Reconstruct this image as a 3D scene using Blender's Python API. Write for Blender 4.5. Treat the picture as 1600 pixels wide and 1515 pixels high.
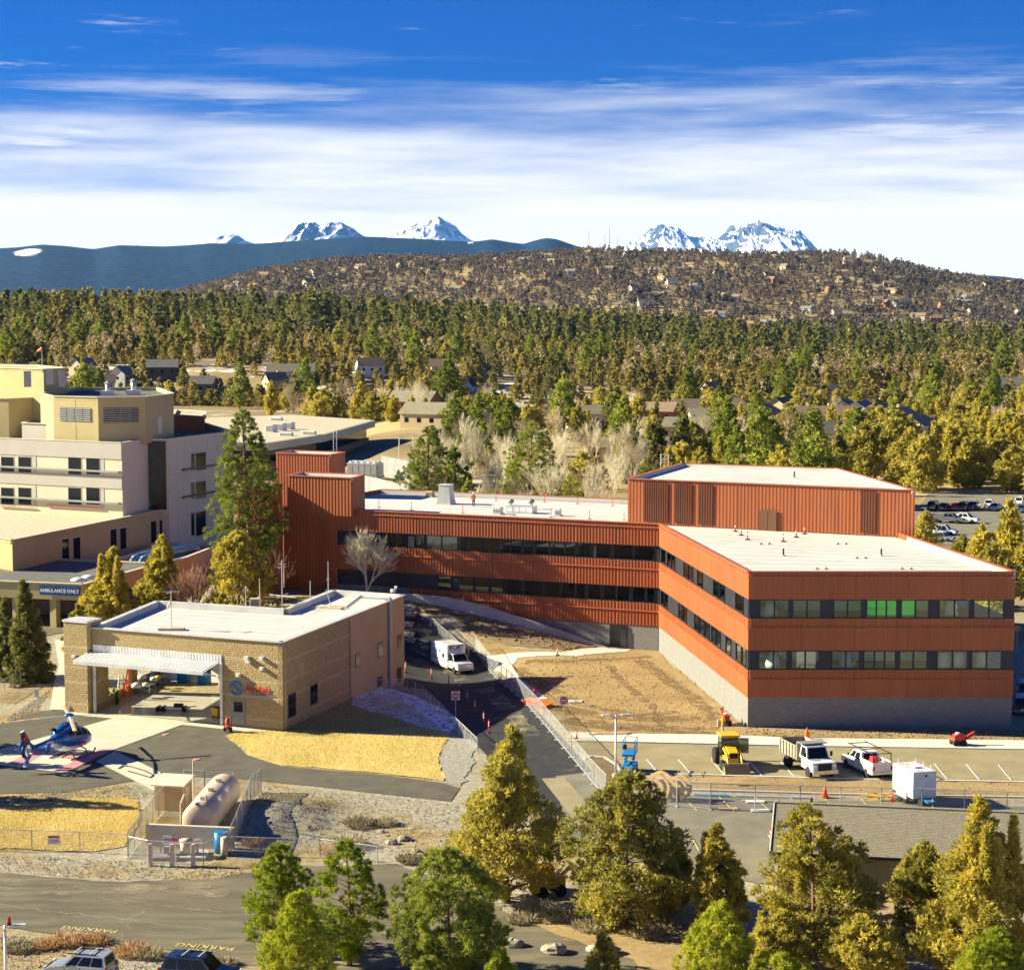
import bpy, bmesh, math, random
import numpy as np
from mathutils import Vector, Matrix
random.seed(7); RNG = np.random.default_rng(7)
S = bpy.context.scene
COL = S.collection
for o in list(bpy.data.objects): bpy.data.objects.remove(o)

# ------------------------------------------------------------------ camera
F = 3080.0; CX, CY = 800.0, 757.5; HOR = 486.0; CAMH = 40.0
TH = math.atan((CY - HOR) / F); CT, ST = math.cos(TH), math.sin(TH)
cd = bpy.data.cameras.new("camera"); cam = bpy.data.objects.new("camera", cd); COL.objects.link(cam)
cam.location = (0, 0, CAMH); cam.rotation_euler = (math.pi / 2 - TH, 0, 0)
cd.sensor_width = 36; cd.sensor_fit = 'HORIZONTAL'; cd.lens = F / 1600 * 36
cd.clip_start = 1.0; cd.clip_end = 120000
S.camera = cam
S.view_settings.view_transform = 'Standard'; S.view_settings.look = 'None'
S.view_settings.exposure = 1.65; S.view_settings.gamma = 1.0
S.cycles.use_denoising = True
S.cycles.max_bounces = 6; S.cycles.transparent_max_bounces = 16; S.cycles.volume_bounces = 0
S.cycles.diffuse_bounces = 3; S.cycles.glossy_bounces = 2; S.cycles.transmission_bounces = 3
# ------------------------------------------------------------------ sun and sky
SUN_EL = math.radians(25.5); SHA = math.radians(10)      # shadows fall right and a little towards the camera
LD = Vector((math.cos(SHA) * math.cos(SUN_EL), -math.sin(SHA) * math.cos(SUN_EL), -math.sin(SUN_EL)))
sl = bpy.data.lights.new("sun", 'SUN'); sl.energy = 4.7; sl.angle = math.radians(0.5); sl.color = (1.0, 0.91, 0.64)
so = bpy.data.objects.new("sun", sl); COL.objects.link(so); so.location = (-200, 100, 150)
so.rotation_euler = LD.to_track_quat('-Z', 'Y').to_euler()
Wd = bpy.data.worlds.new("World"); S.world = Wd; Wd.use_nodes = True
def build_world():
    nt = Wd.node_tree; nt.nodes.clear(); N = nt.nodes.new; L = nt.links.new
    out = N('ShaderNodeOutputWorld'); bg = N('ShaderNodeBackground'); bg.inputs[1].default_value = 0.10
    sky = N('ShaderNodeTexSky'); sky.sky_type = 'NISHITA'; sky.sun_disc = False
    sky.sun_elevation = SUN_EL; sky.sun_rotation = math.atan2(-LD.x, -LD.y)
    sky.altitude = 1100; sky.air_density = 1.0; sky.dust_density = 0.5; sky.ozone_density = 2.0
    tc = N('ShaderNodeTexCoord'); sep = N('ShaderNodeSeparateXYZ'); L(tc.outputs['Generated'], sep.inputs[0])
    def math_(op, a, b=None, c=None):
        n = N('ShaderNodeMath'); n.operation = op
        for i, v in enumerate((a, b, c)):
            if v is None: continue
            if isinstance(v, (int, float)): n.inputs[i].default_value = v
            else: L(v, n.inputs[i])
        return n.outputs[0]
    def noise(sx, sy, sz, scale, detail, rough, off=0.0):
        mp = N('ShaderNodeMapping'); mp.inputs['Scale'].default_value = (sx, sy, sz); mp.inputs['Location'].default_value = (off, off * .7, off * .3)
        mp.inputs['Rotation'].default_value = (0, math.radians(-3), 0)
        L(tc.outputs['Generated'], mp.inputs[0])
        n = N('ShaderNodeTexNoise'); n.inputs['Scale'].default_value = scale; n.inputs['Detail'].default_value = detail; n.inputs['Roughness'].default_value = rough
        L(mp.outputs[0], n.inputs['Vector']); return n.outputs[0]
    def ramp(v, a, b):
        n = N('ShaderNodeMapRange'); n.interpolation_type = 'SMOOTHSTEP'; n.inputs[1].default_value = a; n.inputs[2].default_value = b
        L(v, n.inputs[0]); return n.outputs[0]
    def mix(f, a, b, mode='MIX'):
        n = N('ShaderNodeMix'); n.data_type = 'RGBA'; n.blend_type = mode
        if isinstance(f, (int, float)): n.inputs[0].default_value = f
        else: L(f, n.inputs[0])
        for s, v in ((6, a), (7, b)):
            if isinstance(v, tuple): n.inputs[s].default_value = v
            else: L(v, n.inputs[s])
        return n.outputs[2]
    z = sep.outputs[2]
    blue = mix(1.0, sky.outputs[0], (0.0002, 0.098, 0.335, 1), 'MULTIPLY')
    # haze and cloud bank low down: the blue takes over from about 5 degrees
    n1 = noise(1.2, 1.2, 13, 3.2, 6, .58, 3.1)
    n2 = noise(1.5, 1.5, 22, 3.0, 8, .64, 8.3)
    n3 = noise(2.2, 2.2, 24, 4.0, 8, .70, 1.4)
    zz = math_('ADD', z, math_('MULTIPLY', math_('SUBTRACT', n1, .5), -.10))
    bank = math_('SUBTRACT', 1.0, ramp(zz, 0.052, 0.112))
    st = ramp(n2, .47, .70)
    stz = math_('MULTIPLY', math_('MULTIPLY', st, ramp(z, .14, .08)), .85)
    wisp = math_('MULTIPLY', math_('MULTIPLY', ramp(n3, .565, .75), ramp(n1, .42, .60)), .85)
    cl = math_('MAXIMUM', bank, math_('MAXIMUM', stz, wisp))
    cloud = mix(ramp(z, .02, .13), (4.5, 4.15, 3.7, 1), (3.6, 3.6, 3.5, 1))
    col = mix(cl, blue, cloud)
    L(col, bg.inputs[0]); L(bg.outputs[0], out.inputs[0])
build_world()

# ------------------------------------------------------------------ where things stand
E1 = Vector((0.927, -0.375, 0)); E2 = Vector((0.375, 0.927, 0))
def ray(px, py):
    u = (px - CX) / F; v = (CY - py) / F
    return Vector((u, CT + v * ST, -ST + v * CT))
def W(px, py, z=0.0):
    r = ray(px, py); t = (z - CAMH) / r.z
    return Vector((r.x * t, r.y * t, z))
def AtY(px, py, Y):
    r = ray(px, py); t = Y / r.y
    return Vector((r.x * t, Y, CAMH + r.z * t))
def sm(t):
    t = np.clip(t, 0, 1); return t * t * (3 - 2 * t)
BX = np.array([-900, -300, 0, 150, 280, 400, 500, 600, 700, 800, 900, 950, 1000, 1100, 1200, 1300, 1345, 1400, 1450, 1500, 1600, 1900, 2500.])
BY = np.array([500, 500, 495, 490, 462, 432, 415, 409, 410, 405, 400, 397, 400, 402, 404, 403, 404, 416, 430, 438, 449, 480, 510.])
def vnoise(x, y, seed=0):
    v = 0
    for k, (fx, fy, p) in enumerate(((1, .31, 0), (-.47, 1.1, 1.3), (1.7, -1.3, 2.1), (2.3, 2.9, .4), (-3.7, 2.1, 5))):
        v = v + np.sin(x * fx + y * fy + p + seed * 1.7 + np.sin(x * fy * .7 - y * fx * .6 + seed)) / (1 + .5 * k)
    return v / 3.1
def hgt(x, y):
    x = np.asarray(x, float); y = np.asarray(y, float)
    d = -((x - 17) * .375 + (y - 230) * .927)
    zw = 4.7 * (1 - sm((x + 11) / 25)) * (1 - .68 * sm((-x - 30) / 25))
    D = 13 + 34 * sm((-x - 16) / 8)
    z = zw * (1 - sm(d / D))
    z = np.where((y > 262) & (x > -20), z * (1 - sm((y - 262) / 60)), z)
    z = z - 1.7 * np.exp(-((x + 7) / 8.0) ** 2 - ((y - 221) / 20.0) ** 2)
    z = z + 1.3 * np.exp(-((x + 18.8) / 4.0) ** 2 - ((y - 153) / 5.5) ** 2) * (1 + .45 * vnoise(x * .75, y * .6, 2))          # gravel mound
    z = z - .5 * np.exp(-((x + 22) / 30) ** 2 - ((y - 128) / 14) ** 2)
    z = z + .07 * vnoise(x * .55, y * .55) * np.exp(-((y - 150) / 60.0) ** 4) * 0.4
    # farther off: canyon, bench with the pine forest, butte
    a = 800 + 3080 * x / np.maximum(y, 1)
    z = z - 13 * np.exp(-((y - 890 - 30 * np.sin(a / 170)) / 60) ** 2)
    plain = -4 + 32 * (1 - sm((a - 300) / 1100))
    z = z + plain * (.38 * sm((y - 915) / 130) + .62 * sm((y - 1000) / 1000))
    by = np.interp(a, BX, BY)
    top = 40 + 3800 * (486 - by) / 3080
    t = sm((y - 2450) / 1350)
    t = t + .10 * np.sin(t * math.pi) * vnoise(a / 90., y / 260.)
    z = np.where(y > 2450, z * (1 - t) + np.maximum(top, -60) * t, z)
    z = np.where(y > 3900, z - (y - 3900) * .12, z)
    return z
def h1(x, y): return float(hgt(x, y))
def G(px, py, off=0.0):
    z = 0.0
    for _ in range(14):
        p = W(px, py, z) if z < CAMH - 1 else AtY(px, py, 2000)
        z = .5 * z + .5 * h1(p.x, p.y)
    p = W(px, py, z); return Vector((p.x, p.y, h1(p.x, p.y) + off))

# ------------------------------------------------------------------ materials
MATS = {}
def M(name, rgb=(.5, .5, .5), rough=.75, rgb2=None, scale=1.0, var=.12, detail=5, bump=0.0, bscale=None, metal=0.0, spec=.35, emit=None, alpha=None, thr=(.35, .65), trans=0.0, stretch=None, coat=0.0, wear=None, ovar=0.0):
    if name in MATS: return MATS[name]
    m = bpy.data.materials.new(name); m.use_nodes = True; nt = m.node_tree; N = nt.nodes.new; L = nt.links.new
    b = nt.nodes['Principled BSDF']; outn = nt.nodes['Material Output']
    b.inputs['Roughness'].default_value = rough; b.inputs['Metallic'].default_value = metal
    b.inputs['Specular IOR Level'].default_value = spec; b.inputs['Coat Weight'].default_value = coat
    geo = N('ShaderNodeNewGeometry'); vec = geo.outputs['Position']
    if stretch:
        mp = N('ShaderNodeMapping'); mp.inputs['Scale'].default_value = stretch; L(vec, mp.inputs[0]); vec = mp.outputs[0]
    n = N('ShaderNodeTexNoise'); n.inputs['Scale'].default_value = scale; n.inputs['Detail'].default_value = detail; n.inputs['Roughness'].default_value = .6; L(vec, n.inputs['Vector'])
    mr = N('ShaderNodeMapRange'); mr.inputs[1].default_value = thr[0]; mr.inputs[2].default_value = thr[1]; L(n.outputs[0], mr.inputs[0])
    mx = N('ShaderNodeMix'); mx.data_type = 'RGBA'; L(mr.outputs[0], mx.inputs[0])
    c2 = rgb2 or tuple(c * (1 + var) for c in rgb); c1 = rgb if rgb2 else tuple(c * (1 - var) for c in rgb)
    mx.inputs[6].default_value = (*c1, 1); mx.inputs[7].default_value = (*c2, 1)
    src = mx.outputs[2]
    if wear:                                    # (rgb, scale, lo, hi): patches of another colour
        n3 = N('ShaderNodeTexNoise'); n3.inputs['Scale'].default_value = wear[1]; n3.inputs['Detail'].default_value = 7; n3.inputs['Roughness'].default_value = .65; L(vec, n3.inputs['Vector'])
        r3 = N('ShaderNodeMapRange'); r3.inputs[1].default_value = wear[2]; r3.inputs[2].default_value = wear[3]; L(n3.outputs[0], r3.inputs[0])
        m3 = N('ShaderNodeMix'); m3.data_type = 'RGBA'; L(r3.outputs[0], m3.inputs[0]); L(src, m3.inputs[6]); m3.inputs[7].default_value = (*wear[0], 1); src = m3.outputs[2]
    if ovar:
        oi = N('ShaderNodeObjectInfo'); r5 = N('ShaderNodeMapRange'); r5.inputs[3].default_value = 1 - ovar; r5.inputs[4].default_value = 1 + ovar; L(oi.outputs['Random'], r5.inputs[0])
        m5 = N('ShaderNodeVectorMath'); m5.operation = 'SCALE'; L(src, m5.inputs[0]); L(r5.outputs[0], m5.inputs['Scale']); src = m5.outputs[0]
    L(src, b.inputs['Base Color'])
    if bump:
        n2 = N('ShaderNodeTexNoise'); n2.inputs['Scale'].default_value = bscale or scale * 4; n2.inputs['Detail'].default_value = 4; L(vec, n2.inputs['Vector'])
        bp = N('ShaderNodeBump'); bp.inputs['Strength'].default_value = min(1, bump); bp.inputs['Distance'].default_value = .05 * max(1, bump); L(n2.outputs[0], bp.inputs['Height']); L(bp.outputs[0], b.inputs['Normal'])
    if emit: b.inputs['Emission Color'].default_value = (*emit[:3], 1); b.inputs['Emission Strength'].default_value = emit[3]
    if trans:
        tr = N('ShaderNodeBsdfTranslucent'); L(src, tr.inputs[0]); ms = N('ShaderNodeMixShader'); ms.inputs[0].default_value = trans
        L(b.outputs[0], ms.inputs[1]); L(tr.outputs[0], ms.inputs[2]); L(ms.outputs[0], outn.inputs[0])
    if alpha is not None:
        tp = N('ShaderNodeBsdfTransparent'); ms = N('ShaderNodeMixShader')
        if isinstance(alpha, tuple):
            n4 = N('ShaderNodeTexNoise'); n4.inputs['Scale'].default_value = alpha[0]; n4.inputs['Detail'].default_value = 6; n4.inputs['Roughness'].default_value = .7; L(geo.outputs['Position'], n4.inputs['Vector'])
            r4 = N('ShaderNodeMapRange'); r4.inputs[1].default_value = alpha[1]; r4.inputs[2].default_value = alpha[2]; L(n4.outputs[0], r4.inputs[0]); L(r4.outputs[0], ms.inputs[0])
        else: ms.inputs[0].default_value = alpha
        L(tp.outputs[0], ms.inputs[1]); L(b.outputs[0], ms.inputs[2]); L(ms.outputs[0], outn.inputs[0])
    MATS[name] = m; return m
def leafmat(name, c1, c2, c3, trans=.3):
    m = bpy.data.materials.new(name); m.use_nodes = True; nt = m.node_tree; N = nt.nodes.new; L = nt.links.new
    b = nt.nodes['Principled BSDF']; b.inputs['Roughness'].default_value = .7; b.inputs['Specular IOR Level'].default_value = .2
    at = N('ShaderNodeAttribute'); at.attribute_name = 'tint'
    oi = N('ShaderNodeObjectInfo'); ad = N('ShaderNodeMath'); ad.operation = 'MULTIPLY_ADD'; L(oi.outputs['Random'], ad.inputs[0]); ad.inputs[1].default_value = .5; 
    ad2 = N('ShaderNodeMath'); ad2.operation = 'SUBTRACT'; L(at.outputs['Fac'], ad2.inputs[0]); ad2.inputs[1].default_value = .25; L(ad2.outputs[0], ad.inputs[2])
    cr = N('ShaderNodeValToRGB'); e = cr.color_ramp.elements; e[0].position = 0.0; e[0].color = (*c1, 1); e[1].position = 1; e[1].color = (*c3, 1)
    k = e.new(.5); k.color = (*c2, 1); L(ad.outputs[0], cr.inputs[0]); L(cr.outputs[0], b.inputs['Base Color'])
    tr = N('ShaderNodeBsdfTranslucent'); L(cr.outputs[0], tr.inputs[0]); ms = N('ShaderNodeMixShader'); ms.inputs[0].default_value = trans
    L(b.outputs[0], ms.inputs[1]); L(tr.outputs[0], ms.inputs[2]); L(ms.outputs[0], nt.nodes['Material Output'].inputs[0])
    MATS[name] = m; return m
def glassmat(name, tint, refl=.12, clear=.85):
    m = bpy.data.materials.new(name); m.use_nodes = True; nt = m.node_tree; nt.nodes.clear(); N = nt.nodes.new; L = nt.links.new
    out = N('ShaderNodeOutputMaterial'); tp = N('ShaderNodeBsdfTransparent'); tp.inputs[0].default_value = (*[c * clear for c in tint], 1)
    gl = N('ShaderNodeBsdfGlossy'); gl.inputs['Roughness'].default_value = .03; gl.inputs[0].default_value = (.9, 1, .95, 1)
    lw = N('ShaderNodeFresnel'); lw.inputs[0].default_value = 1.5; ad = N('ShaderNodeMath'); ad.operation = 'ADD'; ad.use_clamp = True; L(lw.outputs[0], ad.inputs[0]); ad.inputs[1].default_value = refl
    ms = N('ShaderNodeMixShader'); L(ad.outputs[0], ms.inputs[0]); L(tp.outputs[0], ms.inputs[1]); L(gl.outputs[0], ms.inputs[2]); L(ms.outputs[0], out.inputs[0])
    MATS[name] = m; return m
def blockmat(name, c1, c2, cm, bw=.4, bh=.2, rough_bump=.6, bands=None):
    # masonry courses on a vertical wall: brick texture on (distance along wall, height)
    m = bpy.data.materials.new(name); m.use_nodes = True; nt = m.node_tree; N = nt.nodes.new; L = nt.links.new
    b = nt.nodes['Principled BSDF']; b.inputs['Roughness'].default_value = .9; b.inputs['Specular IOR Level'].default_value = .2
    tc = N('ShaderNodeNewGeometry'); sp = N('ShaderNodeSeparateXYZ'); L(tc.outputs['Position'], sp.inputs[0])
    ns = N('ShaderNodeSeparateXYZ'); L(tc.outputs['True Normal'], ns.inputs[0])
    def mm(op, a, bb):
        n = N('ShaderNodeMath'); n.operation = op
        for i, v in enumerate((a, bb)):
            if isinstance(v, (int, float)): n.inputs[i].default_value = v
            else: L(v, n.inputs[i])
        return n.outputs[0]
    along = mm('SUBTRACT', mm('MULTIPLY', sp.outputs[0], ns.outputs[1]), mm('MULTIPLY', sp.outputs[1], ns.outputs[0]))
    cb = N('ShaderNodeCombineXYZ'); L(along, cb.inputs[0]); L(sp.outputs[2], cb.inputs[1])
    br = N('ShaderNodeTexBrick'); L(cb.outputs[0], br.inputs['Vector']); br.inputs['Scale'].default_value = 1
    br.inputs['Brick Width'].default_value = bw; br.inputs['Row Height'].default_value = bh; br.inputs['Mortar Size'].default_value = .012; br.inputs['Bias'].default_value = 0
    br.inputs['Color1'].default_value = (*c1, 1); br.inputs['Color2'].default_value = (*c2, 1); br.inputs['Mortar'].default_value = (*cm, 1)
    src = br.outputs[0]
    if bands:
        for z0, z1, cc in bands:
            f = mm('MULTIPLY', mm('GREATER_THAN', sp.outputs[2], z0), mm('LESS_THAN', sp.outputs[2], z1))
            mx = N('ShaderNodeMix'); mx.data_type = 'RGBA'; L(f, mx.inputs[0]); L(src, mx.inputs[6]); mx.inputs[7].default_value = (*cc, 1); src = mx.outputs[2]
    L(src, b.inputs['Base Color'])
    nz = N('ShaderNodeTexNoise'); nz.inputs['Scale'].default_value = 7.0; nz.inputs['Detail'].default_value = 3; L(tc.outputs['Position'], nz.inputs['Vector'])
    hh = mm('ADD', mm('MULTIPLY', nz.outputs[0], 1.0), mm('MULTIPLY', br.outputs['Fac'], -.3))
    bp = N('ShaderNodeBump'); bp.inputs['Strength'].default_value = rough_bump; bp.inputs['Distance'].default_value = .11; L(hh, bp.inputs['Height']); L(bp.outputs[0], b.inputs['Normal'])
    MATS[name] = m; return m

# ------------------------------------------------------------------ mesh helpers
def link(o, parent=None):
    COL.objects.link(o)
    if parent: o.parent = parent
    return o
def thing(name, label, cat, loc=(0, 0, 0), rz=0.0, group=None, scale=None):
    o = bpy.data.objects.new(name, None); link(o); o.location = loc; o.rotation_euler = (0, 0, rz); o.empty_display_size = .2
    if scale: o.scale = (scale,) * 3 if not isinstance(scale, tuple) else scale
    o['label'] = label; o['category'] = cat
    if group: o['group'] = group
    return o
def tag(o, label, cat, group=None):
    o['label'] = label; o['category'] = cat
    if group: o['group'] = group
    return o
def kind(o, k): o['kind'] = k; return o
def pmat(o):
    return Matrix.LocRotScale(o.location, o.rotation_euler, o.scale)
class MB:
    def __init__(s): s.v = []; s.f = []; s.X = None
    def pt(s, p):
        p = Vector(p)
        s.v.append(tuple(s.X @ p) if s.X else tuple(p)); return len(s.v) - 1
    def poly(s, pts): s.f.append([s.pt(p) for p in pts]); return s
    def quad(s, a, b, c, d): return s.poly((a, b, c, d))
    def box(s, c, d, rz=0.0, taper=1.0, rot=None):
        R = rot if rot is not None else Matrix.Rotation(rz, 3, 'Z'); c = Vector(c); i = []
        for z in (-.5, .5):
            k = taper if z > 0 else 1
            for x, y in ((-.5, -.5), (.5, -.5), (.5, .5), (-.5, .5)):
                i.append(s.pt(c + R @ Vector((x * d[0] * k, y * d[1] * k, z * d[2]))))
        s.f += [[i[3], i[2], i[1], i[0]], i[4:8], [i[0], i[1], i[5], i[4]], [i[1], i[2], i[6], i[5]], [i[2], i[3], i[7], i[6]], [i[3], i[0], i[4], i[7]]]
        return s
    def beam(s, a, b, w, h=None):
        a = Vector(a); b = Vector(b); d = b - a; L = d.length
        q = d.to_track_quat('X', 'Z').to_matrix()
        return s.box((a + b) / 2, (L, w, h or w), rot=q)
    def prism(s, pts, z0, z1, cap=True):
        n = len(pts); lo = [s.pt((p[0], p[1], z0 if not callable(z0) else z0(p))) for p in pts]; hi = [s.pt((p[0], p[1], z1 if not callable(z1) else z1(p))) for p in pts]
        for k in range(n): s.f.append([lo[k], lo[(k + 1) % n], hi[(k + 1) % n], hi[k]])
        if cap: s.f.append(lo[::-1]); s.f.append(hi)
        return s
    def tube(s, a, b, r0, r1=None, n=8, cap=True):
        a = Vector(a); b = Vector(b); r1 = r0 if r1 is None else r1
        d = (b - a).normalized(); u = d.orthogonal().normalized(); w = d.cross(u)
        A = []; B = []
        for k in range(n):
            t = 2 * math.pi * k / n; e = u * math.cos(t) + w * math.sin(t)
            A.append(s.pt(a + e * r0)); B.append(s.pt(b + e * r1))
        for k in range(n): s.f.append([A[k], A[(k + 1) % n], B[(k + 1) % n], B[k]])
        if cap: s.f.append(A[::-1]); s.f.append(B)
        return s
    def path(s, pts, r, n=6):
        for a, b in zip(pts, pts[1:]): s.tube(a, b, r, r, n)
        return s
    def rings(s, rings, cap=True, close=True):
        I = [[s.pt(p) for p in r] for r in rings]; n = len(I[0])
        for a, b in zip(I, I[1:]):
            for k in range(n if close else n - 1): s.f.append([a[k], a[(k + 1) % n], b[(k + 1) % n], b[k]])
        if cap: s.f.append(I[0][::-1]); s.f.append(I[-1])
        return s
    def ball(s, c, r, nu=10, nv=6, sc=(1, 1, 1)):
        c = Vector(c); R = []
        for j in range(nv + 1):
            t = math.pi * (j / nv); t = min(max(t, .08), math.pi - .08)
            R.append([c + Vector((r * sc[0] * math.sin(t) * math.cos(2 * math.pi * k / nu), r * sc[1] * math.sin(t) * math.sin(2 * math.pi * k / nu), r * sc[2] * -math.cos(t))) for k in range(nu)])
        return s.rings(R)
    def mesh(s, name, mat=None, smooth=False, inv=None):
        m = bpy.data.meshes.new(name); vs = [tuple(inv @ Vector(p)) for p in s.v] if inv is not None else s.v
        m.from_pydata(vs, [], s.f); m.update()
        if mat: m.materials.append(mat if not isinstance(mat, str) else MATS[mat])
        if smooth: m.shade_smooth()
        return m
    def build(s, name, mat, parent=None, smooth=False, world=False):
        inv = pmat(parent).inverted() if (world and parent) else None
        o = bpy.data.objects.new(name, s.mesh(name, mat, smooth, inv)); return link(o, parent)
def bevel(o, w=.03, seg=2, ang=40):
    b = o.modifiers.new("bevel", 'BEVEL'); b.width = w; b.segments = seg; b.limit_method = 'ANGLE'; b.angle_limit = math.radians(ang); return o
def place(mesh, name, parent=None, loc=(0, 0, 0), rz=0, mat=None):
    o = bpy.data.objects.new(name, mesh); link(o, parent); o.location = loc; o.rotation_euler = (0, 0, rz)
    if mat: o.material_slots[0].link = 'OBJECT'; o.material_slots[0].material = MATS[mat] if isinstance(mat, str) else mat
    return o
def dup(root, loc, rz=0.0, scale=None, label=None, group=None):
    r = root.copy(); COL.objects.link(r); r.location = loc; r.rotation_euler = (0, 0, rz)
    if scale: r.scale = (scale,) * 3 if not isinstance(scale, tuple) else scale
    if label: r['label'] = label
    if group: r['group'] = group
    for ch in root.children:
        c = ch.copy(); COL.objects.link(c); c.parent = r
        for g in ch.children:
            e = g.copy(); COL.objects.link(e); e.parent = c
    return r
def arr_mesh(name, verts, faces_flat, nper, mat, tint=None, smooth=False):
    m = bpy.data.meshes.new(name); nv = len(verts); nf = len(faces_flat) // nper
    m.vertices.add(nv); m.vertices.foreach_set('co', np.ascontiguousarray(verts, np.float32).ravel())
    m.loops.add(nf * nper); m.loops.foreach_set('vertex_index', np.ascontiguousarray(faces_flat, np.int32))
    m.polygons.add(nf); m.polygons.foreach_set('loop_start', np.arange(0, nf * nper, nper, dtype=np.int32))
    m.update(calc_edges=True)
    if tint is not None:
        a = m.attributes.new('tint', 'FLOAT', 'POINT'); a.data.foreach_set('value', np.ascontiguousarray(tint, np.float32))
    m.materials.append(MATS[mat] if isinstance(mat, str) else mat)
    if smooth: m.shade_smooth()
    return m
ROUGH_EDGE = ('lawn', 'snow_patch', 'gravel_bank', 'dirt_yard', 'dirt_slope', 'dirt_median', 'dirt_bank', 'earth_mound', 'tyre_track', 'foreground_road')
def sheet(name, pts, mat, off, step=2.0, k='structure', parent=None, world=True):
    """a surface laid on the ground: outline in plan, cut into strips and draped"""
    if name in ROUGH_EDGE:
        rr = random.Random(len(pts) * 7 + int(pts[0][0])); q = []
        for i, a in enumerate(pts):
            b = pts[(i + 1) % len(pts)]; a = Vector((a[0], a[1])); b = Vector((b[0], b[1])); n = max(1, int((b - a).length / .6)); nn = Vector((a.y - b.y, b.x - a.x)).normalized(); w = 0.0
            for j in range(n):
                w = w * .6 + rr.gauss(0, .13); q.append(a.lerp(b, j / n) + nn * (w if 0 < j else 0))
        pts = q
    bm = bmesh.new(); vs = [bm.verts.new((p[0], p[1], 0)) for p in pts]; bm.faces.new(vs)
    xs = [p[0] for p in pts]; ys = [p[1] for p in pts]
    for ax, lo, hi in ((0, min(xs), max(xs)), (1, min(ys), max(ys))):
        t = math.ceil(lo / step) * step
        while t < hi:
            co = (t, 0, 0) if ax == 0 else (0, t, 0); no = (1, 0, 0) if ax == 0 else (0, 1, 0)
            bmesh.ops.bisect_plane(bm, geom=bm.verts[:] + bm.edges[:] + bm.faces[:], plane_co=co, plane_no=no); t += step
    bmesh.ops.triangulate(bm, faces=[f for f in bm.faces if len(f.verts) > 4])
    for v in bm.verts: v.co.z = h1(v.co.x, v.co.y) + off
    bmesh.ops.recalc_face_normals(bm, faces=bm.faces)
    if sum(f.normal.z for f in bm.faces) < 0: bmesh.ops.reverse_faces(bm, faces=bm.faces)
    m = bpy.data.meshes.new(name); bm.to_mesh(m); bm.free(); m.materials.append(MATS[mat]); m.shade_smooth()
    o = bpy.data.objects.new(name, m); link(o, parent)
    if k: kind(o, k)
    return o
def pxy(*pp): return [G(a, b) for a, b in pp]
def offset_poly(pts, d):
    """move every edge of a plan outline inwards by d"""
    n = len(pts); P = [Vector((p[0], p[1])) for p in pts]
    area = sum(P[i].x * P[(i + 1) % n].y - P[(i + 1) % n].x * P[i].y for i in range(n)); sgn = 1 if area > 0 else -1
    out = []
    for i in range(n):
        a, b, c = P[i - 1], P[i], P[(i + 1) % n]
        d1 = (b - a).normalized(); d2 = (c - b).normalized()
        n1 = Vector((-d1.y, d1.x)) * sgn; n2 = Vector((-d2.y, d2.x)) * sgn
        den = d1.x * d2.y - d1.y * d2.x
        if abs(den) < 1e-5: out.append(b + n1 * d); continue
        q = (b + n2 * d) - (a + n1 * d); t = (q.x * d2.y - q.y * d2.x) / den
        out.append(a + n1 * d + d1 * t)
    return [(p.x, p.y) for p in out]
def text_mesh(txt, size, mat, depth=.01, bold=0.0, space=1.0):
    c = bpy.data.curves.new("lettering", 'FONT'); c.body = txt; c.size = size; c.align_x = 'CENTER'; c.align_y = 'CENTER'; c.extrude = depth; c.offset = bold; c.space_character = space; c.resolution_u = 3
    o = bpy.data.objects.new("lettering", c); COL.objects.link(o)
    dg = bpy.context.evaluated_depsgraph_get(); m = bpy.data.meshes.new_from_object(o.evaluated_get(dg))
    bpy.data.objects.remove(o); m.materials.clear(); m.materials.append(MATS[mat]); return m
def lettering(txt, size, mat, parent, loc, xdir, up=(0, 0, 1), name='lettering', **kw):
    """flat text standing on a plane: xdir is the reading direction"""
    o = bpy.data.objects.new(name, text_mesh(txt, size, mat, **kw)); link(o, parent)
    x = Vector(xdir).normalized(); u = Vector(up).normalized(); z = x.cross(u)
    R = Matrix((x, u, z)).transposed().to_4x4(); R.translation = Vector(loc)
    if parent: R = pmat(parent).inverted() @ R
    o.matrix_local = R
    return o
def wall_pt(A, B, px, py):
    """where the sight line through a pixel meets the upright plane over A-B: (distance along, height)"""
    r = ray(px, py); A = Vector((A[0], A[1], 0)); B = Vector((B[0], B[1], 0)); d = (B - A).normalized(); n = Vector((-d.y, d.x, 0))
    t = A.dot(n) / r.dot(n); p = Vector((0, 0, CAMH)) + r * t
    return (p - A).dot(d), p.z
# ------------------------------------------------------------------ palette
M('asphalt_old', (.10, .088, .058), .9, (.17, .145, .095), .35, bump=.25, bscale=14, wear=((.32, .26, .15), .12, .52, .80), stretch=(.5, 2.2, 1))
M('asphalt_dark', (.085, .078, .056), .9, (.125, .112, .08), .5, bump=.2, bscale=16)
M('asphalt_new', (.022, .022, .026), .85, (.04, .04, .043), .8, bump=.2, bscale=18, wear=((.16, .135, .09), .22, .58, .75))
M('asphalt_lot', (.25, .21, .115), .9, (.32, .27, .155), .4, bump=.2, bscale=14, wear=((.36, .29, .17), .15, .55, .78))
M('asphalt_lower', (.16, .15, .11), .9, (.22, .20, .145), .35, bump=.2, bscale=14)
M('concrete', (.50, .47, .36), .85, (.58, .54, .43), .5, bump=.1, bscale=8)
M('concrete_grey', (.42, .41, .38), .85, (.50, .48, .44), .8, bump=.15, bscale=6)
M('kerb', (.60, .56, .47), .8, (.70, .66, .56), 1.2)
M('paint_white', (.80, .79, .74), .7, (.62, .60, .54), 3)
M('paint_pink', (.50, .20, .24), .7, (.62, .30, .32), 1.2)
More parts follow.
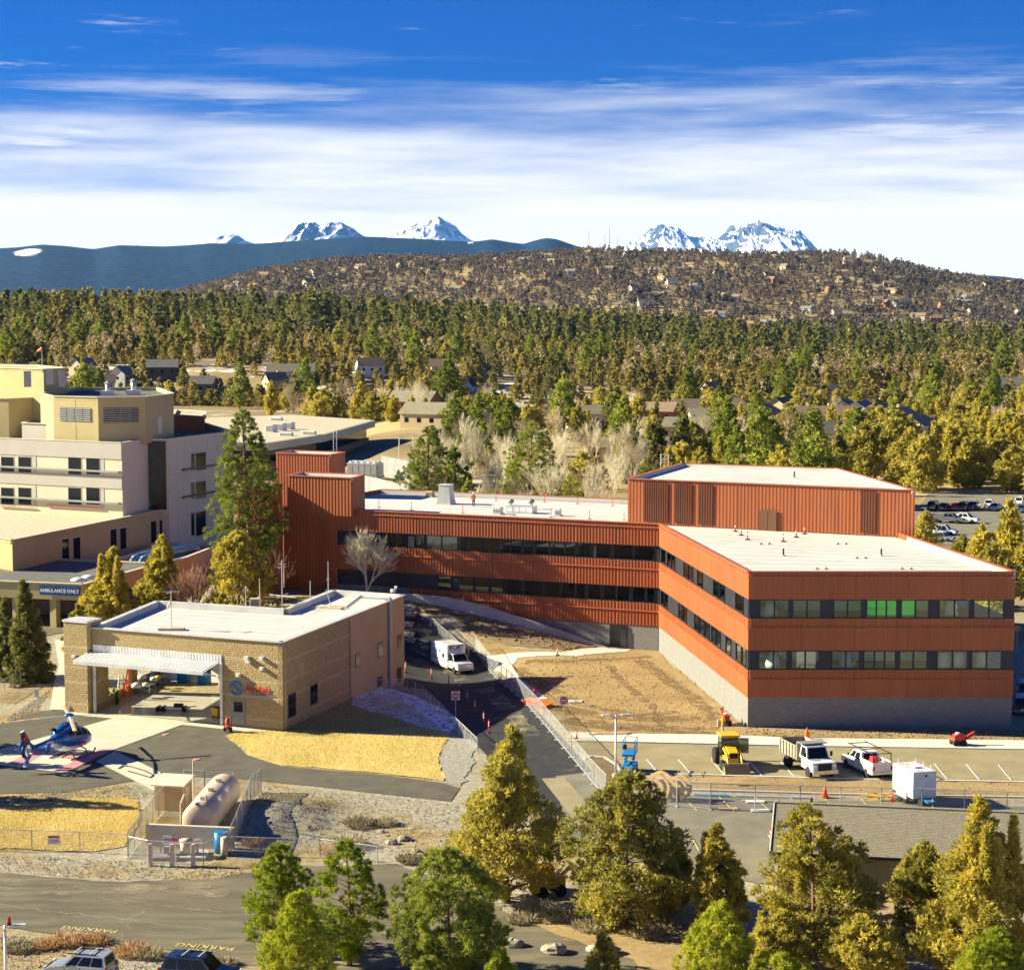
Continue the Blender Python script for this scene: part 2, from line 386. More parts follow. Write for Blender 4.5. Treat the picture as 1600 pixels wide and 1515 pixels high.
M('paint_yellow', (.65, .55, .18), .7, (.5, .42, .16), 3)
M('crack_sealer', (.33, .30, .21), .8)
M('dirt', (.27, .185, .08), .95, (.37, .26, .115), .10, bump=1.6, bscale=1.3, wear=((.19, .125, .055), .30, .54, .76), stretch=(1, 1.7, 1))
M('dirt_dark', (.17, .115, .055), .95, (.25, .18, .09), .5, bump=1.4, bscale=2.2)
M('gravel', (.27, .245, .185), .95, (.44, .40, .31), 2.2, detail=8, bump=1.3, bscale=5.5, thr=(.38, .62), wear=((.30, .22, .11), .20, .55, .75))
M('gravel_grey', (.23, .215, .18), .95, (.38, .36, .30), 2.8, detail=8, bump=1.0, bscale=8, thr=(.38, .62))
M('lawn', (.58, .43, .13), .95, (.70, .55, .22), .7, bump=.8, bscale=9, wear=((.44, .38, .07), .16, .50, .74), stretch=(1, .6, 1))
M('lawn_green', (.22, .26, .05), .95, (.40, .37, .09), .3, bump=.7, bscale=14)
M('snow', (.80, .82, .86), .6, (.72, .75, .82), 2, bump=.5, bscale=3)
M('snow_patchy', (.93, .93, .94), .6, (.86, .87, .90), 2, alpha=(1.3, .41, .47))
M('bark', (.16, .095, .055), .95, (.26, .16, .09), 5, bump=.6)
M('bark_pale', (.52, .44, .32), .9, (.66, .58, .44), 4)
M('bark_grey', (.30, .23, .15), .9, (.42, .33, .22), 4)
M('boulder', (.26, .23, .18), .9, (.42, .38, .30), 1.6, bump=1, bscale=4)
M('twig', (.50, .38, .25), .9, (.62, .50, .34), 3)
M('twig_pale', (.60, .53, .36), .9, (.72, .64, .45), 3)
M('twig_red', (.28, .14, .09), .9, (.38, .22, .13), 3)
M('dry_shrub', (.46, .36, .19), .95, (.58, .47, .26), 3)
leafmat('leaf_juniper', (.24, .22, .048), (.45, .40, .08), (.68, .57, .12), .44)
leafmat('leaf_juniper_gold', (.26, .235, .042), (.48, .415, .075), (.72, .575, .10), .44)
leafmat('leaf_pine', (.13, .16, .025), (.26, .30, .042), (.42, .44, .07), .38)
leafmat('leaf_pine_bright', (.16, .215, .016), (.33, .38, .025), (.55, .54, .055), .40)
leafmat('leaf_spruce', (.11, .125, .038), (.22, .22, .058), (.40, .35, .09), .38)
leafmat('leaf_far', (.125, .125, .04), (.24, .215, .058), (.41, .325, .085), .36)
leafmat('leaf_far_pine', (.08, .10, .033), (.16, .17, .048), (.29, .255, .07), .36)
leafmat('leaf_butte', (.12, .105, .09), (.15, .127, .105), (.20, .165, .125), .3)  # pale mauve of distant haze is mixed into these leaf colours
leafmat('leaf_bare', (.30, .215, .11), (.40, .30, .16), (.52, .42, .25), .2)

def ground_material():
    m = bpy.data.materials.new('ground'); m.use_nodes = True; nt = m.node_tree; N = nt.nodes.new; L = nt.links.new; b = nt.nodes['Principled BSDF']
    b.inputs['Roughness'].default_value = .95; b.inputs['Specular IOR Level'].default_value = .15
    geo = N('ShaderNodeNewGeometry'); sp = N('ShaderNodeSeparateXYZ'); L(geo.outputs['Position'], sp.inputs[0])
    def nz(s, d=5, r=.6):
        n = N('ShaderNodeTexNoise'); n.inputs['Scale'].default_value = s; n.inputs['Detail'].default_value = d; n.inputs['Roughness'].default_value = r; L(geo.outputs['Position'], n.inputs['Vector']); return n.outputs[0]
    def mr(v, a, c, smooth=False):
        n = N('ShaderNodeMapRange'); n.inputs[1].default_value = a; n.inputs[2].default_value = c; L(v, n.inputs[0]); return n.outputs[0]
    def mix(f, a, c):
        n = N('ShaderNodeMix'); n.data_type = 'RGBA'; L(f, n.inputs[0])
        for s, v in ((6, a), (7, c)):
            if isinstance(v, tuple): n.inputs[s].default_value = (*v, 1)
            else: L(v, n.inputs[s])
        return n.outputs[2]
    def mul(a, c):
        n = N('ShaderNodeMath'); n.operation = 'MULTIPLY'; L(a, n.inputs[0]); L(c, n.inputs[1]); return n.outputs[0]
    grav = mix(mr(nz(2.4, 8), .38, .62), (.25, .225, .165), (.43, .39, .29))
    soil = mix(mr(nz(.9, 7), .4, .6), (.24, .17, .075), (.40, .30, .14))
    near = mix(mr(nz(.11, 5), .46, .60), grav, soil)
    dry = mix(mr(nz(.02, 6), .35, .65), (.26, .19, .095), (.44, .34, .17))
    fl = mix(mr(nz(.0045, 5), .40, .60), dry, (.17, .12, .062))
    far = mix(mr(nz(.0028, 6), .50, .58), fl, (.46, .36, .17))
    col = mix(mr(sp.outputs[1], 235, 330), near, far)
    yy = sp.outputs[1]
    snowm = mul(mul(mr(yy, 700, 840), mr(yy, 1150, 1000)), mr(nz(.03, 9, .72), .535, .575))
    col = mix(snowm, col, (.80, .83, .88))
    L(col, b.inputs['Base Color'])
    bp = N('ShaderNodeBump'); bp.inputs['Strength'].default_value = .8; bp.inputs['Distance'].default_value = .07; L(nz(6, 4), bp.inputs['Height']); L(bp.outputs[0], b.inputs['Normal'])
    MATS['ground'] = m
ground_material()

# ------------------------------------------------------------------ ground: one sheet out past the butte
def build_ground():
    ys = [70.]
    while ys[-1] < 9000:
        y = ys[-1]; ys.append(y + (1.0 if y < 262 else 1.0 * (y / 262) ** 1.35 if y < 2400 else 28 if y < 4000 else 400))
    ys = np.array(ys); us = np.linspace(-.46, .46, 231)
    Yg, Ug = np.meshgrid(ys, us, indexing='ij'); Xg = Ug * np.maximum(Yg, 170)
    Zg = hgt(Xg, Yg); v = np.stack([Xg.ravel(), Yg.ravel(), Zg.ravel()], 1); nr, nc = Yg.shape
    i = (np.arange(nr - 1)[:, None] * nc + np.arange(nc - 1)[None]).ravel()
    f = np.stack([i, i + 1, i + nc + 1, i + nc], 1).ravel()
    return kind(link(bpy.data.objects.new('ground', arr_mesh('ground', v, f, 4, 'ground', smooth=True))), 'structure')
build_ground()

# ------------------------------------------------------------------ far relief: foothills and snow peaks
def relief_material(name, rock, rock2, snow_lo, snow_hi, seed, steep=.0, scale=.0015, snowc=(.86, .88, .92)):
    m = bpy.data.materials.new(name); m.use_nodes = True; nt = m.node_tree; N = nt.nodes.new; L = nt.links.new; b = nt.nodes['Principled BSDF']
    b.inputs['Roughness'].default_value = .9; b.inputs['Specular IOR Level'].default_value = .1
    at = N('ShaderNodeAttribute'); at.attribute_name = 'tint'
    geo = N('ShaderNodeNewGeometry'); n = N('ShaderNodeTexNoise'); n.inputs['Scale'].default_value = scale; n.inputs['Detail'].default_value = 8; L(geo.outputs['Position'], n.inputs['Vector'])
    r = N('ShaderNodeMapRange'); r.inputs[1].default_value = .4; r.inputs[2].default_value = .62; L(n.outputs[0], r.inputs[0])
    mx = N('ShaderNodeMix'); mx.data_type = 'RGBA'; L(r.outputs[0], mx.inputs[0]); mx.inputs[6].default_value = (*rock, 1); mx.inputs[7].default_value = (*rock2, 1)
    ad = N('ShaderNodeMath'); ad.operation = 'MULTIPLY_ADD'; L(n.outputs[0], ad.inputs[0]); ad.inputs[1].default_value = .5; L(at.outputs['Fac'], ad.inputs[2])
    r2 = N('ShaderNodeMapRange'); r2.inputs[1].default_value = snow_lo; r2.inputs[2].default_value = snow_hi; L(ad.outputs[0], r2.inputs[0])
    m2 = N('ShaderNodeMix'); m2.data_type = 'RGBA'; L(r2.outputs[0], m2.inputs[0]); L(mx.outputs[2], m2.inputs[6]); m2.inputs[7].default_value = (*snowc, 1)
    L(m2.outputs[2], b.inputs['Base Color']); MATS[name] = m
relief_material('foothill', (.005, .027, .065), (.020, .052, .10), .85, .95, 1, scale=.020)  # the blue of far-off air is put into both base colours
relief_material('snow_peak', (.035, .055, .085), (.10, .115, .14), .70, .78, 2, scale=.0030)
def fbm(x, y, seed, oct=5, ridged=False):
    v = 0; a = 1; f = 1
    for k in range(oct):
        n = vnoise(x * f, y * f, seed + k * 3.1)
        v = v + a * ((1 - 2 * np.abs(n)) if ridged else n); a *= .52; f *= 2.03
    return v
def foothills():
    PX = np.array([-700, -300, -120, 0, 35, 70, 105, 150, 190, 225, 260, 300, 330, 400, 470, 520, 560, 600, 650, 700, 740, 770, 800, 818, 835, 852, 870, 890, 912, 960, 1100, 1300, 1440, 1475, 1510, 1560, 1600, 1700, 2300])
    PY = np.array([396, 392, 394, 391, 389, 385, 387, 392, 386, 387, 388, 386, 383, 384, 379, 376, 373, 374, 376, 379, 381, 377, 382, 384, 379, 375, 377, 384, 391, 398, 410, 420, 428, 427, 430, 433, 438, 445, 450])
    px = np.linspace(-700, 2300, 420); Y = np.linspace(8000, 16500, 70)
    P, Yg = np.meshgrid(px, Y); X = (P - 800) / 3080 * Yg
    top = 40 + 14000 * (486 - np.interp(P, PX, PY)) / 3080
    t = sm((Yg - 8000) / 6000) ** .85
    n = fbm(X / 1400., Yg / 1400., 4, 5)
    z = -10 + (top + 10) * t + 9 * n * np.sin(np.clip(t, 0, 1) * math.pi) - np.maximum(0, Yg - 14000) * .12
    tint = np.zeros_like(z)
    ell = 1 - ((P - 48) / 30) ** 2 - ((Yg - 12300) / 520) ** 2; tint = np.where(ell > 0, .42 + .45 * np.clip(ell, 0, 1), tint)
    ell = 1 - ((P - 735) / 6) ** 2 - ((Yg - 13000) / 260) ** 2; tint = np.where(ell > 0, .7, tint)
    nr, nc = z.shape; i = (np.arange(nr - 1)[:, None] * nc + np.arange(nc - 1)[None]).ravel()
    o = bpy.data.objects.new('foothills', arr_mesh('foothills', np.stack([X.ravel(), Yg.ravel(), z.ravel()], 1), np.stack([i, i + 1, i + nc + 1, i + nc], 1).ravel(), 4, 'foothill', tint.ravel(), True))
    kind(link(o), 'structure')
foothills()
def peak(name, x0, x1, base_py, prof, D, seed, rough=70, rock=.0):
    """a mountain as a height field: skyline profile at distance D falling towards and away from us in ribs"""
    n = 190; m = 90; px = np.linspace(x0, x1, n); t = np.linspace(-1, 1, m)
    P, Tg = np.meshgrid(px, t); Yg = D + Tg * 5200; X = (P - 800) / 3080 * D
    xs, ys = zip(*prof); H = 40 + D * (486 - np.interp(P, xs, ys)) / 3080; base = 40 + D * (486 - base_py) / 3080
    rel = (H - base)
    fall = np.clip(1 - np.abs(Tg) ** .82, 0, 1)
    rib = fbm(X / 560. + .25 * np.sin(Yg / 800.), Yg / 1700., seed, 6, True)
    z = base + rel * fall + 2.1 * rough * rib * np.clip(rel / 420, 0, 1.3) * np.sin(np.clip(np.abs(Tg) * 5.5, 0, 1) * math.pi / 2) * (1 - np.abs(Tg)) - (1 - fall) * 420
    gx = np.gradient(z, axis=1) / np.gradient(X, axis=1); gy = np.gradient(z, axis=0) / np.gradient(Yg, axis=0)
    steep = np.hypot(gx, gy)
    hi_ = np.clip((z - base) / (rel.max() + 1), 0, 1); q_ = np.quantile(steep[(hi_ > .25) & (Tg < 0)], .68 - rock * 2)
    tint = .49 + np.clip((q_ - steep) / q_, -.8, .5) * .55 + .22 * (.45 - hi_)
    nr, nc = z.shape; i = (np.arange(nr - 1)[:, None] * nc + np.arange(nc - 1)[None]).ravel()
    o = bpy.data.objects.new(name, arr_mesh(name, np.stack([X.ravel(), Yg.ravel(), z.ravel()], 1), np.stack([i, i + 1, i + nc + 1, i + nc], 1).ravel(), 4, 'snow_peak', tint.ravel(), True))
    kind(link(o), 'structure'); return o
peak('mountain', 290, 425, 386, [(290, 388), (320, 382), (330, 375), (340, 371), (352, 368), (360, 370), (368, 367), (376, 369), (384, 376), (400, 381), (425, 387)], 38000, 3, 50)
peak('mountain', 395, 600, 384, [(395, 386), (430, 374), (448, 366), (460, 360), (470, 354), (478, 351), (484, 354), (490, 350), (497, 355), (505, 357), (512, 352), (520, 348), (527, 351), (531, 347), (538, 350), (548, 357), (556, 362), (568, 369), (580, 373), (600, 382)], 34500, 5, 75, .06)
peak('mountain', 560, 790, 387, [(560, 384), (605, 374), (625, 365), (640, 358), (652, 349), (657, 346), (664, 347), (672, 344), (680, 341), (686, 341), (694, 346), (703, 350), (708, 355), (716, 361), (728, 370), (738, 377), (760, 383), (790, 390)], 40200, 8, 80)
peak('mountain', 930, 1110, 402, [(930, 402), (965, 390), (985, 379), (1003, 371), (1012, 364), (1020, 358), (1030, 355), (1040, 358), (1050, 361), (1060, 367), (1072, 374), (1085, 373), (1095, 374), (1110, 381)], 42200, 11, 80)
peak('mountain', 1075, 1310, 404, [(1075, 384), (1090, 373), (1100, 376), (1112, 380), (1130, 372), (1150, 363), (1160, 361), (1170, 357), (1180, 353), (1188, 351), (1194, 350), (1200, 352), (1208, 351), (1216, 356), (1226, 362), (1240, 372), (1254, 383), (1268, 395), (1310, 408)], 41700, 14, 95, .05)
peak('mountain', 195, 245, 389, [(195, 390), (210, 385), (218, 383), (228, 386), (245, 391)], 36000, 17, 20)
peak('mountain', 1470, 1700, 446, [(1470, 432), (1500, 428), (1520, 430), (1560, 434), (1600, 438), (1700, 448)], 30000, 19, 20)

# ------------------------------------------------------------------ laid surfaces near by
sheet('helicopter_apron', pxy((-120, 1150), (0, 1131), (62, 1111), (108, 1108), (443, 1141), (352, 1149), (372, 1166), (386, 1180), (440, 1197), (600, 1211), (692, 1223), (719, 1231), (704, 1252), (640, 1245), (390, 1218), (250, 1211), (215, 1219), (100, 1238), (-120, 1240)), 'asphalt_dark', .04)
sheet('concrete_pad', pxy((-120, 1205), (0, 1171), (176, 1123), (109, 1117), (108, 1109), (420, 1140), (412, 1146), (284, 1133), (180, 1171), (102, 1208), (0, 1196), (-120, 1186)), 'concrete', .075)
sheet('concrete_walk', pxy((150, 1190), (180, 1174), (250, 1207), (262, 1224), (243, 1237)), 'concrete', .08)
sheet('painted_marking', pxy((8, 1195), (38, 1196), (84, 1170), (61, 1171)), 'paint_pink', .095)
sheet('painted_marking', pxy((81, 1206), (106, 1206.5), (180, 1171), (158, 1171)), 'paint_pink', .095)
sheet('painted_marking', pxy((70, 1179), (118, 1187.5), (128, 1183), (80, 1175)), 'paint_pink', .095)
sheet('lawn', pxy((352, 1150), (398, 1140), (445, 1143), (546, 1095), (612, 1083), (682, 1130), (702, 1150), (683, 1185), (693, 1221), (600, 1209.5), (440, 1196), (386, 1179)), 'lawn', .06)
sheet('lawn', pxy((-120, 1270), (0, 1262), (110, 1249), (190, 1246), (217, 1252), (219, 1280), (196, 1322), (150, 1330), (0, 1327), (-120, 1325)), 'lawn', .06)
sheet('lawn', pxy((440, 1150), (450, 1142), (546, 1097), (600, 1087), (640, 1108), (668, 1130), (600, 1140), (520, 1152)), 'lawn_green', .075)
sheet('snow_patch', pxy((548, 1100), (560, 1075), (600, 1073), (650, 1088), (700, 1112), (716, 1132), (704, 1146), (655, 1136), (600, 1118)), 'snow_patchy', .095, step=1.5)
sheet('gravel_bank', pxy((612, 1081), (632, 1074), (660, 1076), (700, 1118), (746, 1168), (720, 1228), (694, 1221), (684, 1186), (703, 1150), (683, 1128)), 'gravel_grey', .05)
sheet('foreground_road', pxy((-160, 1352), (0, 1364), (170, 1377), (330, 1374), (480, 1352), (620, 1350), (720, 1385), (820, 1440), (900, 1470), (990, 1500), (1010, 1580), (760, 1580), (520, 1545), (430, 1515), (300, 1491), (150, 1463), (0, 1447), (-160, 1440)), 'asphalt_old', .04)
sheet('access_lane', pxy((632, 1074), (633, 985), (690, 978), (742, 1015), (766, 1040), (800, 1075), (850, 1122), (905, 1183), (950, 1232), (1000, 1290), (1010, 1340), (920, 1345), (868, 1300), (800, 1225), (747, 1166), (700, 1112), (662, 1076)), 'asphalt_new', .05)
sheet('lower_parking_lot', pxy((868, 1213), (928, 1206), (955, 1238), (1640, 1262), (1640, 1400), (1180, 1380), (1020, 1345), (930, 1352), (885, 1310)), 'asphalt_lower', .062)
sheet('lower_lane_apron', pxy((846, 1217), (882, 1215), (935, 1275), (905, 1292)), 'asphalt_lot', .078)
sheet('upper_parking_lot', pxy((900, 1158), (985, 1161), (1250, 1167), (1640, 1172), (1640, 1223), (1300, 1217), (985, 1208), (960, 1196), (930, 1188), (915, 1180)), 'asphalt_lot', .06)
sheet('dirt_yard', pxy((720, 1000), (800, 1012), (880, 1018), (975, 1014), (1024, 1016), (1163, 1136), (1583, 1140), (1640, 1142), (1640, 1157), (1250, 1152), (1140, 1148), (985, 1146), (900, 1146), (860, 1105), (800, 1040), (770, 1020)), 'dirt', .05)
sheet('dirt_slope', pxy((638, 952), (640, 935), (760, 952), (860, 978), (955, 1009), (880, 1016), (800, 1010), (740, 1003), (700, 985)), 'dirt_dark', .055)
sheet('sidewalk', pxy((752, 1027), (800, 1021), (880, 1020), (955, 1011), (990, 1012), (980, 1018), (900, 1026), (810, 1028), (800, 1040), (816, 1064), (856, 1092), (838, 1094), (798, 1062), (770, 1042)), 'kerb', .085)
sheet('sidewalk', pxy((888, 1144), (985, 1147), (1140, 1149), (1250, 1153.5), (1640, 1158), (1640, 1171), (1250, 1165), (985, 1159), (900, 1157)), 'kerb', .10)
sheet('dirt_median', pxy((985, 1209), (1300, 1218), (1640, 1224), (1640, 1246), (1300, 1240), (985, 1231), (962, 1222)), 'dirt', .075)
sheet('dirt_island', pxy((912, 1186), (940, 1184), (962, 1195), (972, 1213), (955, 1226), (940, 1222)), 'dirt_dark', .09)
sheet('dirt_bank', pxy((800, 1420), (1000, 1395), (1120, 1440), (1130, 1515), (1020, 1570), (990, 1500), (900, 1470), (830, 1446)), 'dirt', .075)
sheet('hospital_drive', pxy((-120, 1040), (0, 1010), (60, 995), (120, 985), (140, 962), (60, 960), (-120, 980)), 'asphalt_old', .06)
sheet('footpath', pxy((78, 1109), (105, 1109), (107, 1060), (112, 1020), (104, 1000), (85, 1000), (92, 1040), (84, 1070)), 'concrete', .07)
sheet('far_parking_lot', [W(1395, 852), W(1640, 850), W(1660, 770), W(1450, 772)], 'asphalt_lower', .06, step=8)

def kerb_run(pts, name='kerb', w=.25, hh=.14):
    m = MB()
    for a, b in zip(pts, pts[1:]):
        m.beam(a + Vector((0, 0, hh / 2)), b + Vector((0, 0, hh / 2)), w, hh)
    return kind(m.build(name, 'kerb'), 'structure')
kerb_run(pxy((888, 1158.5), (985, 1160), (1250, 1166), (1640, 1172)))
kerb_run(pxy((972, 1211), (985, 1208.5), (1300, 1217.5), (1640, 1223.5)))
kerb_run(pxy((985, 1232), (1300, 1241), (1640, 1247)))
kerb_run(pxy((912, 1186), (925, 1182), (945, 1184), (963, 1196), (974, 1212)))
def stripe(a, b, mat='paint_white', w=.13, off=.105):
    d = (b - a); d.z = 0; n = Vector((-d.y, d.x, 0)).normalized() * w / 2
    return sheet('painted_marking', [a + n, a - n, b - n, b + n], mat, off, step=4)
for x in (1010, 1060, 1112, 1170, 1220, 1277, 1330, 1385, 1460, 1510, 1560):
    stripe(G(x, 1187 + (x - 1000) * .016), G(x + 20, 1210 + (x - 1000) * .018))
for x in (1065, 1123, 1180, 1235, 1288, 1345): stripe(G(x, 1243 + (x - 1000) * .02), G(x + 24, 1266 + (x - 1000) * .02), 'paint_yellow')
for x in (1078, 1200): stripe(G(x, 1305), G(x + 14, 1330), 'paint_yellow')
for (x, y) in ((135, 1456), (316, 1483)):
    p = G(x, y, .06); o = lettering('NO\nPARKING', .95, 'paint_yellow', None, p, (-.96, .22, .0), (-.22, -.96, 0), 'painted_lettering', depth=.004); kind(o, 'structure')
# tar-sealed cracks wandering over the road
for seed, (a, b) in enumerate((((0, 1413), (330, 1452)), ((150, 1402), (345, 1425)), ((240, 1418), (188, 1440)), ((188, 1440), (205, 1452)), ((190, 1458), (186, 1474)), ((0, 1386), (250, 1392)))):
    P0, P1 = G(*a), G(*b); rr = random.Random(seed); prev = P0; L_ = (P1 - P0); nrm = Vector((-L_.y, L_.x, 0)).normalized(); m = MB(); A = []; B = []
    for k in range(25):
        q = P0 + L_ * k / 24 + nrm * (rr.gauss(0, .13) if 0 < k < 24 else 0); q.z = h1(q.x, q.y) + .052
        w_ = nrm * rr.uniform(.015, .05); A.append(q + w_); B.append(q - w_)
    for k in range(24): m.quad(A[k], A[k + 1], B[k + 1], B[k])
    kind(m.build('road_crack', 'crack_sealer'), 'structure')
# ------------------------------------------------------------------ trees
def blades(c, d, L, w, k, tint, spread=.7, rng=RNG):
    """k leaf blades (flat diamonds) per centre, pointing about d"""
    n = len(c); c = np.repeat(c, k, 0); d = np.repeat(d, k, 0); tint = np.repeat(tint, k)
    d = d + rng.normal(0, spread, d.shape); d /= np.linalg.norm(d, axis=1, keepdims=True) + 1e-9
    r = rng.normal(0, 1, d.shape); s = np.cross(d, r); s /= np.linalg.norm(s, axis=1, keepdims=True) + 1e-9
    Ls = (L * rng.uniform(.65, 1.25, len(c)))[:, None]; ws = (w * rng.uniform(.7, 1.2, len(c)))[:, None]
    v = np.stack([c - d * Ls * .25, c + d * Ls * .25 + s * ws, c + d * Ls * .75, c + d * Ls * .25 - s * ws], 1).reshape(-1, 3)
    return v, np.repeat(tint + rng.normal(0, .06, len(tint)), 4)
def envelope(kn, t):
    x, y = zip(*kn); return np.interp(t, x, y)
ENV = {'juniper': [(0, .4), (.08, .78), (.2, 1), (.38, .86), (.58, .60), (.78, .33), (.92, .15), (1, .05)],
       'juniper_wide': [(0, .55), (.1, .85), (.3, 1), (.5, .95), (.7, .78), (.86, .5), (.96, .25), (1, .08)],
       'pine': [(0, .25), (.12, .5), (.25, .85), (.4, 1), (.55, .9), (.75, .62), (.9, .35), (1, .1)],
       'pine_round': [(0, .3), (.1, .75), (.3, 1), (.55, .97), (.75, .78), (.9, .48), (1, .15)],
       'spruce': [(0, .9), (.08, 1), (.3, .78), (.6, .45), (.85, .17), (1, .03)]}
def make_tree(name, H, R, env, leaf, seed, nclump, ntuft, blade=(.30, .055), k=3, clump_r=.5, skirt=.06, bark='bark', trunk_r=None, gap=.25, limbs=40, droop=0.0, up=.6, spread=.7):
    """returns (trunk mesh, crown mesh). Tree of height H, crown radius R, foot at the origin."""
    rg = np.random.default_rng(seed); T = trunk_r or H * .018
    wob = lambda t: np.stack([np.sin(t * 3 + seed) * .03 * H * t, np.cos(t * 2.3 + seed * 2) * .03 * H * t, t * H], -1)
    ang0 = rg.uniform(0, 6.28, 8); amp = rg.uniform(.06, .20, 8)
    t = skirt + (1 - skirt) * rg.uniform(0, 1, nclump * 3) ** 1.05
    e = envelope(ENV[env], (t - skirt) / (1 - skirt)); keep = rg.uniform(0, 1, len(t)) < e * .9 + .12
    t = t[keep][:nclump]; e = e[keep][:nclump]; n = len(t)
    a = rg.uniform(0, 2 * math.pi, n)
    lob = 1 + sum(amp[i] * np.sin((i % 4 + 1) * a + ang0[i] + t * 9 * ((i % 3) + .5)) for i in range(8)) * .55
    q = rg.uniform(.25, 1, n) ** .55
    rr = R * e * lob * q
    ax = wob(t); c = ax + np.stack([rr * np.cos(a), rr * np.sin(a), np.zeros(n)], 1); c[:, 2] -= droop * rr
    hole = vnoise(a * 2.1 + seed, t * 13.0, seed) < -1 + gap * 1.6
    kp = ~(hole & (q > .55)); c = c[kp]; a = a[kp]; t = t[kp]; q = q[kp]; rr = rr[kp]; n = len(c)
    out = np.stack([np.cos(a), np.sin(a), np.full(n, up)], 1); out[:, 2] -= droop
    ct = np.clip(rg.normal(.5, .24, n), 0, 1)
    cr = clump_r * rg.uniform(.6, 1.25, n) * (.55 + .45 * np.clip((1 - t) * 2.2, 0, 1))
    C = np.repeat(c, ntuft, 0); Dd = rg.normal(0, 1, C.shape); Dd /= np.linalg.norm(Dd, axis=1, keepdims=True)
    Cr = np.repeat(cr, ntuft); P = C + Dd * (Cr * rg.uniform(.15, 1, len(C)) ** .5)[:, None] * np.array([1, 1, .8])
    dirs = Dd * .8 + np.repeat(out, ntuft, 0) * .7
    if env.startswith('juniper') and ntuft > 12:      # junipers carry several leaders: uneven spires beside the main one
        for s in range(5):
            al = rg.uniform(0, 6.28); rl = R * rg.uniform(.22, .6); t1 = rg.uniform(.68, .93); ns = max(4, nclump // 30); tl = np.linspace(t1 - .3, t1, ns)
            cl_ = wob(tl) + np.stack([rl * np.cos(al) * np.ones(ns), rl * np.sin(al) * np.ones(ns), np.zeros(ns)], 1); rr_ = clump_r * np.linspace(1.0, .25, ns)
            Cs = np.repeat(cl_, ntuft, 0); Ds = rg.normal(0, 1, Cs.shape); Ds /= np.linalg.norm(Ds, axis=1, keepdims=True)
            P = np.vstack([P, Cs + Ds * (np.repeat(rr_, ntuft) * rg.uniform(.2, 1, len(Cs)) ** .5)[:, None] * np.array([1, 1, 1.4])]); dirs = np.vstack([dirs, Ds * .6 + np.array([0, 0, .9])]); ct = np.concatenate([ct, np.clip(rg.normal(.6, .15, ns), 0, 1)])
    # leader tips
    tip = wob(np.linspace(.86, 1.0, 14)); tp = np.repeat(tip, max(3, ntuft // 5), 0) + rg.normal(0, .03 * R, (14 * max(3, ntuft // 5), 3))
    P = np.vstack([P, tp]); dirs = np.vstack([dirs, np.tile([0, 0, 1.], (len(tp), 1))]); tt = np.concatenate([np.repeat(ct, ntuft), np.full(len(tp), .6)])
    P[:, 2] = np.maximum(P[:, 2], .05)
    v, ti = blades(P, dirs / np.linalg.norm(dirs, axis=1, keepdims=True), blade[0], blade[1], k, tt, spread, rg)
    crown = arr_mesh('crown', v, np.arange(len(v)), 4, leaf, ti)
    m = MB(); nseg = 9; pts = [wob(np.array(s)) for s in np.linspace(0, .97, nseg)]
    for i in range(nseg - 1):
        m.tube(pts[i], pts[i + 1], T * (1 - i / nseg) ** .8 * (1.35 if i == 0 else 1), T * (1 - (i + 1) / nseg) ** .8, 7, False)
    order = rg.permutation(n)[:limbs]
    for i in order:
        tb = max(.05, t[i] - .10 * q[i]); b = wob(np.array(tb)); e_ = c[i]
        mid = (b + e_) / 2 + np.array([0, 0, .04 * H * q[i] * (.3 if droop == 0 else -.2)])
        r0 = T * .32 * (1 - t[i] * .7); m.tube(b, mid, r0, r0 * .7, 4, False); m.tube(mid, e_, r0 * .7, r0 * .2, 4, False)
    return m.mesh('trunk', bark, True), crown
def plant(meshes, loc, label, rz=0.0, scale=1.0, name='tree', group=None, cat='tree'):
    t = thing(name, label, cat, loc, rz, group, scale)
    place(meshes[0], 'trunk', t); place(meshes[1], 'crown', t); return t
def bare_tree(H, seed, mat, spread=.45, levels=5, r0=None, n0=2, thin=.62, multi=1):
    rg = random.Random(seed); m = MB()
    def grow(p, d, L, r, lv):
        q = p + d * L; m.tube(p, q, r, r * .7, 5 if lv > 2 else 3, False)
        if lv == 0: return
        nb = rg.choice((2, 3, 3)) if lv < levels else 3
        for _ in range(nb):
            e = (d + Vector((rg.gauss(0, spread), rg.gauss(0, spread), rg.gauss(.16, spread * .5)))).normalized()
            grow(p + d * L * rg.uniform(.55, 1), e, L * rg.uniform(.62, .86), r * thin, lv - 1)
        grow(q, (d + Vector((rg.gauss(0, .12), rg.gauss(0, .12), .1))).normalized(), L * .8, r * .68, lv - 1)
    for k in range(multi):
        d = Vector((rg.gauss(0, .22 if multi > 1 else .04), rg.gauss(0, .22 if multi > 1 else .04), 1)).normalized()
        grow(Vector((0, 0, -.2)), d, H * .26, r0 or H * .014, levels)
    mx = max(v[2] for v in m.v); k = H / mx; m.v = [(a * k, b * k, c * k) for a, b, c in m.v]
    return m.mesh('branches', mat)
def px_h(px, y0, y1, extra=0.0):
    """foot and height in metres of something whose foot is at (px,y0) and top at y1 in the photograph"""
    p = G(px, y0); r = ray(px, y1); t = math.hypot(p.x, p.y) / math.hypot(r.x, r.y); return p, CAMH + r.z * t - p.z

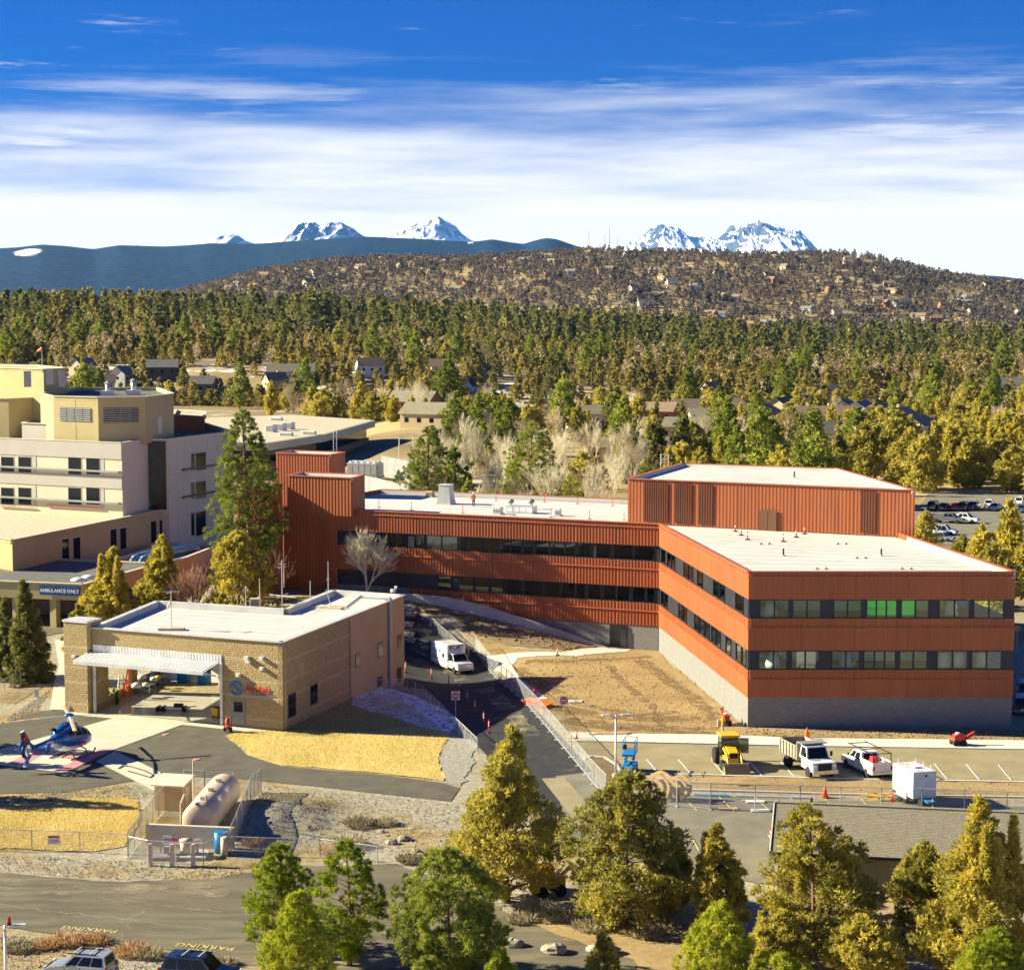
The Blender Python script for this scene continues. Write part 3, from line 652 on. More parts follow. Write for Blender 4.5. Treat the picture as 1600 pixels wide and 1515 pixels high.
# --- big individual trees of the foreground
def fg(px, y0, y1, wpx, env, leaf, seed, label, nclump=300, ntuft=36, blade=(.40, .050), name='juniper_tree', **kw):
    pine = name == 'pine_tree'; kw.setdefault('up', .9 if pine else 1.2); kw['spread'] = 1.0 if pine else .5
    p, H = px_h(px, y0, y1); R = wpx / 2 * p.y / F
    kw.setdefault('clump_r', max(.24, R * .135)); nclump = int(nclump * 1.45); ntuft = int(ntuft * .72); R *= .95; kw['gap'] = kw.get('gap', .25) + .12; kw.setdefault('limbs', 90)
    if pine: nclump = int(nclump * 2.6); ntuft = 9; kw['clump_r'] = max(.17, R * .075); kw['k'] = 6; blade = (max(.30, R * .10), max(.020, R * .0075))
    ms = make_tree(name, H, R, env, leaf, seed, nclump, ntuft, blade, **kw)
    return plant(ms, p, label, name=name)
fg(792, 1408, 1138, 196, 'juniper', 'leaf_juniper', 11, 'tall olive juniper tree beside the shaded access lane', 380, 40, gap=.34)
fg(976, 1446, 1210, 196, 'juniper_wide', 'leaf_juniper', 12, 'broad olive juniper tree in front of the wire cable reels', 380, 40, gap=.32)
fg(1118, 1462, 1288, 112, 'juniper', 'leaf_juniper_gold', 13, 'slim golden juniper tree left of the grey shingled house', 230, 34, gap=.36)
fg(1268, 1498, 1262, 196, 'juniper_wide', 'leaf_juniper_gold', 14, 'golden juniper tree with open branches in front of the grey shingled roof', 340, 36, gap=.44)
fg(1532, 1540, 1250, 210, 'juniper', 'leaf_juniper_gold', 15, 'large golden juniper tree at the lower right corner', 420, 40, gap=.36)
fg(1440, 1478, 1318, 120, 'juniper_wide', 'leaf_juniper', 16, 'dark juniper tree beside the end of the grey house', 230, 34, gap=.38)
fg(1352, 1530, 1432, 130, 'juniper_wide', 'leaf_juniper', 17, 'low dark juniper bush below the grey house wall', 200, 30, gap=.3)
fg(1215, 1520, 1425, 110, 'juniper_wide', 'leaf_juniper', 31, 'low straggling juniper under the golden juniper', 150, 28, gap=.4)
fg(1056, 1415, 1300, 60, 'juniper', 'leaf_juniper', 18, 'narrow dark juniper behind the broad olive juniper', 130, 30)
fg(438, 1488, 1318, 120, 'pine_round', 'leaf_pine_bright', 19, 'rounded bright green pine tree at the edge of the foreground road', 260, 34, (.42, .024), 'pine_tree', k=5, spread=1.0, gap=.3)
fg(546, 1508, 1312, 140, 'pine', 'leaf_pine_bright', 20, 'open bright green pine with yellow tips, middle of three roadside pines', 230, 32, (.42, .024), 'pine_tree', k=5, spread=1.0, gap=.42)
fg(702, 1530, 1326, 186, 'pine_round', 'leaf_pine', 21, 'dense dark green pine tree, rightmost of three roadside pines', 360, 38, (.42, .026), 'pine_tree', k=5, spread=1.0, gap=.26)
fg(470, 1590, 1392, 130, 'pine', 'leaf_pine_bright', 22, 'soft yellow green young pine nearest to the camera', 260, 36, (.40, .022), 'pine_tree', k=7, spread=1.1)
fg(1120, 1580, 1408, 136, 'pine', 'leaf_pine_bright', 23, 'young bright green pine below the slim golden juniper', 250, 36, (.40, .022), 'pine_tree', k=7, spread=1.1)
fg(1548, 1600, 1452, 120, 'pine_round', 'leaf_pine_bright', 24, 'bright yellow green pine in the very bottom right corner', 220, 36, (.36, .022), 'pine_tree', k=7, spread=1.1)
fg(1215, 1600, 1490, 150, 'pine_round', 'leaf_pine_bright', 32, 'low bright pine top at the bottom edge between two junipers', 200, 34, (.36, .022), 'pine_tree', k=7, spread=1.1)
fg(780, 1560, 1480, 50, 'pine', 'leaf_pine_bright', 25, 'small yellow tipped pine at the bottom edge beside the boulders', 80, 24, (.32, .025), 'pine_tree', k=6, spread=1.0)
fg(944, 1535, 1458, 56, 'juniper', 'leaf_juniper', 26, 'small sapling juniper in front of a boulder', 60, 20)
# --- middle distance individuals
fg(390, 938, 642, 130, 'pine', 'leaf_pine', 27, 'tallest green pine tree between the white hospital tower and the red stair tower', 330, 36, (.62, .075), 'pine_tree', k=4, spread=1.0, gap=.34)
fg(374, 963, 832, 112, 'juniper_wide', 'leaf_juniper_gold', 28, 'round golden juniper behind the hangar roof antennas', 260, 34, (.5, .08))
fg(254, 968, 838, 86, 'juniper', 'leaf_juniper_gold', 29, 'conical yellow green juniper behind the hangar roof, right of the ambulance sign', 220, 32, (.5, .08))
fg(174, 990, 858, 82, 'juniper', 'leaf_juniper_gold', 30, 'conical golden juniper beside the hangar corner pillar', 220, 32, (.5, .08))
fg(44, 1064, 908, 92, 'spruce', 'leaf_spruce', 33, 'dark spruce tree at the left edge by the yellow diamond signs', 260, 30, (.45, .06), 'spruce_tree', k=4, droop=.25, up=.1, skirt=.03, gap=.2)
fg(12, 1062, 935, 60, 'spruce', 'leaf_spruce', 34, 'second spruce cut by the left edge of the picture', 160, 28, (.45, .06), 'spruce_tree', k=4, droop=.25, up=.1, skirt=.03)
fg(122, 1030, 945, 46, 'juniper', 'leaf_juniper_gold', 35, 'small juniper squeezed between ambulance canopy and hangar pillar', 110, 28, (.45, .07))
fg(668, 826, 666, 96, 'pine', 'leaf_pine', 36, 'dark green pine rising behind the left half of the red wing roof', 240, 30, (.8, .1), 'pine_tree', k=4, spread=1.0, gap=.36)
fg(826, 834, 660, 96, 'pine_round', 'leaf_pine', 37, 'dark green pine rising behind the middle of the red wing roof', 260, 30, (.8, .1), 'pine_tree', k=4, spread=1.0, gap=.36)
fg(890, 812, 742, 56, 'pine_round', 'leaf_pine_bright', 38, 'low bushy pine behind the right half of the red wing roof', 120, 26, (.7, .1), 'pine_tree', k=4, spread=1.0)
fg(1014, 792, 716, 46, 'pine_round', 'leaf_pine', 39, 'bushy pine top showing left of the red penthouse', 110, 26, (.7, .1), 'pine_tree', k=4, spread=1.0)
p, H = px_h(573, 948, 820)
t = thing('bare_tree', 'leafless tree standing in front of the shaded red wing', 'tree', p); place(bare_tree(H, 4, MATS['twig_pale'], .46, 6, H * .017, thin=.64), 'branches', t)
p, H = px_h(440, 950, 850); t = thing('bare_tree', 'thin leafless tree at the foot of the red stair tower', 'tree', p); place(bare_tree(H, 9, MATS['twig_red'], .6, 4, H * .008), 'branches', t)
p, H = px_h(306, 968, 878); t = thing('shrub', 'reddish brown leafless shrub between two golden junipers', 'shrub', p); place(bare_tree(H, 6, MATS['twig_red'], .5, 4, H * .01, multi=7), 'branches', t)

for x, y, w_ in ((-95, 1168, 'upper'), (-150, 1190, 'middle'), (-70, 1250, 'lower')):
    p = G(x, y); plant(make_tree('t', 7.5, 2.4, 'juniper', 'leaf_juniper', 70 + y, 120, 24, (.45, .06)), p, 'juniper just outside the left edge shading the apron, %s one' % w_, name='juniper_tree')
# --- shared trees for the belts behind
def lib(n, H, R, env, leaf, seed, **kw): return [make_tree('t', H, R, env, leaf, seed + i * 13, **kw) for i in range(n)]
JUN = lib(4, 10, 3.0, 'juniper', 'leaf_juniper_gold', 101, nclump=90, ntuft=14, blade=(.95, .19), k=2, clump_r=.8, limbs=12)
JUW = lib(3, 10, 4.0, 'juniper_wide', 'leaf_juniper', 201, nclump=110, ntuft=14, blade=(.95, .19), k=2, clump_r=.9, limbs=12)
PIN = lib(4, 18, 4.0, 'pine', 'leaf_pine', 301, nclump=110, ntuft=14, blade=(1.2, .22), k=2, clump_r=1.0, limbs=12, gap=.35, spread=1)
SPR = lib(2, 16, 3.4, 'spruce', 'leaf_spruce', 401, nclump=110, ntuft=12, blade=(1.1, .22), k=2, clump_r=.8, droop=.25, up=.1, limbs=8)
ASP = [bare_tree(14, 60 + i, MATS['twig_pale'], .30, 5, .11, thin=.62) for i in range(4)]
BRD = [bare_tree(11, 80 + i, MATS['twig'], .5, 5, .14) for i in range(3)]
BLOCK = []                                   # plan rectangles kept free of trees: (x0, x1, y0, y1)
def free(x, y): return not any(a < x < b and c < y < d for a, b, c, d in BLOCK)
TREES = []
def scatter(px0, px1, Y0, Y1, n, mixw, label, group, hs=(.75, 1.25), seed=0, tries=20):
    rg = random.Random(seed); k = 0
    names = {'J': ('juniper_tree', JUN, 10), 'W': ('juniper_tree', JUW, 10), 'P': ('pine_tree', PIN, 18), 'S': ('spruce_tree', SPR, 16), 'A': ('bare_tree', ASP, 14), 'B': ('bare_tree', BRD, 11)}
    words = {'J': 'slim golden juniper', 'W': 'broad olive juniper', 'P': 'dark green pine', 'S': 'dark conical spruce', 'A': 'pale leafless aspen', 'B': 'brown leafless broadleaf tree'}
    made = {}
    for _ in range(n * tries):
        if k >= n: break
        Y = math.sqrt(rg.uniform(Y0 ** 2, Y1 ** 2)); px = rg.uniform(px0, px1); X = (px - 800) / F * Y
        if not free(X, Y): continue
        s = rg.choices(list(mixw), list(mixw.values()))[0]; nm, lb, H0 = names[s]
        if any((X - a) ** 2 + (Y - b) ** 2 < 7 for a, b in TREES): continue
        TREES.append((X, Y)); k += 1
        ms = rg.choice(lb); sc = rg.uniform(*hs); z = h1(X, Y)
        if s in 'AB':
            t = thing(nm, words[s] + ' ' + label, 'tree', (X, Y, z), rg.uniform(0, 6.28), words[s] + ' ' + group, sc); place(ms, 'branches', t)
        else: t = plant(ms, (X, Y, z), words[s] + ' ' + label, rg.uniform(0, 6.28), (sc * rg.uniform(.85, 1.15),) * 2 + (sc,), nm, words[s] + ' ' + group)
        made.setdefault(s, []).append((px, t))
    for s, L_ in made.items():
        for i, (_, t) in enumerate(sorted(L_, key=lambda q: q[0])):
            if len(L_) > 1: t['label'] = t['label'] + ', ' + ordinal(i) + ' from left'
ORD = 'first second third fourth fifth sixth seventh eighth ninth tenth eleventh twelfth thirteenth fourteenth fifteenth sixteenth seventeenth eighteenth nineteenth'.split()
TENS = {2: 'twenty', 3: 'thirty', 4: 'forty', 5: 'fifty', 6: 'sixty', 7: 'seventy', 8: 'eighty', 9: 'ninety'}
def ordinal(i):
    i += 1
    if i < 20: return ORD[i - 1]
    t, u = divmod(i % 100 if i >= 100 else i, 10); pre = 'hundred-and-' if i >= 100 else ''
    if i >= 100 and i % 100 < 20: return pre + (ORD[i % 100 - 1] if i % 100 else 'zeroth')
    return pre + (TENS[t][:-1] + 'ieth' if u == 0 else TENS[t] + '-' + ORD[u - 1])
BLOCK += [(-140, -20, 235, 640), (-75, 95, 100, 285), (70, 105, 330, 435)]
# ------------------------------------------------------------------ building materials
M('red_metal', (.325, .09, .027), .5, (.37, .105, .032), .9, spec=.4, ovar=.07, stretch=(1, 1, .12), wear=((.24, .065, .025), .8, .55, .8))
M('red_metal_dark', (.12, .034, .013), .55, (.145, .042, .016), .4)
M('red_trim', (.40, .13, .055), .5)
M('dark_infill', (.022, .026, .036), .45, (.030, .034, .045), .5)
M('frame_dark', (.03, .032, .038), .4)
M('roof_white', (.54, .535, .50), .7, (.60, .595, .56), .12, wear=((.43, .41, .36), .30, .54, .80))
M('roof_seam', (.40, .39, .36), .7)
M('foundation_block', (.20, .20, .185), .9)
blockmat('foundation_masonry', (.205, .205, .195), (.25, .245, .23), (.15, .15, .145), .4, .2, .25)
blockmat('split_block', (.42, .31, .145), (.50, .375, .185), (.30, .23, .12), .42, .21, .9, bands=[(.85, 1.05, (.52, .42, .25)), (3.0, 3.25, (.52, .42, .25)), (4.5, 4.75, (.50, .40, .235)), (6.55, 6.8, (.52, .42, .25))])
M('stucco_tan', (.46, .345, .18), .9, (.50, .38, .20), .4, bump=.2, bscale=20)
M('interior_light', (.78, .78, .72), .8)
M('interior_floor', (.50, .47, .38), .22, (.55, .52, .43), .6)
M('metal_grey', (.42, .43, .42), .45, metal=.3)
M('metal_light', (.62, .63, .62), .45, metal=.2)
M('metal_galv', (.55, .57, .58), .4, metal=.5)
M('steel_white', (.80, .79, .74), .4)
M('door_brown', (.16, .07, .035), .6)
M('door_grey', (.26, .26, .25), .5)
M('black', (.012, .012, .013), .5)
M('rubber', (.02, .02, .021), .85)
M('blue_sign', (.012, .07, .24), .5)
M('logo_blue', (.015, .15, .42), .5)
M('logo_red', (.55, .03, .035), .5)
M('white', (.82, .82, .80), .5)
M('orange', (.85, .13, .015), .55)
M('safety_red', (.72, .055, .035), .55)
M('yellow', (.78, .46, .02), .45, (.70, .40, .02), 2)
M('hivis', (.85, .30, .02), .7)
M('skin', (.45, .25, .17), .6)
M('denim', (.03, .04, .075), .8)
M('plastic_wrap', (.72, .76, .76), .3)
M('wood', (.52, .36, .19), .8, (.60, .43, .24), 3)
M('green_glow', (.02, .5, .07), .6, emit=(.02, .9, .12, .07))
glassmat('glass_green', (.80, .97, .86), .10, 1.0)
glassmat('glass_dark', (.25, .30, .30), .05, .8)
glassmat('glass_car', (.10, .12, .13), .06, .6)

RZ = [2.93, 4.73, 5.67, 7.53, 9.71, 10.65, 12.46, 15.16]
def ribbed(A, B, z0, z1, pitch=.6, depth=.10, flat=.52):
    """one formed metal panel between plan points A and B: box ribs standing out"""
    A = Vector((A[0], A[1], 0)); B = Vector((B[0], B[1], 0)); d = (B - A); L = d.length; d.normalize(); n = Vector((d.y, -d.x, 0))
    k = max(1, round(L / pitch)); p = L / k; prof = [(0, 0)]
    for i in range(k):
        x = i * p; prof += [(x + p * flat * .5, 0), (x + p * flat * .5 + p * .08, depth), (x + p * (1 - flat * .5) - p * .08, depth), (x + p * (1 - flat * .5), 0)]
    prof.append((L, 0)); m = MB()
    lo = [m.pt(A + d * x + n * y + Vector((0, 0, z0))) for x, y in prof]; hi = [m.pt(A + d * x + n * y + Vector((0, 0, z1))) for x, y in prof]
    m.f += [[lo[i], lo[i + 1], hi[i + 1], hi[i]] for i in range(len(prof) - 1)]
    return m
def panel_run(parent, A, B, z0, z1, mat='red_metal', seg=5.4, pitch=.6, depth=.10, name='metal_panel', flat=.52):
    A = Vector((A[0], A[1])); B = Vector((B[0], B[1])); L = (B - A).length; k = max(1, round(L / seg))
    for i in range(k):
        a = A.lerp(B, i / k + (.0012 if i else 0)); b = A.lerp(B, (i + 1) / k)
        ribbed(a, b, z0, z1, pitch, depth, flat).build(name, mat, parent, world=True)
def ledge(parent, A, B, z, out=.16, t=.14, mat='red_trim', name='trim'):
    A = Vector((A[0], A[1], z)); B = Vector((B[0], B[1], z)); d = (B - A).normalized(); n = Vector((d.y, -d.x, 0))
    return MB().beam(A + n * out / 2, B + n * out / 2, out, t).build(name, mat, parent, world=True)
def glazing(parent, A, B, z0, z1, spans, mat='glass_green', inset=-.10):
    """panes between distances s0..s1 along A-B, each in its own dark frame"""
    A = Vector((A[0], A[1], 0)); B = Vector((B[0], B[1], 0)); d = (B - A).normalized(); n = Vector((d.y, -d.x, 0)); up = Vector((0, 0, 1))
    for s0, s1 in spans:
        q = lambda s, z, o: A + d * s + n * (inset + o) + up * z
        w = MB()
        for (a, b) in (((s0, z0), (s1, z0)), ((s0, z1), (s1, z1)), ((s0, z0), (s0, z1)), ((s1, z0), (s1, z1))):
            w.beam(q(a[0], a[1], .03), q(b[0], b[1], .03), .09, .09)
        fr = w.build('window', 'frame_dark', parent, world=True)
        inv = pmat(parent).inverted()
        g = MB(); g.quad(q(s0, z0, 0), q(s1, z0, 0), q(s1, z1, 0), q(s0, z1, 0)); gm = g.mesh('pane', mat, inv=inv)
        link(bpy.data.objects.new('pane', gm), fr)
def infill(parent, A, B, z0, z1, spans, L=None, inset=-.10, name='infill_panel', mat='dark_infill'):
    """the opaque stretches of a window strip between the glazed spans"""
    A = Vector((A[0], A[1], 0)); B = Vector((B[0], B[1], 0)); d = (B - A).normalized(); n = Vector((d.y, -d.x, 0)); L = L or (B - A).length
    s = 0.0
    for a, b in sorted(spans) + [(L, L)]:
        if a - s > .15:
            MB().beam(A + d * (s + .01) + n * (inset - .04) + Vector((0, 0, (z0 + z1) / 2)), A + d * (a - .01) + n * (inset - .04) + Vector((0, 0, (z0 + z1) / 2)), .08, z1 - z0).build(name, mat, parent, world=True)
        s = max(s, b)
def px_spans(A, B, pairs, py):
    out = []
    for a, b in pairs:
        s0 = wall_pt(A, B, a, py)[0]; s1 = wall_pt(A, B, b, py)[0]; out.append((s0, s1))
    return out

# ------------------------------------------------------------------ the red metal-clad building
ZP = 15.16
FL = W(1170, 893, ZP); FR = W(1587, 893, ZP); WL = W(1030, 818, ZP); R2 = W(1422, 838, ZP)
BR = FR + (R2 - FR) * 2.1; LB = FL + (WL - FL) * 1.5
def on_line(P, d, px):
    r = ray(px, 800); n = Vector((-d.y, d.x, 0)); t = P.dot(n) / r.dot(n); return Vector((r.x * t, r.y * t, ZP))
wd = (W(550.6, 794, ZP) - W(1026.5, 815.5, ZP)); wd.z = 0; wd.normalize()
WE = on_line(WL, wd, 443); WT = on_line(WL, wd, 527)
wn = Vector((-wd.y, wd.x, 0)); wn = -wn if wn.y < 0 else wn
WBL = WE + wn * 27; WBR = WL + wn * 27
red = thing('red_metal_building', 'rust red metal clad hospital wing with window strips and white roofs', 'building', (FL.x, FL.y, 0))
blockp = [FL, FR, BR, LB]; wingp = [WE, WL, WL + wn * 26, WE + wn * 26]
for nm, poly, dz in (('block', blockp, 0.0), ('wing', wingp, -.03)):
    pl = [(p.x, p.y) for p in poly]
    MB().prism(offset_poly(pl, .06), -2, RZ[0] + .02 + dz).build('foundation', 'foundation_masonry', red, world=True)
    for z0, z1 in ((RZ[0] + .03, RZ[2] - .02), (RZ[3] + .02, RZ[5] - .02)):
        MB().prism(offset_poly(pl, .22), z0 + dz, z1 + dz).build('floor_slab', 'dark_infill', red, world=True)
    MB().prism(offset_poly(pl, .22), RZ[6] + .02 + dz, 14.62 + dz).build('roof', 'roof_white', red, world=True)
    for z0, z1 in ((RZ[2], RZ[3]), (RZ[5], RZ[6])):
        MB().prism(offset_poly(pl, 5.0 if nm == 'block' else 4.0), z0 - .03 + dz, z1 + .03 + dz).build('partition_wall', 'interior_light', red, world=True)
# parapets: a capped upstand along each outer edge
def parapet(parent, A, B, z, h=.56, t=.34, mat='red_trim', capmat='red_trim'):
    A = Vector((A[0], A[1], 0)); B = Vector((B[0], B[1], 0)); d = (B - A).normalized(); n = Vector((d.y, -d.x, 0))
    MB().beam(A - n * (t / 2 + .02) + Vector((0, 0, z - h / 2 - .06)), B - n * (t / 2 + .02) + Vector((0, 0, z - h / 2 - .06)), t, h).build('parapet', 'roof_white', parent, world=True)
    MB().beam(A - n * (t / 2 - .10) + Vector((0, 0, z)), B - n * (t / 2 - .10) + Vector((0, 0, z)), t + .16, .10).build('parapet_cap', capmat, parent, world=True)
for a, b in ((FL, FR), (FR, R2), (WL, FL)): parapet(red, a, b, ZP)
parapet(red, WE, WL, ZP - .02); parapet(red, WBR, WBL, ZP - .02)
def seams(parent, a, b, c, d, z, n):
    for i in range(1, n):
        p, q = a.lerp(d, i / n), b.lerp(c, i / n); MB().beam((p.x, p.y, z), (q.x, q.y, z), .07, .02).build('roof_seam', 'roof_seam', parent, world=True)
seams(red, FL.lerp(FR, .02), FR.lerp(FL, .02), R2, WL, 14.625, 12); seams(red, WE.lerp(WL, .25), WL, WL + wn * 25, WE.lerp(WL, .25) + wn * 25, 14.595, 7)
# cladding bands
for (A, B) in ((FL, FR), (WL, FL), (FR, BR)):
    L = (B - A).length
    for z0, z1 in ((RZ[0], RZ[1]), (RZ[1], RZ[2]), (RZ[3], RZ[4]), (RZ[4], RZ[5]), (RZ[6], ZP - .5), (ZP - .5, ZP)):
        panel_run(red, A, B, z0 + .03, z1, depth=.035 if z1 in (RZ[1], RZ[4]) or z0 == RZ[6] else .06)
    for z in (RZ[1] + .01, RZ[4] + .01, ZP - .49): ledge(red, A, B, z, .13, .07)
for z0, z1 in ((RZ[0], RZ[1]), (RZ[1], RZ[2]), (RZ[3], RZ[4]), (RZ[4], RZ[5]), (RZ[6], ZP - .5), (ZP - .5, ZP - .03)):
    a = WT if z0 > RZ[2] else on_line(WL, wd, 640)
    panel_run(red, a, WL, z0 + .03, z1, depth=.055, pitch=.42, flat=.5)
for z in (RZ[1] + .01, RZ[4] + .01, ZP - .49): ledge(red, WT if z > RZ[2] else on_line(WL, wd, 640), WL, z, .20, .09)
lv = [-1, 5.7, 7.5, 9.7, 12.4, ZP - .03]
for z0, z1 in zip(lv, lv[1:]): panel_run(red, WE, WT, z0 + .02, z1, depth=.05, pitch=.46, mat='red_metal')
panel_run(red, WBL, WE, 0, ZP, pitch=1.2)
# window strips
def cr4(v): return 960 + v / 2.5
up_ = [(570, 625), (627, 680), (698, 752), (754, 806), (858, 910), (913, 965), (987, 1023), (1025, 1062), (1064, 1103), (1122, 1175), (1178, 1228), (1270, 1328), (1330, 1387), (1405, 1463), (1465, 1520)]
lo_ = [(565, 620), (622, 674), (692, 745), (747, 800), (850, 903), (906, 957), (975, 1015), (1017, 1055), (1057, 1098), (1115, 1167), (1170, 1222), (1262, 1320), (1323, 1379), (1397, 1453), (1456, 1512)]
for pairs, z0, z1, py in ((up_, RZ[5], RZ[6], 950), (lo_, RZ[2], RZ[3], 1030)):
    sp = px_spans(FL, FR, [(cr4(a), cr4(b)) for a, b in pairs], py)
    glazing(red, FL, FR, z0 + .06, z1 - .06, sp, inset=-.12); infill(red, FL, FR, z0, z1, sp, inset=-.12)
LL = (FL - WL).length
fr_u = [(.02, .075), (.10, .15), (.155, .20), (.31, .36), (.365, .42), (.47, .53), (.645, .70), (.71, .765), (.87, .945)]
fr_l = [(.02, .06), (.07, .11), (.25, .30), (.31, .35), (.44, .49), (.50, .55), (.56, .61), (.63, .67), (.68, .725), (.78, .83), (.88, .93), (.935, .975)]
for fr, z0, z1 in ((fr_u, RZ[5], RZ[6]), (fr_l, RZ[2], RZ[3])):
    sp = [(a * LL, b * LL) for a, b in fr]; glazing(red, WL, FL, z0 + .06, z1 - .06, sp, inset=-.12); infill(red, WL, FL, z0, z1, sp, inset=-.12)
def cr3(v): return 500 + v / 2.963
WLn = (WL - WT).length
wu = [(280, 335), (345, 395), (435, 480), (490, 560), (562, 635), (640, 675), (690, 740), (748, 815), (825, 880), (882, 932), (940, 985), (995, 1060), (1064, 1130), (1134, 1180), (1192, 1253), (1278, 1345), (1358, 1450), (1454, 1545)]
wl = [(545, 605), (640, 708), (718, 780), (790, 855), (862, 935), (945, 1030), (1040, 1110), (1118, 1180), (1184, 1228), (1238, 1300), (1312, 1370), (1374, 1432), (1445, 1505), (1512, 1548)]
A2 = on_line(WL, wd, 620)
spu = px_spans(WT, WL, [(cr3(a), cr3(b)) for a, b in wu], 845); glazing(red, WT, WL, RZ[5] + .06, RZ[6] - .06, spu, 'glass_dark', inset=-.14); infill(red, WT, WL, RZ[5], RZ[6], spu, inset=-.14)
spl = px_spans(A2, WL, [(cr3(a), cr3(b)) for a, b in wl], 915); glazing(red, A2, WL, RZ[2] + .06, RZ[3] - .06, spl, 'glass_dark', inset=-.14); infill(red, A2, WL, RZ[2], RZ[3], spl, inset=-.14)
infill(red, WT, A2, RZ[2], RZ[3], [], inset=-.14)
infill(red, WT, on_line(WL, wd, 640), RZ[0], RZ[2], [], inset=-.05, mat='foundation_block', name='wall')
# plastic-wrapped fittings standing inside the rooms
def wrapped(x, y, z, r, h, label):
    m = MB(); rg = random.Random(int(x * 31)); R = []
    for j in range(6):
        t = j / 5; R.append([(math.cos(a * .7854) * r * (1 - .45 * t * t) * rg.uniform(.8, 1.15), math.sin(a * .7854) * r * (1 - .45 * t * t) * rg.uniform(.8, 1.15), h * t) for a in range(8)])
    m.rings(R); t = thing('wrapped_equipment', label, 'equipment', (x, y, z)); m.build('plastic_sheet', 'plastic_wrap', t, True)
for i, (px, fl, lab) in enumerate(((1478, 0, 'plastic wrapped equipment behind lower front windows, second bay from right'), (1500, 0, 'plastic wrapped equipment in lower front windows beside the wrapped pair'), (1537, 0, 'bright plastic wrapped equipment in the lower right corner windows'), (1205, 1, 'wrapped equipment behind the upper left front window'), (1490, 1, 'wrapped equipment behind the upper front windows near the right end'), (1325, 0, 'orange wrapped machine behind the lower front windows'), (1212, 0, 'wrapped equipment behind the lower left front window'))):
    s, _ = wall_pt(FL, FR, px, 950 if fl else 1030); d = (FR - FL).normalized(); q = FL + d * s + Vector((-d.y, d.x, 0)) * 1.4
    wrapped(q.x, q.y, (RZ[5] if fl else RZ[2]) - .01, .75, 1.5, lab)
# emissive sheet gives the green glow of a lit room behind the upper front windows
d = (FR - FL).normalized(); s0, _ = wall_pt(FL, FR, cr4(1000), 950); s1, _ = wall_pt(FL, FR, cr4(1190), 950); nq = Vector((-d.y, d.x, 0))
MB().beam(FL + d * s0 + nq * 2.2 + Vector((0, 0, 11.5 - ZP)), FL + d * s1 + nq * 2.2 + Vector((0, 0, 11.5 - ZP)), .1, 1.7).build('green_glow_sheet', 'green_glow', red, world=True)['label'] = 'glowing green sheet standing for the lit room behind the upper windows'
# penthouse
PH = [W(981, 748, 20.0), W(1430, 766, 20.0), W(1308, 732, 20.0), W(1066, 724, 20.0)]
php = [(p.x, p.y) for p in PH]
MB().prism(offset_poly(php, .2), 14.5, 19.62).build('penthouse_roof', 'roof_white', red, world=True)
for i in range(4):
    a, b = PH[i], PH[(i + 1) % 4]; panel_run(red, a, b, 14.7, 20.0, seg=7, pitch=.44, depth=.025); parapet(red, a, b, 20.03, h=.34)
PA, PB = PH[0], PH[1]
for x0, x1 in ((1006, 1045), (1054, 1082), (1091, 1115), (1344, 1370)):
    (a, _), (b, _) = wall_pt(PA, PB, x0, 790), wall_pt(PA, PB, x1, 790); d = (PB - PA).normalized()
    ribbed(PA + d * a + Vector((d.y, -d.x, 0)) * .11, PA + d * b + Vector((d.y, -d.x, 0)) * .11, 15.0, 19.75, .3, .03).build('louvre_panel', 'red_metal_dark', red, world=True)
(a, _), (b, _) = wall_pt(PA, PB, 1187, 810), wall_pt(PA, PB, 1214, 810); d = (PB - PA).normalized(); nn = Vector((d.y, -d.x, 0)); mid = (a + b) / 2
for u, v in ((a, mid - .03), (mid + .03, b)):
    MB().beam(PA + d * u + nn * .16 + Vector((0, 0, 15.8 - 20)), PA + d * v + nn * .16 + Vector((0, 0, 15.8 - 20)), .1, 2.4).build('door', 'door_brown', red, world=True)
# stair towers at the left end
for pts, zt, zb in (([(449.7, 742.9), (550.3, 747.1), (570, 741.5), (472, 738)], 19.2, 14.4), ([(431.4, 707.7), (515.7, 710.6), (539, 706.6), (456.7, 703.8)], 20.5, 5.0)):
    Q = [W(x, y, zt) for x, y in pts]
    MB().prism(offset_poly([(p.x, p.y) for p in Q], .18), zb, zt - .35).build('tower_roof', 'roof_white', red, world=True)
    for i in range(4):
        panel_run(red, Q[i], Q[(i + 1) % 4], zb, zt, pitch=.46, depth=.05, seg=9); parapet(red, Q[i], Q[(i + 1) % 4], zt + .03, h=.3, t=.25)
# connecting block behind the tall pine, sized to cast the slanting shadow on the wing
c0 = WE - wn * 5.8; cq = [c0 + wd * 3.4, c0, c0 + wn * 5.6, c0 + wn * 5.6 + wd * 3.4]
MB().prism(offset_poly([(p.x, p.y) for p in cq], .15), -1, 17.8).build('connector_roof', 'roof_white', red, world=True)
for i in range(4): panel_run(red, cq[i], cq[(i + 1) % 4], -1, 18.1, pitch=.46, depth=.05, seg=9); parapet(red, cq[i], cq[(i + 1) % 4], 18.13, h=.3, t=.25)
# door in the wing's foot; a flat black slab paints its recess shade
(a, _), (b, _) = wall_pt(WT, WL, 953, 990), wall_pt(WT, WL, 980, 990); d = (WL - WT).normalized(); nn = Vector((d.y, -d.x, 0))
MB().beam(WT + d * a + nn * .0 + Vector((0, 0, 1.35 - ZP)), WT + d * b + nn * .0 + Vector((0, 0, 1.35 - ZP)), .2, 2.9).build('recess_shade', 'black', red, world=True)
MB().beam(WT + d * (b - .8) + nn * .12 + Vector((0, 0, 1.2 - ZP)), WT + d * (b - .05) + nn * .12 + Vector((0, 0, 1.2 - ZP)), .08, 2.3).build('door', 'frame_dark', red, world=True)
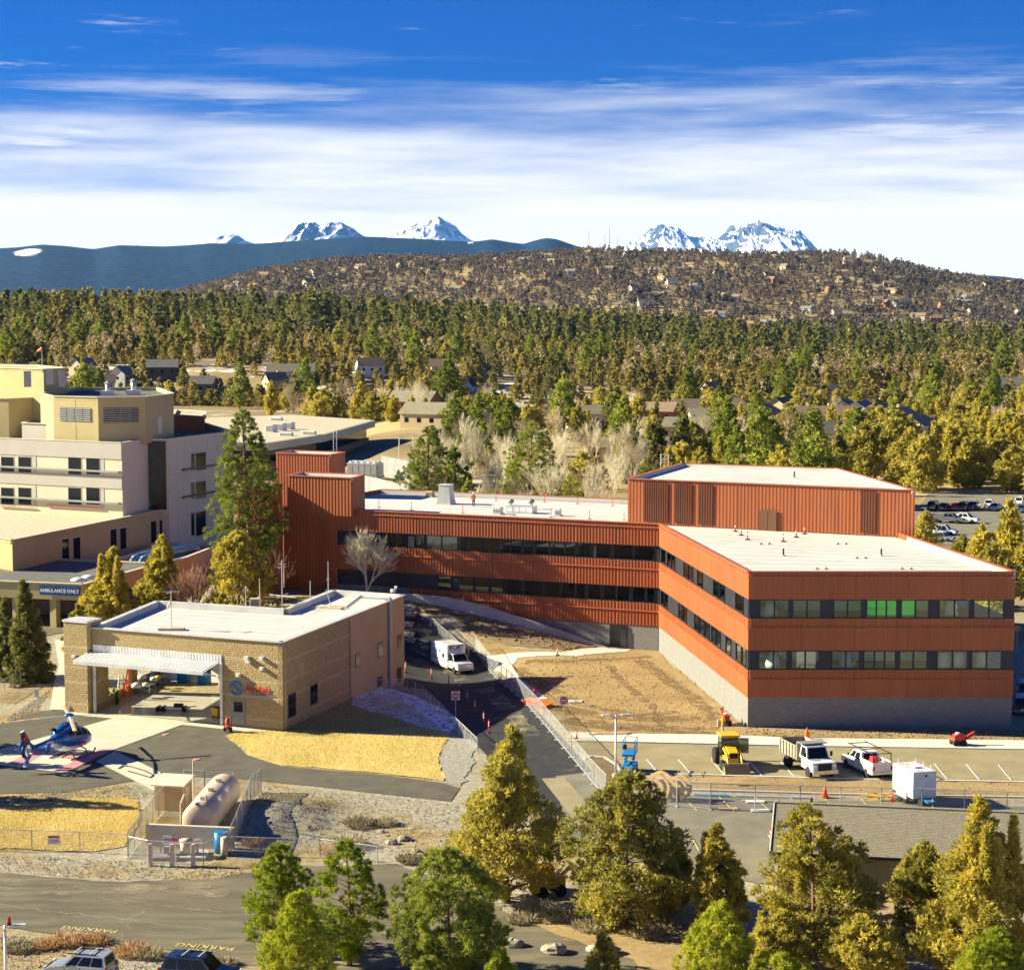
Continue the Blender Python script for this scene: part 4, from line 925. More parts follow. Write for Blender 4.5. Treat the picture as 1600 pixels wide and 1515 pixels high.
# sloping concrete retaining wall before the wing
rw = MB(); tops = [(640, 934), (705, 938), (760, 952), (860, 982), (957, 1011)]; P_ = []
for x, y in tops:
    s, _ = wall_pt(WT, WL, x, y); q = WT + d * s + nn * 1.1; P_.append(q)
hz = [5.2, 5.1, 4.4, 2.4, .25]; bz = [4.3, 4.2, 3.0, .8, -.4]
for side in (0, .35):
    pass
A_ = [[(p.x, p.y, z) for p, z in zip(P_, hz)], [(p.x + nn.x * .35, p.y + nn.y * .35, z) for p, z in zip(P_, hz)], [(p.x + nn.x * .35, p.y + nn.y * .35, z - 2.4) for p, z in zip(P_, hz)], [(p.x, p.y, z - 2.4) for p, z in zip(P_, hz)]]
rw.rings([[A_[k][i] for k in range(4)] for i in range(len(P_))])
tag(rw.build('retaining_wall', 'concrete_grey'), 'sloping concrete retaining wall on the dirt bank below the red wing', 'wall')
# rooftop gear on the wing
def rp(px, py, z=14.6): return W(px, py, z)
def roof_unit(px, py, w, dp, h, mat, label, name='rooftop_unit', top=True):
    p = rp(px, py); t = thing(name, label, 'rooftop unit', p, math.atan2(E1.y, E1.x))
    bevel(MB().box((0, 0, h / 2), (w, dp, h)).build('casing', mat, t), .05)
    MB().box((0, 0, .06), (w + .3, dp + .3, .12)).build('curb', 'metal_galv', t)
    for k in range(3): MB().box((-w / 3 + k * w / 3, -dp / 2 - .012, h * .5), (w * .22, .02, h * .5)).build('louvre', 'door_grey', t)
    return t
t = thing('exhaust_hood', 'tall grey exhaust hood on the red wing roof', 'rooftop unit', rp(697, 787), -.38)
MB().prism([(-1.0, -1.0), (1.0, -1.0), (1.0, 1.0), (-1.0, 1.0)], 0, .25).build('curb', 'metal_galv', t)
MB().rings([[(-.95, -.9, .25), (.95, -.9, .25), (.95, .9, .25), (-.95, .9, .25)], [(-.8, -.75, 1.4), (.8, -.75, 1.4), (.8, .75, 1.4), (-.8, .75, 1.4)], [(-.75, -.7, 2.5), (.75, -.7, 2.5), (.75, .7, 2.5), (-.75, .7, 2.5)]]).build('hood', 'metal_grey', t)
bevel(MB().box((0, 0, 2.56), (1.7, 1.6, .1)).build('cap', 'metal_light', t), .03)
roof_unit(672, 776, 1.0, .9, .8, 'wood', 'small tan vent box on the red wing roof')
roof_unit(778, 803, 1.1, 1.0, .9, 'metal_light', 'small grey unit left of the glass skylight on the red wing')
roof_unit(872, 806, .7, .7, .9, 'metal_light', 'single narrow grey box at the right of the wing roof')
t = thing('skylight', 'long low glass skylight on the red wing roof', 'skylight', rp(815, 801), math.atan2(E1.y, E1.x))
MB().box((0, 0, .45), (3.6, 1.6, .9)).build('housing', 'metal_galv', t)
for k in range(4): MB().box((-1.35 + .9 * k, -.815, .5), (.8, .02, .6)).build('pane', 'plastic_wrap', t)
for x, lab in ((798, 'left round turbine vent on the skylight housing'), (830, 'right round turbine vent on the skylight housing')):
    p = rp(x, 795); t = thing('turbine_vent', lab, 'vent', p); MB().tube((0, 0, 0), (0, 0, .8), .22).build('pipe', 'metal_galv', t); MB().ball((0, 0, 1.0), .45, 10, 6, (1, 1, .7)).build('fan_head', 'door_grey', t, True)
for i, (x, y) in enumerate(((708, 782), (775, 782), (851, 784), (902, 787), (957, 790), (592, 793), (643, 797), (723, 801), (803, 805), (861, 808), (921, 811), (975, 813))):
    p = rp(x, y, 14.6); t = thing('warning_post', 'slim red post on the wing roof, number %s in the %s row' % (('one', 'two', 'three', 'four', 'five', 'six', 'seven')[i if i < 5 else i - 5], 'back' if i < 5 else 'front'), 'post', p, 0, 'red posts on the wing roof')
    MB().tube((0, 0, 0), (0, 0, 1.1), .04, .04, 6).build('pole', 'safety_red', t); MB().box((0, 0, .04), (.4, .4, .08)).build('base', 'metal_grey', t)
for i, (x, y, w_) in enumerate(((1149, 830, 'leftmost'), (1158, 836, 'second'), (1168, 843, 'nearest left'), (1224, 846, 'nearest right'), (1244, 839, 'fifth'), (1257, 834, 'rightmost'))):
    p = W(x, y, 14.64); t = thing('warning_post', 'red and white post near the penthouse door, %s of six' % w_, 'post', p, 0, 'red posts on the block roof')
    MB().tube((0, 0, 0), (0, 0, .9), .09, .05, 6).build('pole', 'safety_red', t); MB().box((0, 0, .04), (.5, .5, .08)).build('base', 'black', t); MB().tube((0, 0, .5), (0, 0, .68), .085, .075, 6).build('reflective_band', 'white', t)
for x, y, w_ in ((1224, 868, 'left'), (1377, 868, 'right'), (1241, 746, 'penthouse')):
    z = 14.64 if y > 800 else 19.64; p = W(x, y, z); t = thing('vent_pipe', 'thin black vent pipe on the white roof, %s one' % w_, 'vent', p); MB().tube((0, 0, 0), (0, 0, .75), .09).build('pipe', 'frame_dark', t); MB().tube((0, 0, 0), (0, 0, .08), .2).build('flashing', 'metal_light', t)
for x, y, w_ in ((1195, 850, 'rear left'), (1315, 850, 'rear right'), (1283, 889, 'front left'), (1416, 889, 'front right'), (1345, 872, 'middle')):
    p = W(x, y, 14.64); t = thing('roof_drain', 'small dark roof drain pair on the block roof, ' + w_, 'drain', p)
    for k in (-.45, .45): MB().ball((k, 0, .06), .2, 8, 4, (1, 1, .6)).build('strainer', 'door_grey', t)
# roof ladder cage on the penthouse
p = W(1038, 726, 19.6); t = thing('roof_ladder', 'galvanised ladder cage at the back of the penthouse roof', 'ladder', p)
for x in (-.5, .5): MB().tube((x, 0, -2), (x, 0, 1.5), .05, .05, 6).build('rail', 'metal_galv', t); MB().tube((x, -.9, 0), (x, -.9, 1.5), .05, .05, 6).build('rail', 'metal_galv', t)
for z in (.3, .9, 1.45):
    MB().path([(-.5, 0, z), (.5, 0, z), (.5, -.9, z), (-.5, -.9, z)], .035, 5).build('hoop', 'metal_galv', t)
# tower ladder
p = W(518, 745, 14.6)
t = thing('roof_ladder', 'pale ladder fixed to the side of the rear red stair tower', 'ladder', W(524, 742, 15.0))
for x in (-.25, .25): MB().tube((x, 0, 0), (x, 0, 6.8), .04, .04, 5).build('rail', 'metal_light', t)
for k in range(14): MB().tube((-.25, 0, .4 + k * .45), (.25, 0, .4 + k * .45), .03, .03, 5).build('rung', 'metal_light', t)

# ------------------------------------------------------------------ the hangar
HZ = 8.6
h_fl, h_fr, h_rb, h_b1, h_b2, h_lb = [W(x, y, HZ) for x, y in ((143, 980.5), (441, 1003.5), (631, 929.8), (520, 922), (446, 951.5), (245, 939))]
hang = thing('hangar', 'tan split face block hangar with white roof and open door', 'hangar', (h_fr.x, h_fr.y, 0))
hd = (h_fr - h_fl); hd.z = 0; hL = hd.length; hd.normalize(); hn = Vector((hd.y, -hd.x, 0))        # outwards (to the apron)
sd = (h_rb - h_fr); sd.z = 0; sL = sd.length; sd.normalize(); sn = Vector((sd.y, -sd.x, 0))
split = wall_pt(h_fr, h_rb, 546, 1000)[0]; PSP = h_fr + sd * split
ld = (h_lb - h_fl); ld.z = 0; lL = ld.length; ld.normalize()
def slab(parent, A, B, z0, z1, t, mat, name='wall'):
    """upright slab whose outer face lies on A-B"""
    A = Vector((A[0], A[1], 0)); B = Vector((B[0], B[1], 0)); d = (B - A).normalized(); n = Vector((d.y, -d.x, 0))
    return MB().beam(A - n * t / 2 + Vector((0, 0, (z0 + z1) / 2)), B - n * t / 2 + Vector((0, 0, (z0 + z1) / 2)), t, z1 - z0).build(name, mat, parent, world=True)
dx0, _ = wall_pt(h_fl, h_fr, 146, 1050); dx1, _ = wall_pt(h_fl, h_fr, 348, 1070)
DZ = 6.15
slab(hang, h_fl, h_fl + hd * dx0, -1, HZ, .5, 'split_block'); slab(hang, h_fl + hd * dx1, h_fr, -1, HZ, .5, 'split_block')
slab(hang, h_fl + hd * (dx0 - .002), h_fl + hd * (dx1 + .002), DZ, HZ - .001, .5, 'split_block')
slab(hang, h_fr - sd * 0.0, PSP, -2, HZ - .004, .5, 'split_block')
slab(hang, PSP + sd * .003, h_rb, -4, HZ - .004, .4, 'stucco_tan')
slab(hang, h_rb, h_b1, -3, HZ - .008, .4, 'stucco_tan'); slab(hang, h_b1, h_b2, -2, HZ - .010, .4, 'stucco_tan'); slab(hang, h_b2, h_lb, -2, HZ - .012, .4, 'stucco_tan')
# left wall with two large openings that let the sun in
w0, w1 = .5, lL
for a, b, z0, z1 in ((w0, 3.2, -1, HZ), (9.6, 11.2, -1, HZ - .002), (16.2, w1, -1, HZ - .003), (3.2, 9.6, -1, 1.2), (3.2, 9.6, 5.0, HZ - .004), (11.2, 16.2, -1, 1.2), (11.2, 16.2, 5.0, HZ - .005)):
    if b > a: slab(hang, h_fl + ld * b, h_fl + ld * a, z0, z1, .4, 'split_block')
hp = [(p.x, p.y) for p in (h_fl, h_fr, h_rb, h_b1, h_b2, h_lb)]
MB().prism(offset_poly(hp, .3), HZ - 1.0, HZ - .55).build('roof', 'roof_white', hang, world=True)
MB().prism(offset_poly(hp, .45), -.3, .09).build('floor', 'interior_floor', hang, world=True)
P0 = [h_fl, h_fr, h_rb, h_b1, h_b2, h_lb]
for i in range(6): parapet(hang, P0[i], P0[(i + 1) % 6], HZ + .03, h=.5, t=.45, capmat='metal_light' if i != 2 else 'metal_light')
seams(hang, h_fl.lerp(h_fr, .03), h_fr.lerp(h_fl, .03), h_b2, h_lb, HZ - .545, 8)
# interior back wall
bk0, bk1 = h_fl + ld * 17.5, h_fl + ld * 17.5 + hd * (hL - 1)
slab(hang, bk0 + hd * .6, bk1, 0, HZ - 1.05, .2, 'interior_light', 'partition_wall')
# corner pillar
pp0, _ = wall_pt(h_fl, h_fr, 107, 1040); c = h_fl + hd * (pp0 + .0) * .5 + hn * .35
pw = abs(pp0); bevel(MB().prism([(q.x, q.y) for q in (h_fl + hd * pp0 + hn * .7, h_fl - hd * .06 + hn * .7, h_fl - hd * .06 - hn * 1.6, h_fl + hd * pp0 - hn * 1.6)], -1, 9.15).build('pillar', 'split_block', hang, world=True), .03)
MB().prism([(q.x, q.y) for q in (h_fl + hd * (pp0 - .1) + hn * .8, h_fl + hd * .04 + hn * .8, h_fl + hd * .04 - hn * 1.7, h_fl + hd * (pp0 - .1) - hn * 1.7)], 9.15, 9.35).build('pillar_cap', 'metal_light', hang, world=True)
# door surround, header and raised door leaf
for s in (dx0 + .12, dx1 - .12): MB().beam(h_fl + hd * s + hn * .02 + Vector((0, 0, 3.1 - HZ)), h_fl + hd * s + hn * .021 + Vector((0, 0, 3.1 - HZ)), .24, .24)
for s in (dx0 + .13, dx1 - .13):
    q = h_fl + hd * s + hn * .05; MB().box((q.x, q.y, 3.1), (.26, .2, 6.1), math.atan2(hd.y, hd.x)).build('door_jamb', 'steel_white', hang, world=True)
q = h_fl + hd * dx0; q2 = h_fl + hd * dx1
ribbed(q + hn * .04, q2 + hn * .04, DZ - .1, DZ + .8, .35, .05).build('door_header', 'steel_white', hang, world=True)
leaf = MB(); LW = dx1 - dx0; n_r = 34
for k in range(n_r):
    a = LW * k / n_r; b = LW * (k + 1) / n_r - .0; c_ = a + (b - a) * .55
    for u, v, z in ((a, c_, .10), (c_, b, .04)):
        A0 = q + hd * (u - .35) + hn * .12 + Vector((0, 0, DZ - .05 + z - HZ)); B0 = q + hd * (v - .35) + hn * .12 + Vector((0, 0, DZ - .05 + z - HZ))
        leaf.quad(A0, B0, B0 + hn * 2.7 + Vector((0, 0, -.50)), A0 + hn * 2.7 + Vector((0, 0, -.50)))
dl = leaf.build('door_leaf', 'steel_white', hang, world=True); dl.modifiers.new('thick', 'SOLIDIFY').thickness = .05
A0 = q - hd * .35 + hn * 2.84 + Vector((0, 0, DZ - .58 - HZ)); MB().beam(A0, A0 + hd * LW, .16, .32).build('door_edge', 'metal_light', hang, world=True)
for u in (.2, LW - .3):
    MB().beam(q + hd * (u - .35) + hn * .2 + Vector((0, 0, DZ - 1.3 - HZ)), q + hd * (u - .35) + hn * 2.4 + Vector((0, 0, DZ - .62 - HZ)), .1, .1).build('door_strut', 'metal_light', hang, world=True)
# personnel door and windows
def wall_item(parent, A, B, x0, y0, x1, y1, mat, name, out=.06, t=.08, pane=None, frame='frame_dark'):
    s0, zt = wall_pt(A, B, x0, y0); s1, zb = wall_pt(A, B, x1, y1)
    A = Vector((A[0], A[1], 0)); B = Vector((B[0], B[1], 0)); d = (B - A).normalized(); n = Vector((d.y, -d.x, 0)); zm = (zt + zb) / 2
    o = MB().beam(A + d * s0 + n * (out - t / 2) + Vector((0, 0, zm)), A + d * s1 + n * (out - t / 2) + Vector((0, 0, zm)), t, abs(zt - zb)).build(name, mat, parent, world=True)
    if pane:
        for (u0, u1, v0, v1) in pane[1:]:
            a, b = s0 + (s1 - s0) * u0, s0 + (s1 - s0) * u1; za, zc = zb + (zt - zb) * v0, zb + (zt - zb) * v1
            g = MB().beam(A + d * a + n * (out + .006) + Vector((0, 0, (za + zc) / 2)), A + d * b + n * (out + .006) + Vector((0, 0, (za + zc) / 2)), .012, zc - za).mesh('pane', MATS[pane[0]], inv=pmat(parent).inverted()); link(bpy.data.objects.new('pane', g), o)
    return o
M('glass_black', (.010, .012, .015), .08, spec=.22)
M('glass_olive', (.028, .022, .012), .10, spec=.16)
wall_item(hang, h_fl, h_fr, 363, 1092, 383, 1131, 'door_grey', 'door', .08, .1, ('glass_black', (.15, .85, .5, .92)))
for x0, y0, x1, y1 in ((450, 1086, 462, 1117), (484.5, 1071, 496, 1097)):
    wall_item(hang, h_fr, h_rb, x0, y0, x1, y1, 'frame_dark', 'window', .05, .1, ('glass_black', (.08, .47, .06, .47), (.53, .92, .06, .47), (.08, .47, .53, .94), (.53, .92, .53, .94)))
for x0, y0, x1, y1 in ((555, 1022, 562, 1040), (590, 1004, 598, 1025), (621, 992, 628, 1010), (589, 1059, 597, 1070), (620, 1044, 627, 1063)):
    wall_item(hang, h_fr, h_rb, x0, y0, x1, y1, 'frame_dark', 'window', .05, .1, ('glass_olive', (.1, .46, .06, .94), (.54, .9, .06, .94)))
for x0, y0, x1, y1 in ((467, 1035, 475, 1056), (488, 1039, 492, 1049), (503, 1032, 507, 1042)): wall_item(hang, h_fr, h_rb, x0, y0, x1, y1, 'stucco_tan', 'access_panel', .05, .1)
s, _ = wall_pt(h_fr, h_rb, 607, 1000); q = h_fr + sd * s + sn * .2
MB().path([(q.x, q.y, HZ + .35), (q.x, q.y, -1.0)], .22, 8).build('downpipe', 'metal_grey', hang, world=True)
q2 = h_fr + sd * s - sn * 3.2; q3 = q2 - sd * 7
MB().path([(q.x, q.y, HZ + .35), (q2.x, q2.y, HZ + .35), (q3.x + 1, q3.y, HZ + .1)], .2, 8).build('roof_duct', 'metal_light', hang, world=True)
s, _ = wall_pt(h_fr, h_rb, 443.8, 1100)
for ss in (s + .15, split + .1):
    q = h_fr + sd * ss + sn * .08; MB().tube((q.x, q.y, -.3), (q.x, q.y, HZ - .6), .09, .09, 6).build('downpipe', 'stucco_tan', hang, world=True)
# wall lamps
for x, y in ((390, 1033), (411, 1044), (374, 1054), (118, 1025), (388, 1027), (411, 1028)):
    if x < 143: A, B, ex = h_fl + hd * pp0 + hn * .7, h_fl + hn * .7, 0
    else: A, B, ex = h_fl, h_fr, 0
    s, z = wall_pt(A, B, x, y); q = Vector((A[0], A[1], 0)) + hd * s
    l = MB().box((q.x + hn.x * .2, q.y + hn.y * .2, z), (.42, .42, .34), math.atan2(hd.y, hd.x)).build('wall_lamp', 'metal_light', hang, world=True); bevel(l, .05)
# the emblem and lettering
lg = thing('wall_sign', 'round blue swirl emblem and red AirLink lettering on the hangar front', 'sign', (h_fr.x, h_fr.y, 3.2))
s, z = wall_pt(h_fl, h_fr, 369.5, 1074.5); q = Vector((h_fl.x, h_fl.y, 0)) + hd * s + hn * .06 + Vector((0, 0, z)); R_ = .72
def arc_band(r0, r1, a0, a1, n=22, taper=False):
    m = MB(); a_ = []; b_ = []
    for k in range(n + 1):
        t = math.radians(a0 + (a1 - a0) * k / n); w = 1.0
        if taper: w = min(1, (n - k) / 6)
        rr0 = r1 - (r1 - r0) * w
        a_.append(q + hd * math.cos(t) * r1 + Vector((0, 0, math.sin(t) * r1))); b_.append(q + hd * math.cos(t) * rr0 + Vector((0, 0, math.sin(t) * rr0)))
    for k in range(n): m.quad(a_[k], a_[k + 1], b_[k + 1], b_[k])
    return m
arc_band(.48, .74, 20, 195, taper=True).build('emblem_arc', 'logo_blue', lg, world=True); arc_band(.48, .74, 200, 375, taper=True).build('emblem_arc', 'logo_blue', lg, world=True)
m = MB(); m.poly([q + hd * a + Vector((0, 0, b)) for a, b in ((-.42, .02), (-.12, .38), (.06, .05), (.16, -.05), (.42, .08), (.12, -.38), (-.05, -.08), (-.16, .03))]); m.build('emblem_flash', 'logo_blue', lg, world=True)
s, z = wall_pt(h_fl, h_fr, 403, 1077); q = Vector((h_fl.x, h_fl.y, 0)) + hd * s + hn * .08 + Vector((0, 0, z))
lettering('AirLink', .95, 'logo_red', lg, q, hd, bold=.02)
s, z = wall_pt(h_fl, h_fr, 411, 1085.5); q = Vector((h_fl.x, h_fl.y, 0)) + hd * s + hn * .08 + Vector((0, 0, z))
lettering('CRITICAL CARE TRANSPORT', .20, 'logo_blue', lg, q, hd, bold=.004)

# ------------------------------------------------------------------ the hospital (left) and the long low building behind
M('stucco_sand', (.42, .345, .165), .9, (.46, .38, .19), .3, bump=.12, bscale=10)
M('stucco_cream', (.58, .54, .39), .9, (.62, .58, .42), .3, bump=.12, bscale=10)
M('stucco_mauve', (.44, .41, .36), .9, (.47, .44, .385), .3)
M('gravel_roof', (.42, .37, .26), .95, (.56, .50, .37), 1.6, detail=8, thr=(.4, .6), bump=.5, bscale=4)
M('gravel_roof_dark', (.10, .10, .095), .95, (.16, .155, .14), 1.5, bump=.4)
M('louvre_grey', (.30, .30, .29), .6)
M('duct_blue', (.10, .22, .36), .35)
M('brick_red', (.36, .16, .085), .9, (.42, .20, .11), .8)
M('stone_dark', (.14, .10, .07), .95, (.22, .16, .11), 2, bump=1)
M('red_trim_bright', (.45, .10, .07), .6)
hosp = thing('hospital_building', 'sand and cream stepped hospital building with gravel roofs at left', 'building', (W(20, 843, 10.4).x, W(20, 843, 10.4).y, 0))
def mass(parent, tops, z, z0, mat, roof='gravel_roof', par=.5, capmat='stucco_cream', name='wall'):
    P = [W(x, y, z) for x, y in tops]
    MB().prism([(p.x, p.y) for p in P], z0, z - par).build(name, mat, parent, world=True)
    MB().prism(offset_poly([(p.x, p.y) for p in P], .25), z - par + .004, z - par + .05).build('roof', roof, parent, world=True)
    for i in range(len(P)):
        a, b = P[i], P[(i + 1) % len(P)]
        slab(parent, (a.x, a.y), (b.x, b.y), z - par - .05, z - .006 * (i % 2), .3, mat, 'parapet'); parapet(parent, a, b, z + .05, h=.05, t=.3, capmat=capmat)
    return P
def win(parent, A, B, x0, y0, x1, y1, n=2, recess='frame_dark', gl='glass_black'):
    w = 1.0 / n
    wall_item(parent, A, B, x0, y0, x1, y1, recess, 'window', .04, .10, (gl,) + tuple((k * w + .04, (k + 1) * w - .04, .05, .95) for k in range(n)))
def joints(parent, A, B, zs, xs, z0, z1, mat='stucco_mauve'):
    """shallow panel joints on a plaster wall"""
    A = Vector((A[0], A[1], 0)); B = Vector((B[0], B[1], 0)); d = (B - A).normalized(); n = Vector((d.y, -d.x, 0)); L = (B - A).length
    for z in zs: MB().beam(A + n * .004 + Vector((0, 0, z)), B + n * .004 + Vector((0, 0, z)), .02, .05).build('joint', mat, parent, world=True)
    for s in xs:
        if 0 < s < L: MB().beam(A + d * s + n * .003 + Vector((0, 0, z0)), A + d * s + n * .003 + Vector((0, 0, z1)), .05, .02).build('joint', mat, parent, world=True)
# lower sand wing
LWp = mass(hosp, [(-200, 806), (19, 843.5), (263, 794.5), (60, 755)], 10.4, 0, 'stucco_sand')
A, B = LWp[1], LWp[2]
for x0, y0, x1, y1 in ((96, 839, 130, 882), (172, 824, 201, 861), (235, 811, 261, 848)):
    win(hosp, A, B, x0, y0 + 2, x0 + (x1 - x0) * .36, y1, 1, 'stucco_mauve'); win(hosp, A, B, x0 + (x1 - x0) * .52, y0, x0 + (x1 - x0) * .88, y1 - 3, 1, 'stucco_mauve')
joints(hosp, A, B, (8.9,), [wall_pt(A, B, x, 850)[0] for x in (39, 58, 77, 92, 132, 152, 168, 203, 218)], 5, 10.2)
# white tower
zt = 21.0
TW = mass(hosp, [(190, 692), (231, 686), (263, 686), (363, 674), (300, 655), (-150, 668), (-120, 680)], zt, 0, 'stucco_cream', 'gravel_roof_dark', .6)
A, B = TW[2], TW[3]
for y0, y1 in ((707, 734), (752, 778), (799, 836)):
    win(hosp, A, B, 298, y0 + 1, 304, y1 + 1, 1, 'stucco_mauve'); win(hosp, A, B, 305, y0, 322, y1, 1, 'stucco_mauve')
    win(hosp, A, B, 351, y0 - 6, 358, y1 - 8, 1, 'stucco_mauve')
for y in (736, 779): 
    s0, z_ = wall_pt(A, B, 284, y - 2); ledge(hosp, A + (B - A).normalized() * s0, B, z_, .25, .3, 'frame_dark', 'sun_shade')
joints(hosp, A, B, (18.6, 15.6, 12.3, 9.2), [wall_pt(A, B, x, 730)[0] for x in (277, 290, 325, 340, 350)], 4, 20.8)
# dark glazed corner
A, B = TW[1], TW[2]
s0, z1_ = wall_pt(A, B, 231, 689); s1, z0_ = wall_pt(A, B, 260.5, 796)
d = (B - A).normalized(); n_ = Vector((d.y, -d.x, 0)); Av = Vector((A.x, A.y, 0))
MB().beam(Av + d * s0 + n_ * .02 + Vector((0, 0, (z0_ + z1_) / 2)), Av + d * s1 + n_ * .02 + Vector((0, 0, (z0_ + z1_) / 2)), .1, z1_ - z0_).build('curtain_wall', 'frame_dark', hosp, world=True)
for i in range(3):
    for j in range(8):
        a = s0 + (s1 - s0) * (i + .03) / 3; b = s0 + (s1 - s0) * (i + .97) / 3; za = z0_ + (z1_ - z0_) * (j + .03) / 8; zb = z0_ + (z1_ - z0_) * (j + .97) / 8
        MB().beam(Av + d * a + n_ * .08 + Vector((0, 0, (za + zb) / 2)), Av + d * b + n_ * .08 + Vector((0, 0, (za + zb) / 2)), .02, zb - za).build('pane', 'glass_olive' if (i + j) % 3 else 'glass_black', hosp, world=True)
# white front with recessed window bays
A, B = TW[6], TW[0]
for y0, y1 in ((712, 743), (760, 790)):
    for x0, x1 in ((1, 23), (28, 50), (106, 128), (134, 157)): win(hosp, A, B, x0, y0, x1, y1, 1, 'stucco_mauve', 'glass_black')
    for x0 in (52, 158): wall_item(hosp, A, B, x0, y0 - 2, x0 + 5, y1 + 1, 'stucco_mauve', 'window_reveal', .05, .1)
    s, z_ = wall_pt(A, B, 100, y0 + 21); ledge(hosp, A, A + (B - A).normalized() * wall_pt(A, B, 189, y0 + 21)[0], z_, .7, .22, 'louvre_grey', 'sun_shade')
for y in (702, 751): 
    s, z_ = wall_pt(A, B, 100, y - 1); ledge(hosp, A, B, z_, .12, 2.4 if y == 702 else 1.7, 'stucco_mauve', 'spandrel_band')
for x0, x1 in ((0, 57), (73, 162)): wall_item(hosp, A, B, x0, 790, x1, 794, 'red_trim_bright', 'flashing', .3, .2)
UB = mass(hosp, [(34, 661), (105, 664), (116, 659), (48, 657)], 22.9, 19.5, 'stucco_mauve', 'gravel_roof', .2)
# sand penthouse with louvres
PT = mass(hosp, [(63, 614.5), (83, 619), (153, 621), (226.5, 620), (271, 615), (247, 606), (120, 606)], 27.4, 20.5, 'stucco_sand', 'gravel_roof_dark', .5)
for (A, B, x0, x1, y0, y1, k) in ((PT[1], PT[2], 93, 143, 636, 659, 4), (PT[2], PT[3], 161, 217, 637, 660, 4)):
    s0, zt_ = wall_pt(A, B, x0, y0); s1, zb_ = wall_pt(A, B, x1, y1); d = (B - A).normalized(); n_ = Vector((d.y, -d.x, 0)); Av = Vector((A.x, A.y, 0))
    for i in range(k):
        a = s0 + (s1 - s0) * (i + .04) / k; b = s0 + (s1 - s0) * (i + .96) / k
        lf = MB().beam(Av + d * a + n_ * .0 + Vector((0, 0, (zt_ + zb_) / 2)), Av + d * b + n_ * .0 + Vector((0, 0, (zt_ + zb_) / 2)), .06, zt_ - zb_).build('louvre', 'black', hosp, world=True)
        for j in range(7):
            z_ = zb_ + (zt_ - zb_) * (j + .5) / 7
            g = MB().beam(Av + d * a + n_ * .08 + Vector((0, 0, z_)), Av + d * b + n_ * .08 + Vector((0, 0, z_)), .12, .16).mesh('slat', MATS['louvre_grey'], inv=pmat(hosp).inverted()); link(bpy.data.objects.new('slat', g), lf)
wall_item(hosp, PT[3], PT[4], 246, 652, 253, 677, 'stucco_cream', 'door', .06, .1)
for A, B in ((PT[0], PT[1]), (PT[1], PT[2]), (PT[2], PT[3]), (PT[3], PT[4])): joints(hosp, A, B, (), [(B - A).length * .5], 20.7, 27, 'stucco_sand')
mass(hosp, [(-160, 570), (68, 577), (104, 575), (60, 571), (-160, 566)], 31.0, 20, 'stucco_sand', 'gravel_roof', .4)
mass(hosp, [(-160, 620), (13, 623), (62, 621), (62, 612), (-160, 612)], 26.5, 18, 'stucco_sand', 'gravel_roof', .4)
for x, y in ((43, 592), (78, 588), (97, 592)):
    P = AtY(x, y, 296); t_ = MB().box((P.x, P.y, P.z), (1.0, .5, 2.4)).build('wall_antenna', 'louvre_grey', hosp, world=True)
# chimney pipes and flag on the roof
for x, y0, y1, lab in ((169, 617, 600, 'left shiny exhaust stack on the sand penthouse'), (209, 616, 596, 'right capped exhaust stack on the sand penthouse')):
    P = W(x, y0, 27.0); k = P.y / F; t = thing('exhaust_stack', lab, 'chimney', P); MB().tube((0, 0, 0), (0, 0, (y0 - y1) * k), .42, .42, 10).build('flue', 'metal_galv', t, True)
    MB().box((0, 0, .35), (2.2, 1.6, .7)).build('casing', 'metal_light', t); MB().tube((0, 0, (y0 - y1) * k + .1), (0, 0, (y0 - y1) * k + .5), .65, .1, 10).build('rain_cap', 'metal_grey', t)
P = W(66, 577, 30.8); t = thing('windsock', 'orange windsock on a pole above the rear hospital tower', 'windsock', P); MB().tube((0, 0, 0), (0, 0, 3.4), .06, .06, 6).build('pole', 'metal_light', t)
MB().rings([[(-.05 - k * .22, .05, 3.3 - k * .05 + .35 * (1 - k * .2) * math.sin(a * 1.047)) if False else (-.05 - k * .25, .4 * (1 - k * .22) * math.cos(a * 1.047), 3.2 - k * .12 + .4 * (1 - k * .22) * math.sin(a * 1.047)) for a in range(6)] for k in range(4)]).build('sock', 'orange', t)
# ambulance canopy and low dark roofs
CN = mass(hosp, [(-200, 900), (130, 913), (250, 880), (60, 872)], 6.6, 4.6, 'stucco_sand', 'gravel_roof_dark', .3)
for x, y in ((20, 990), (78, 990), (128, 980)):
    q = CN[0].lerp(CN[1], (x + 200) / 330.); q = q + (CN[3] - CN[0]).normalized() * .8; MB().box((q.x, q.y, 2.3), (.9, .9, 4.7), math.atan2(E1.y, E1.x)).build('column', 'stucco_sand', hosp, world=True)
q = (CN[0] + CN[1]) / 2 + (CN[3] - CN[0]).normalized() * 9; slab(hosp, (CN[0] + (CN[3] - CN[0]).normalized() * 10)[:2], (CN[1] + (CN[3] - CN[0]).normalized() * 10)[:2], 0, 4.6, .3, 'stone_dark')
L2 = mass(hosp, [(118, 893), (225, 896), (340, 852), (262, 848)], 5.9, 0, 'stucco_sand', 'gravel_roof_dark', .5)
for i, (x, y) in enumerate(((122, 907), (138, 903), (303, 857))):
    P = W(x, y, 6.3 if i < 2 else 5.5); MB().ball((P.x, P.y, P.z), 1.0, 12, 6, (1, 1, .45)).build('skylight_dome', 'plastic_wrap', hosp, True, world=True)
P = W(205, 880, 6.4); u = E2
m = MB(); pts = [P + Vector((0, 0, 0)), P + Vector((0, 0, .6)) + u * .6, P + Vector((0, 0, .8)) + u * 2, P + u * 14 + Vector((0, 0, .8))]
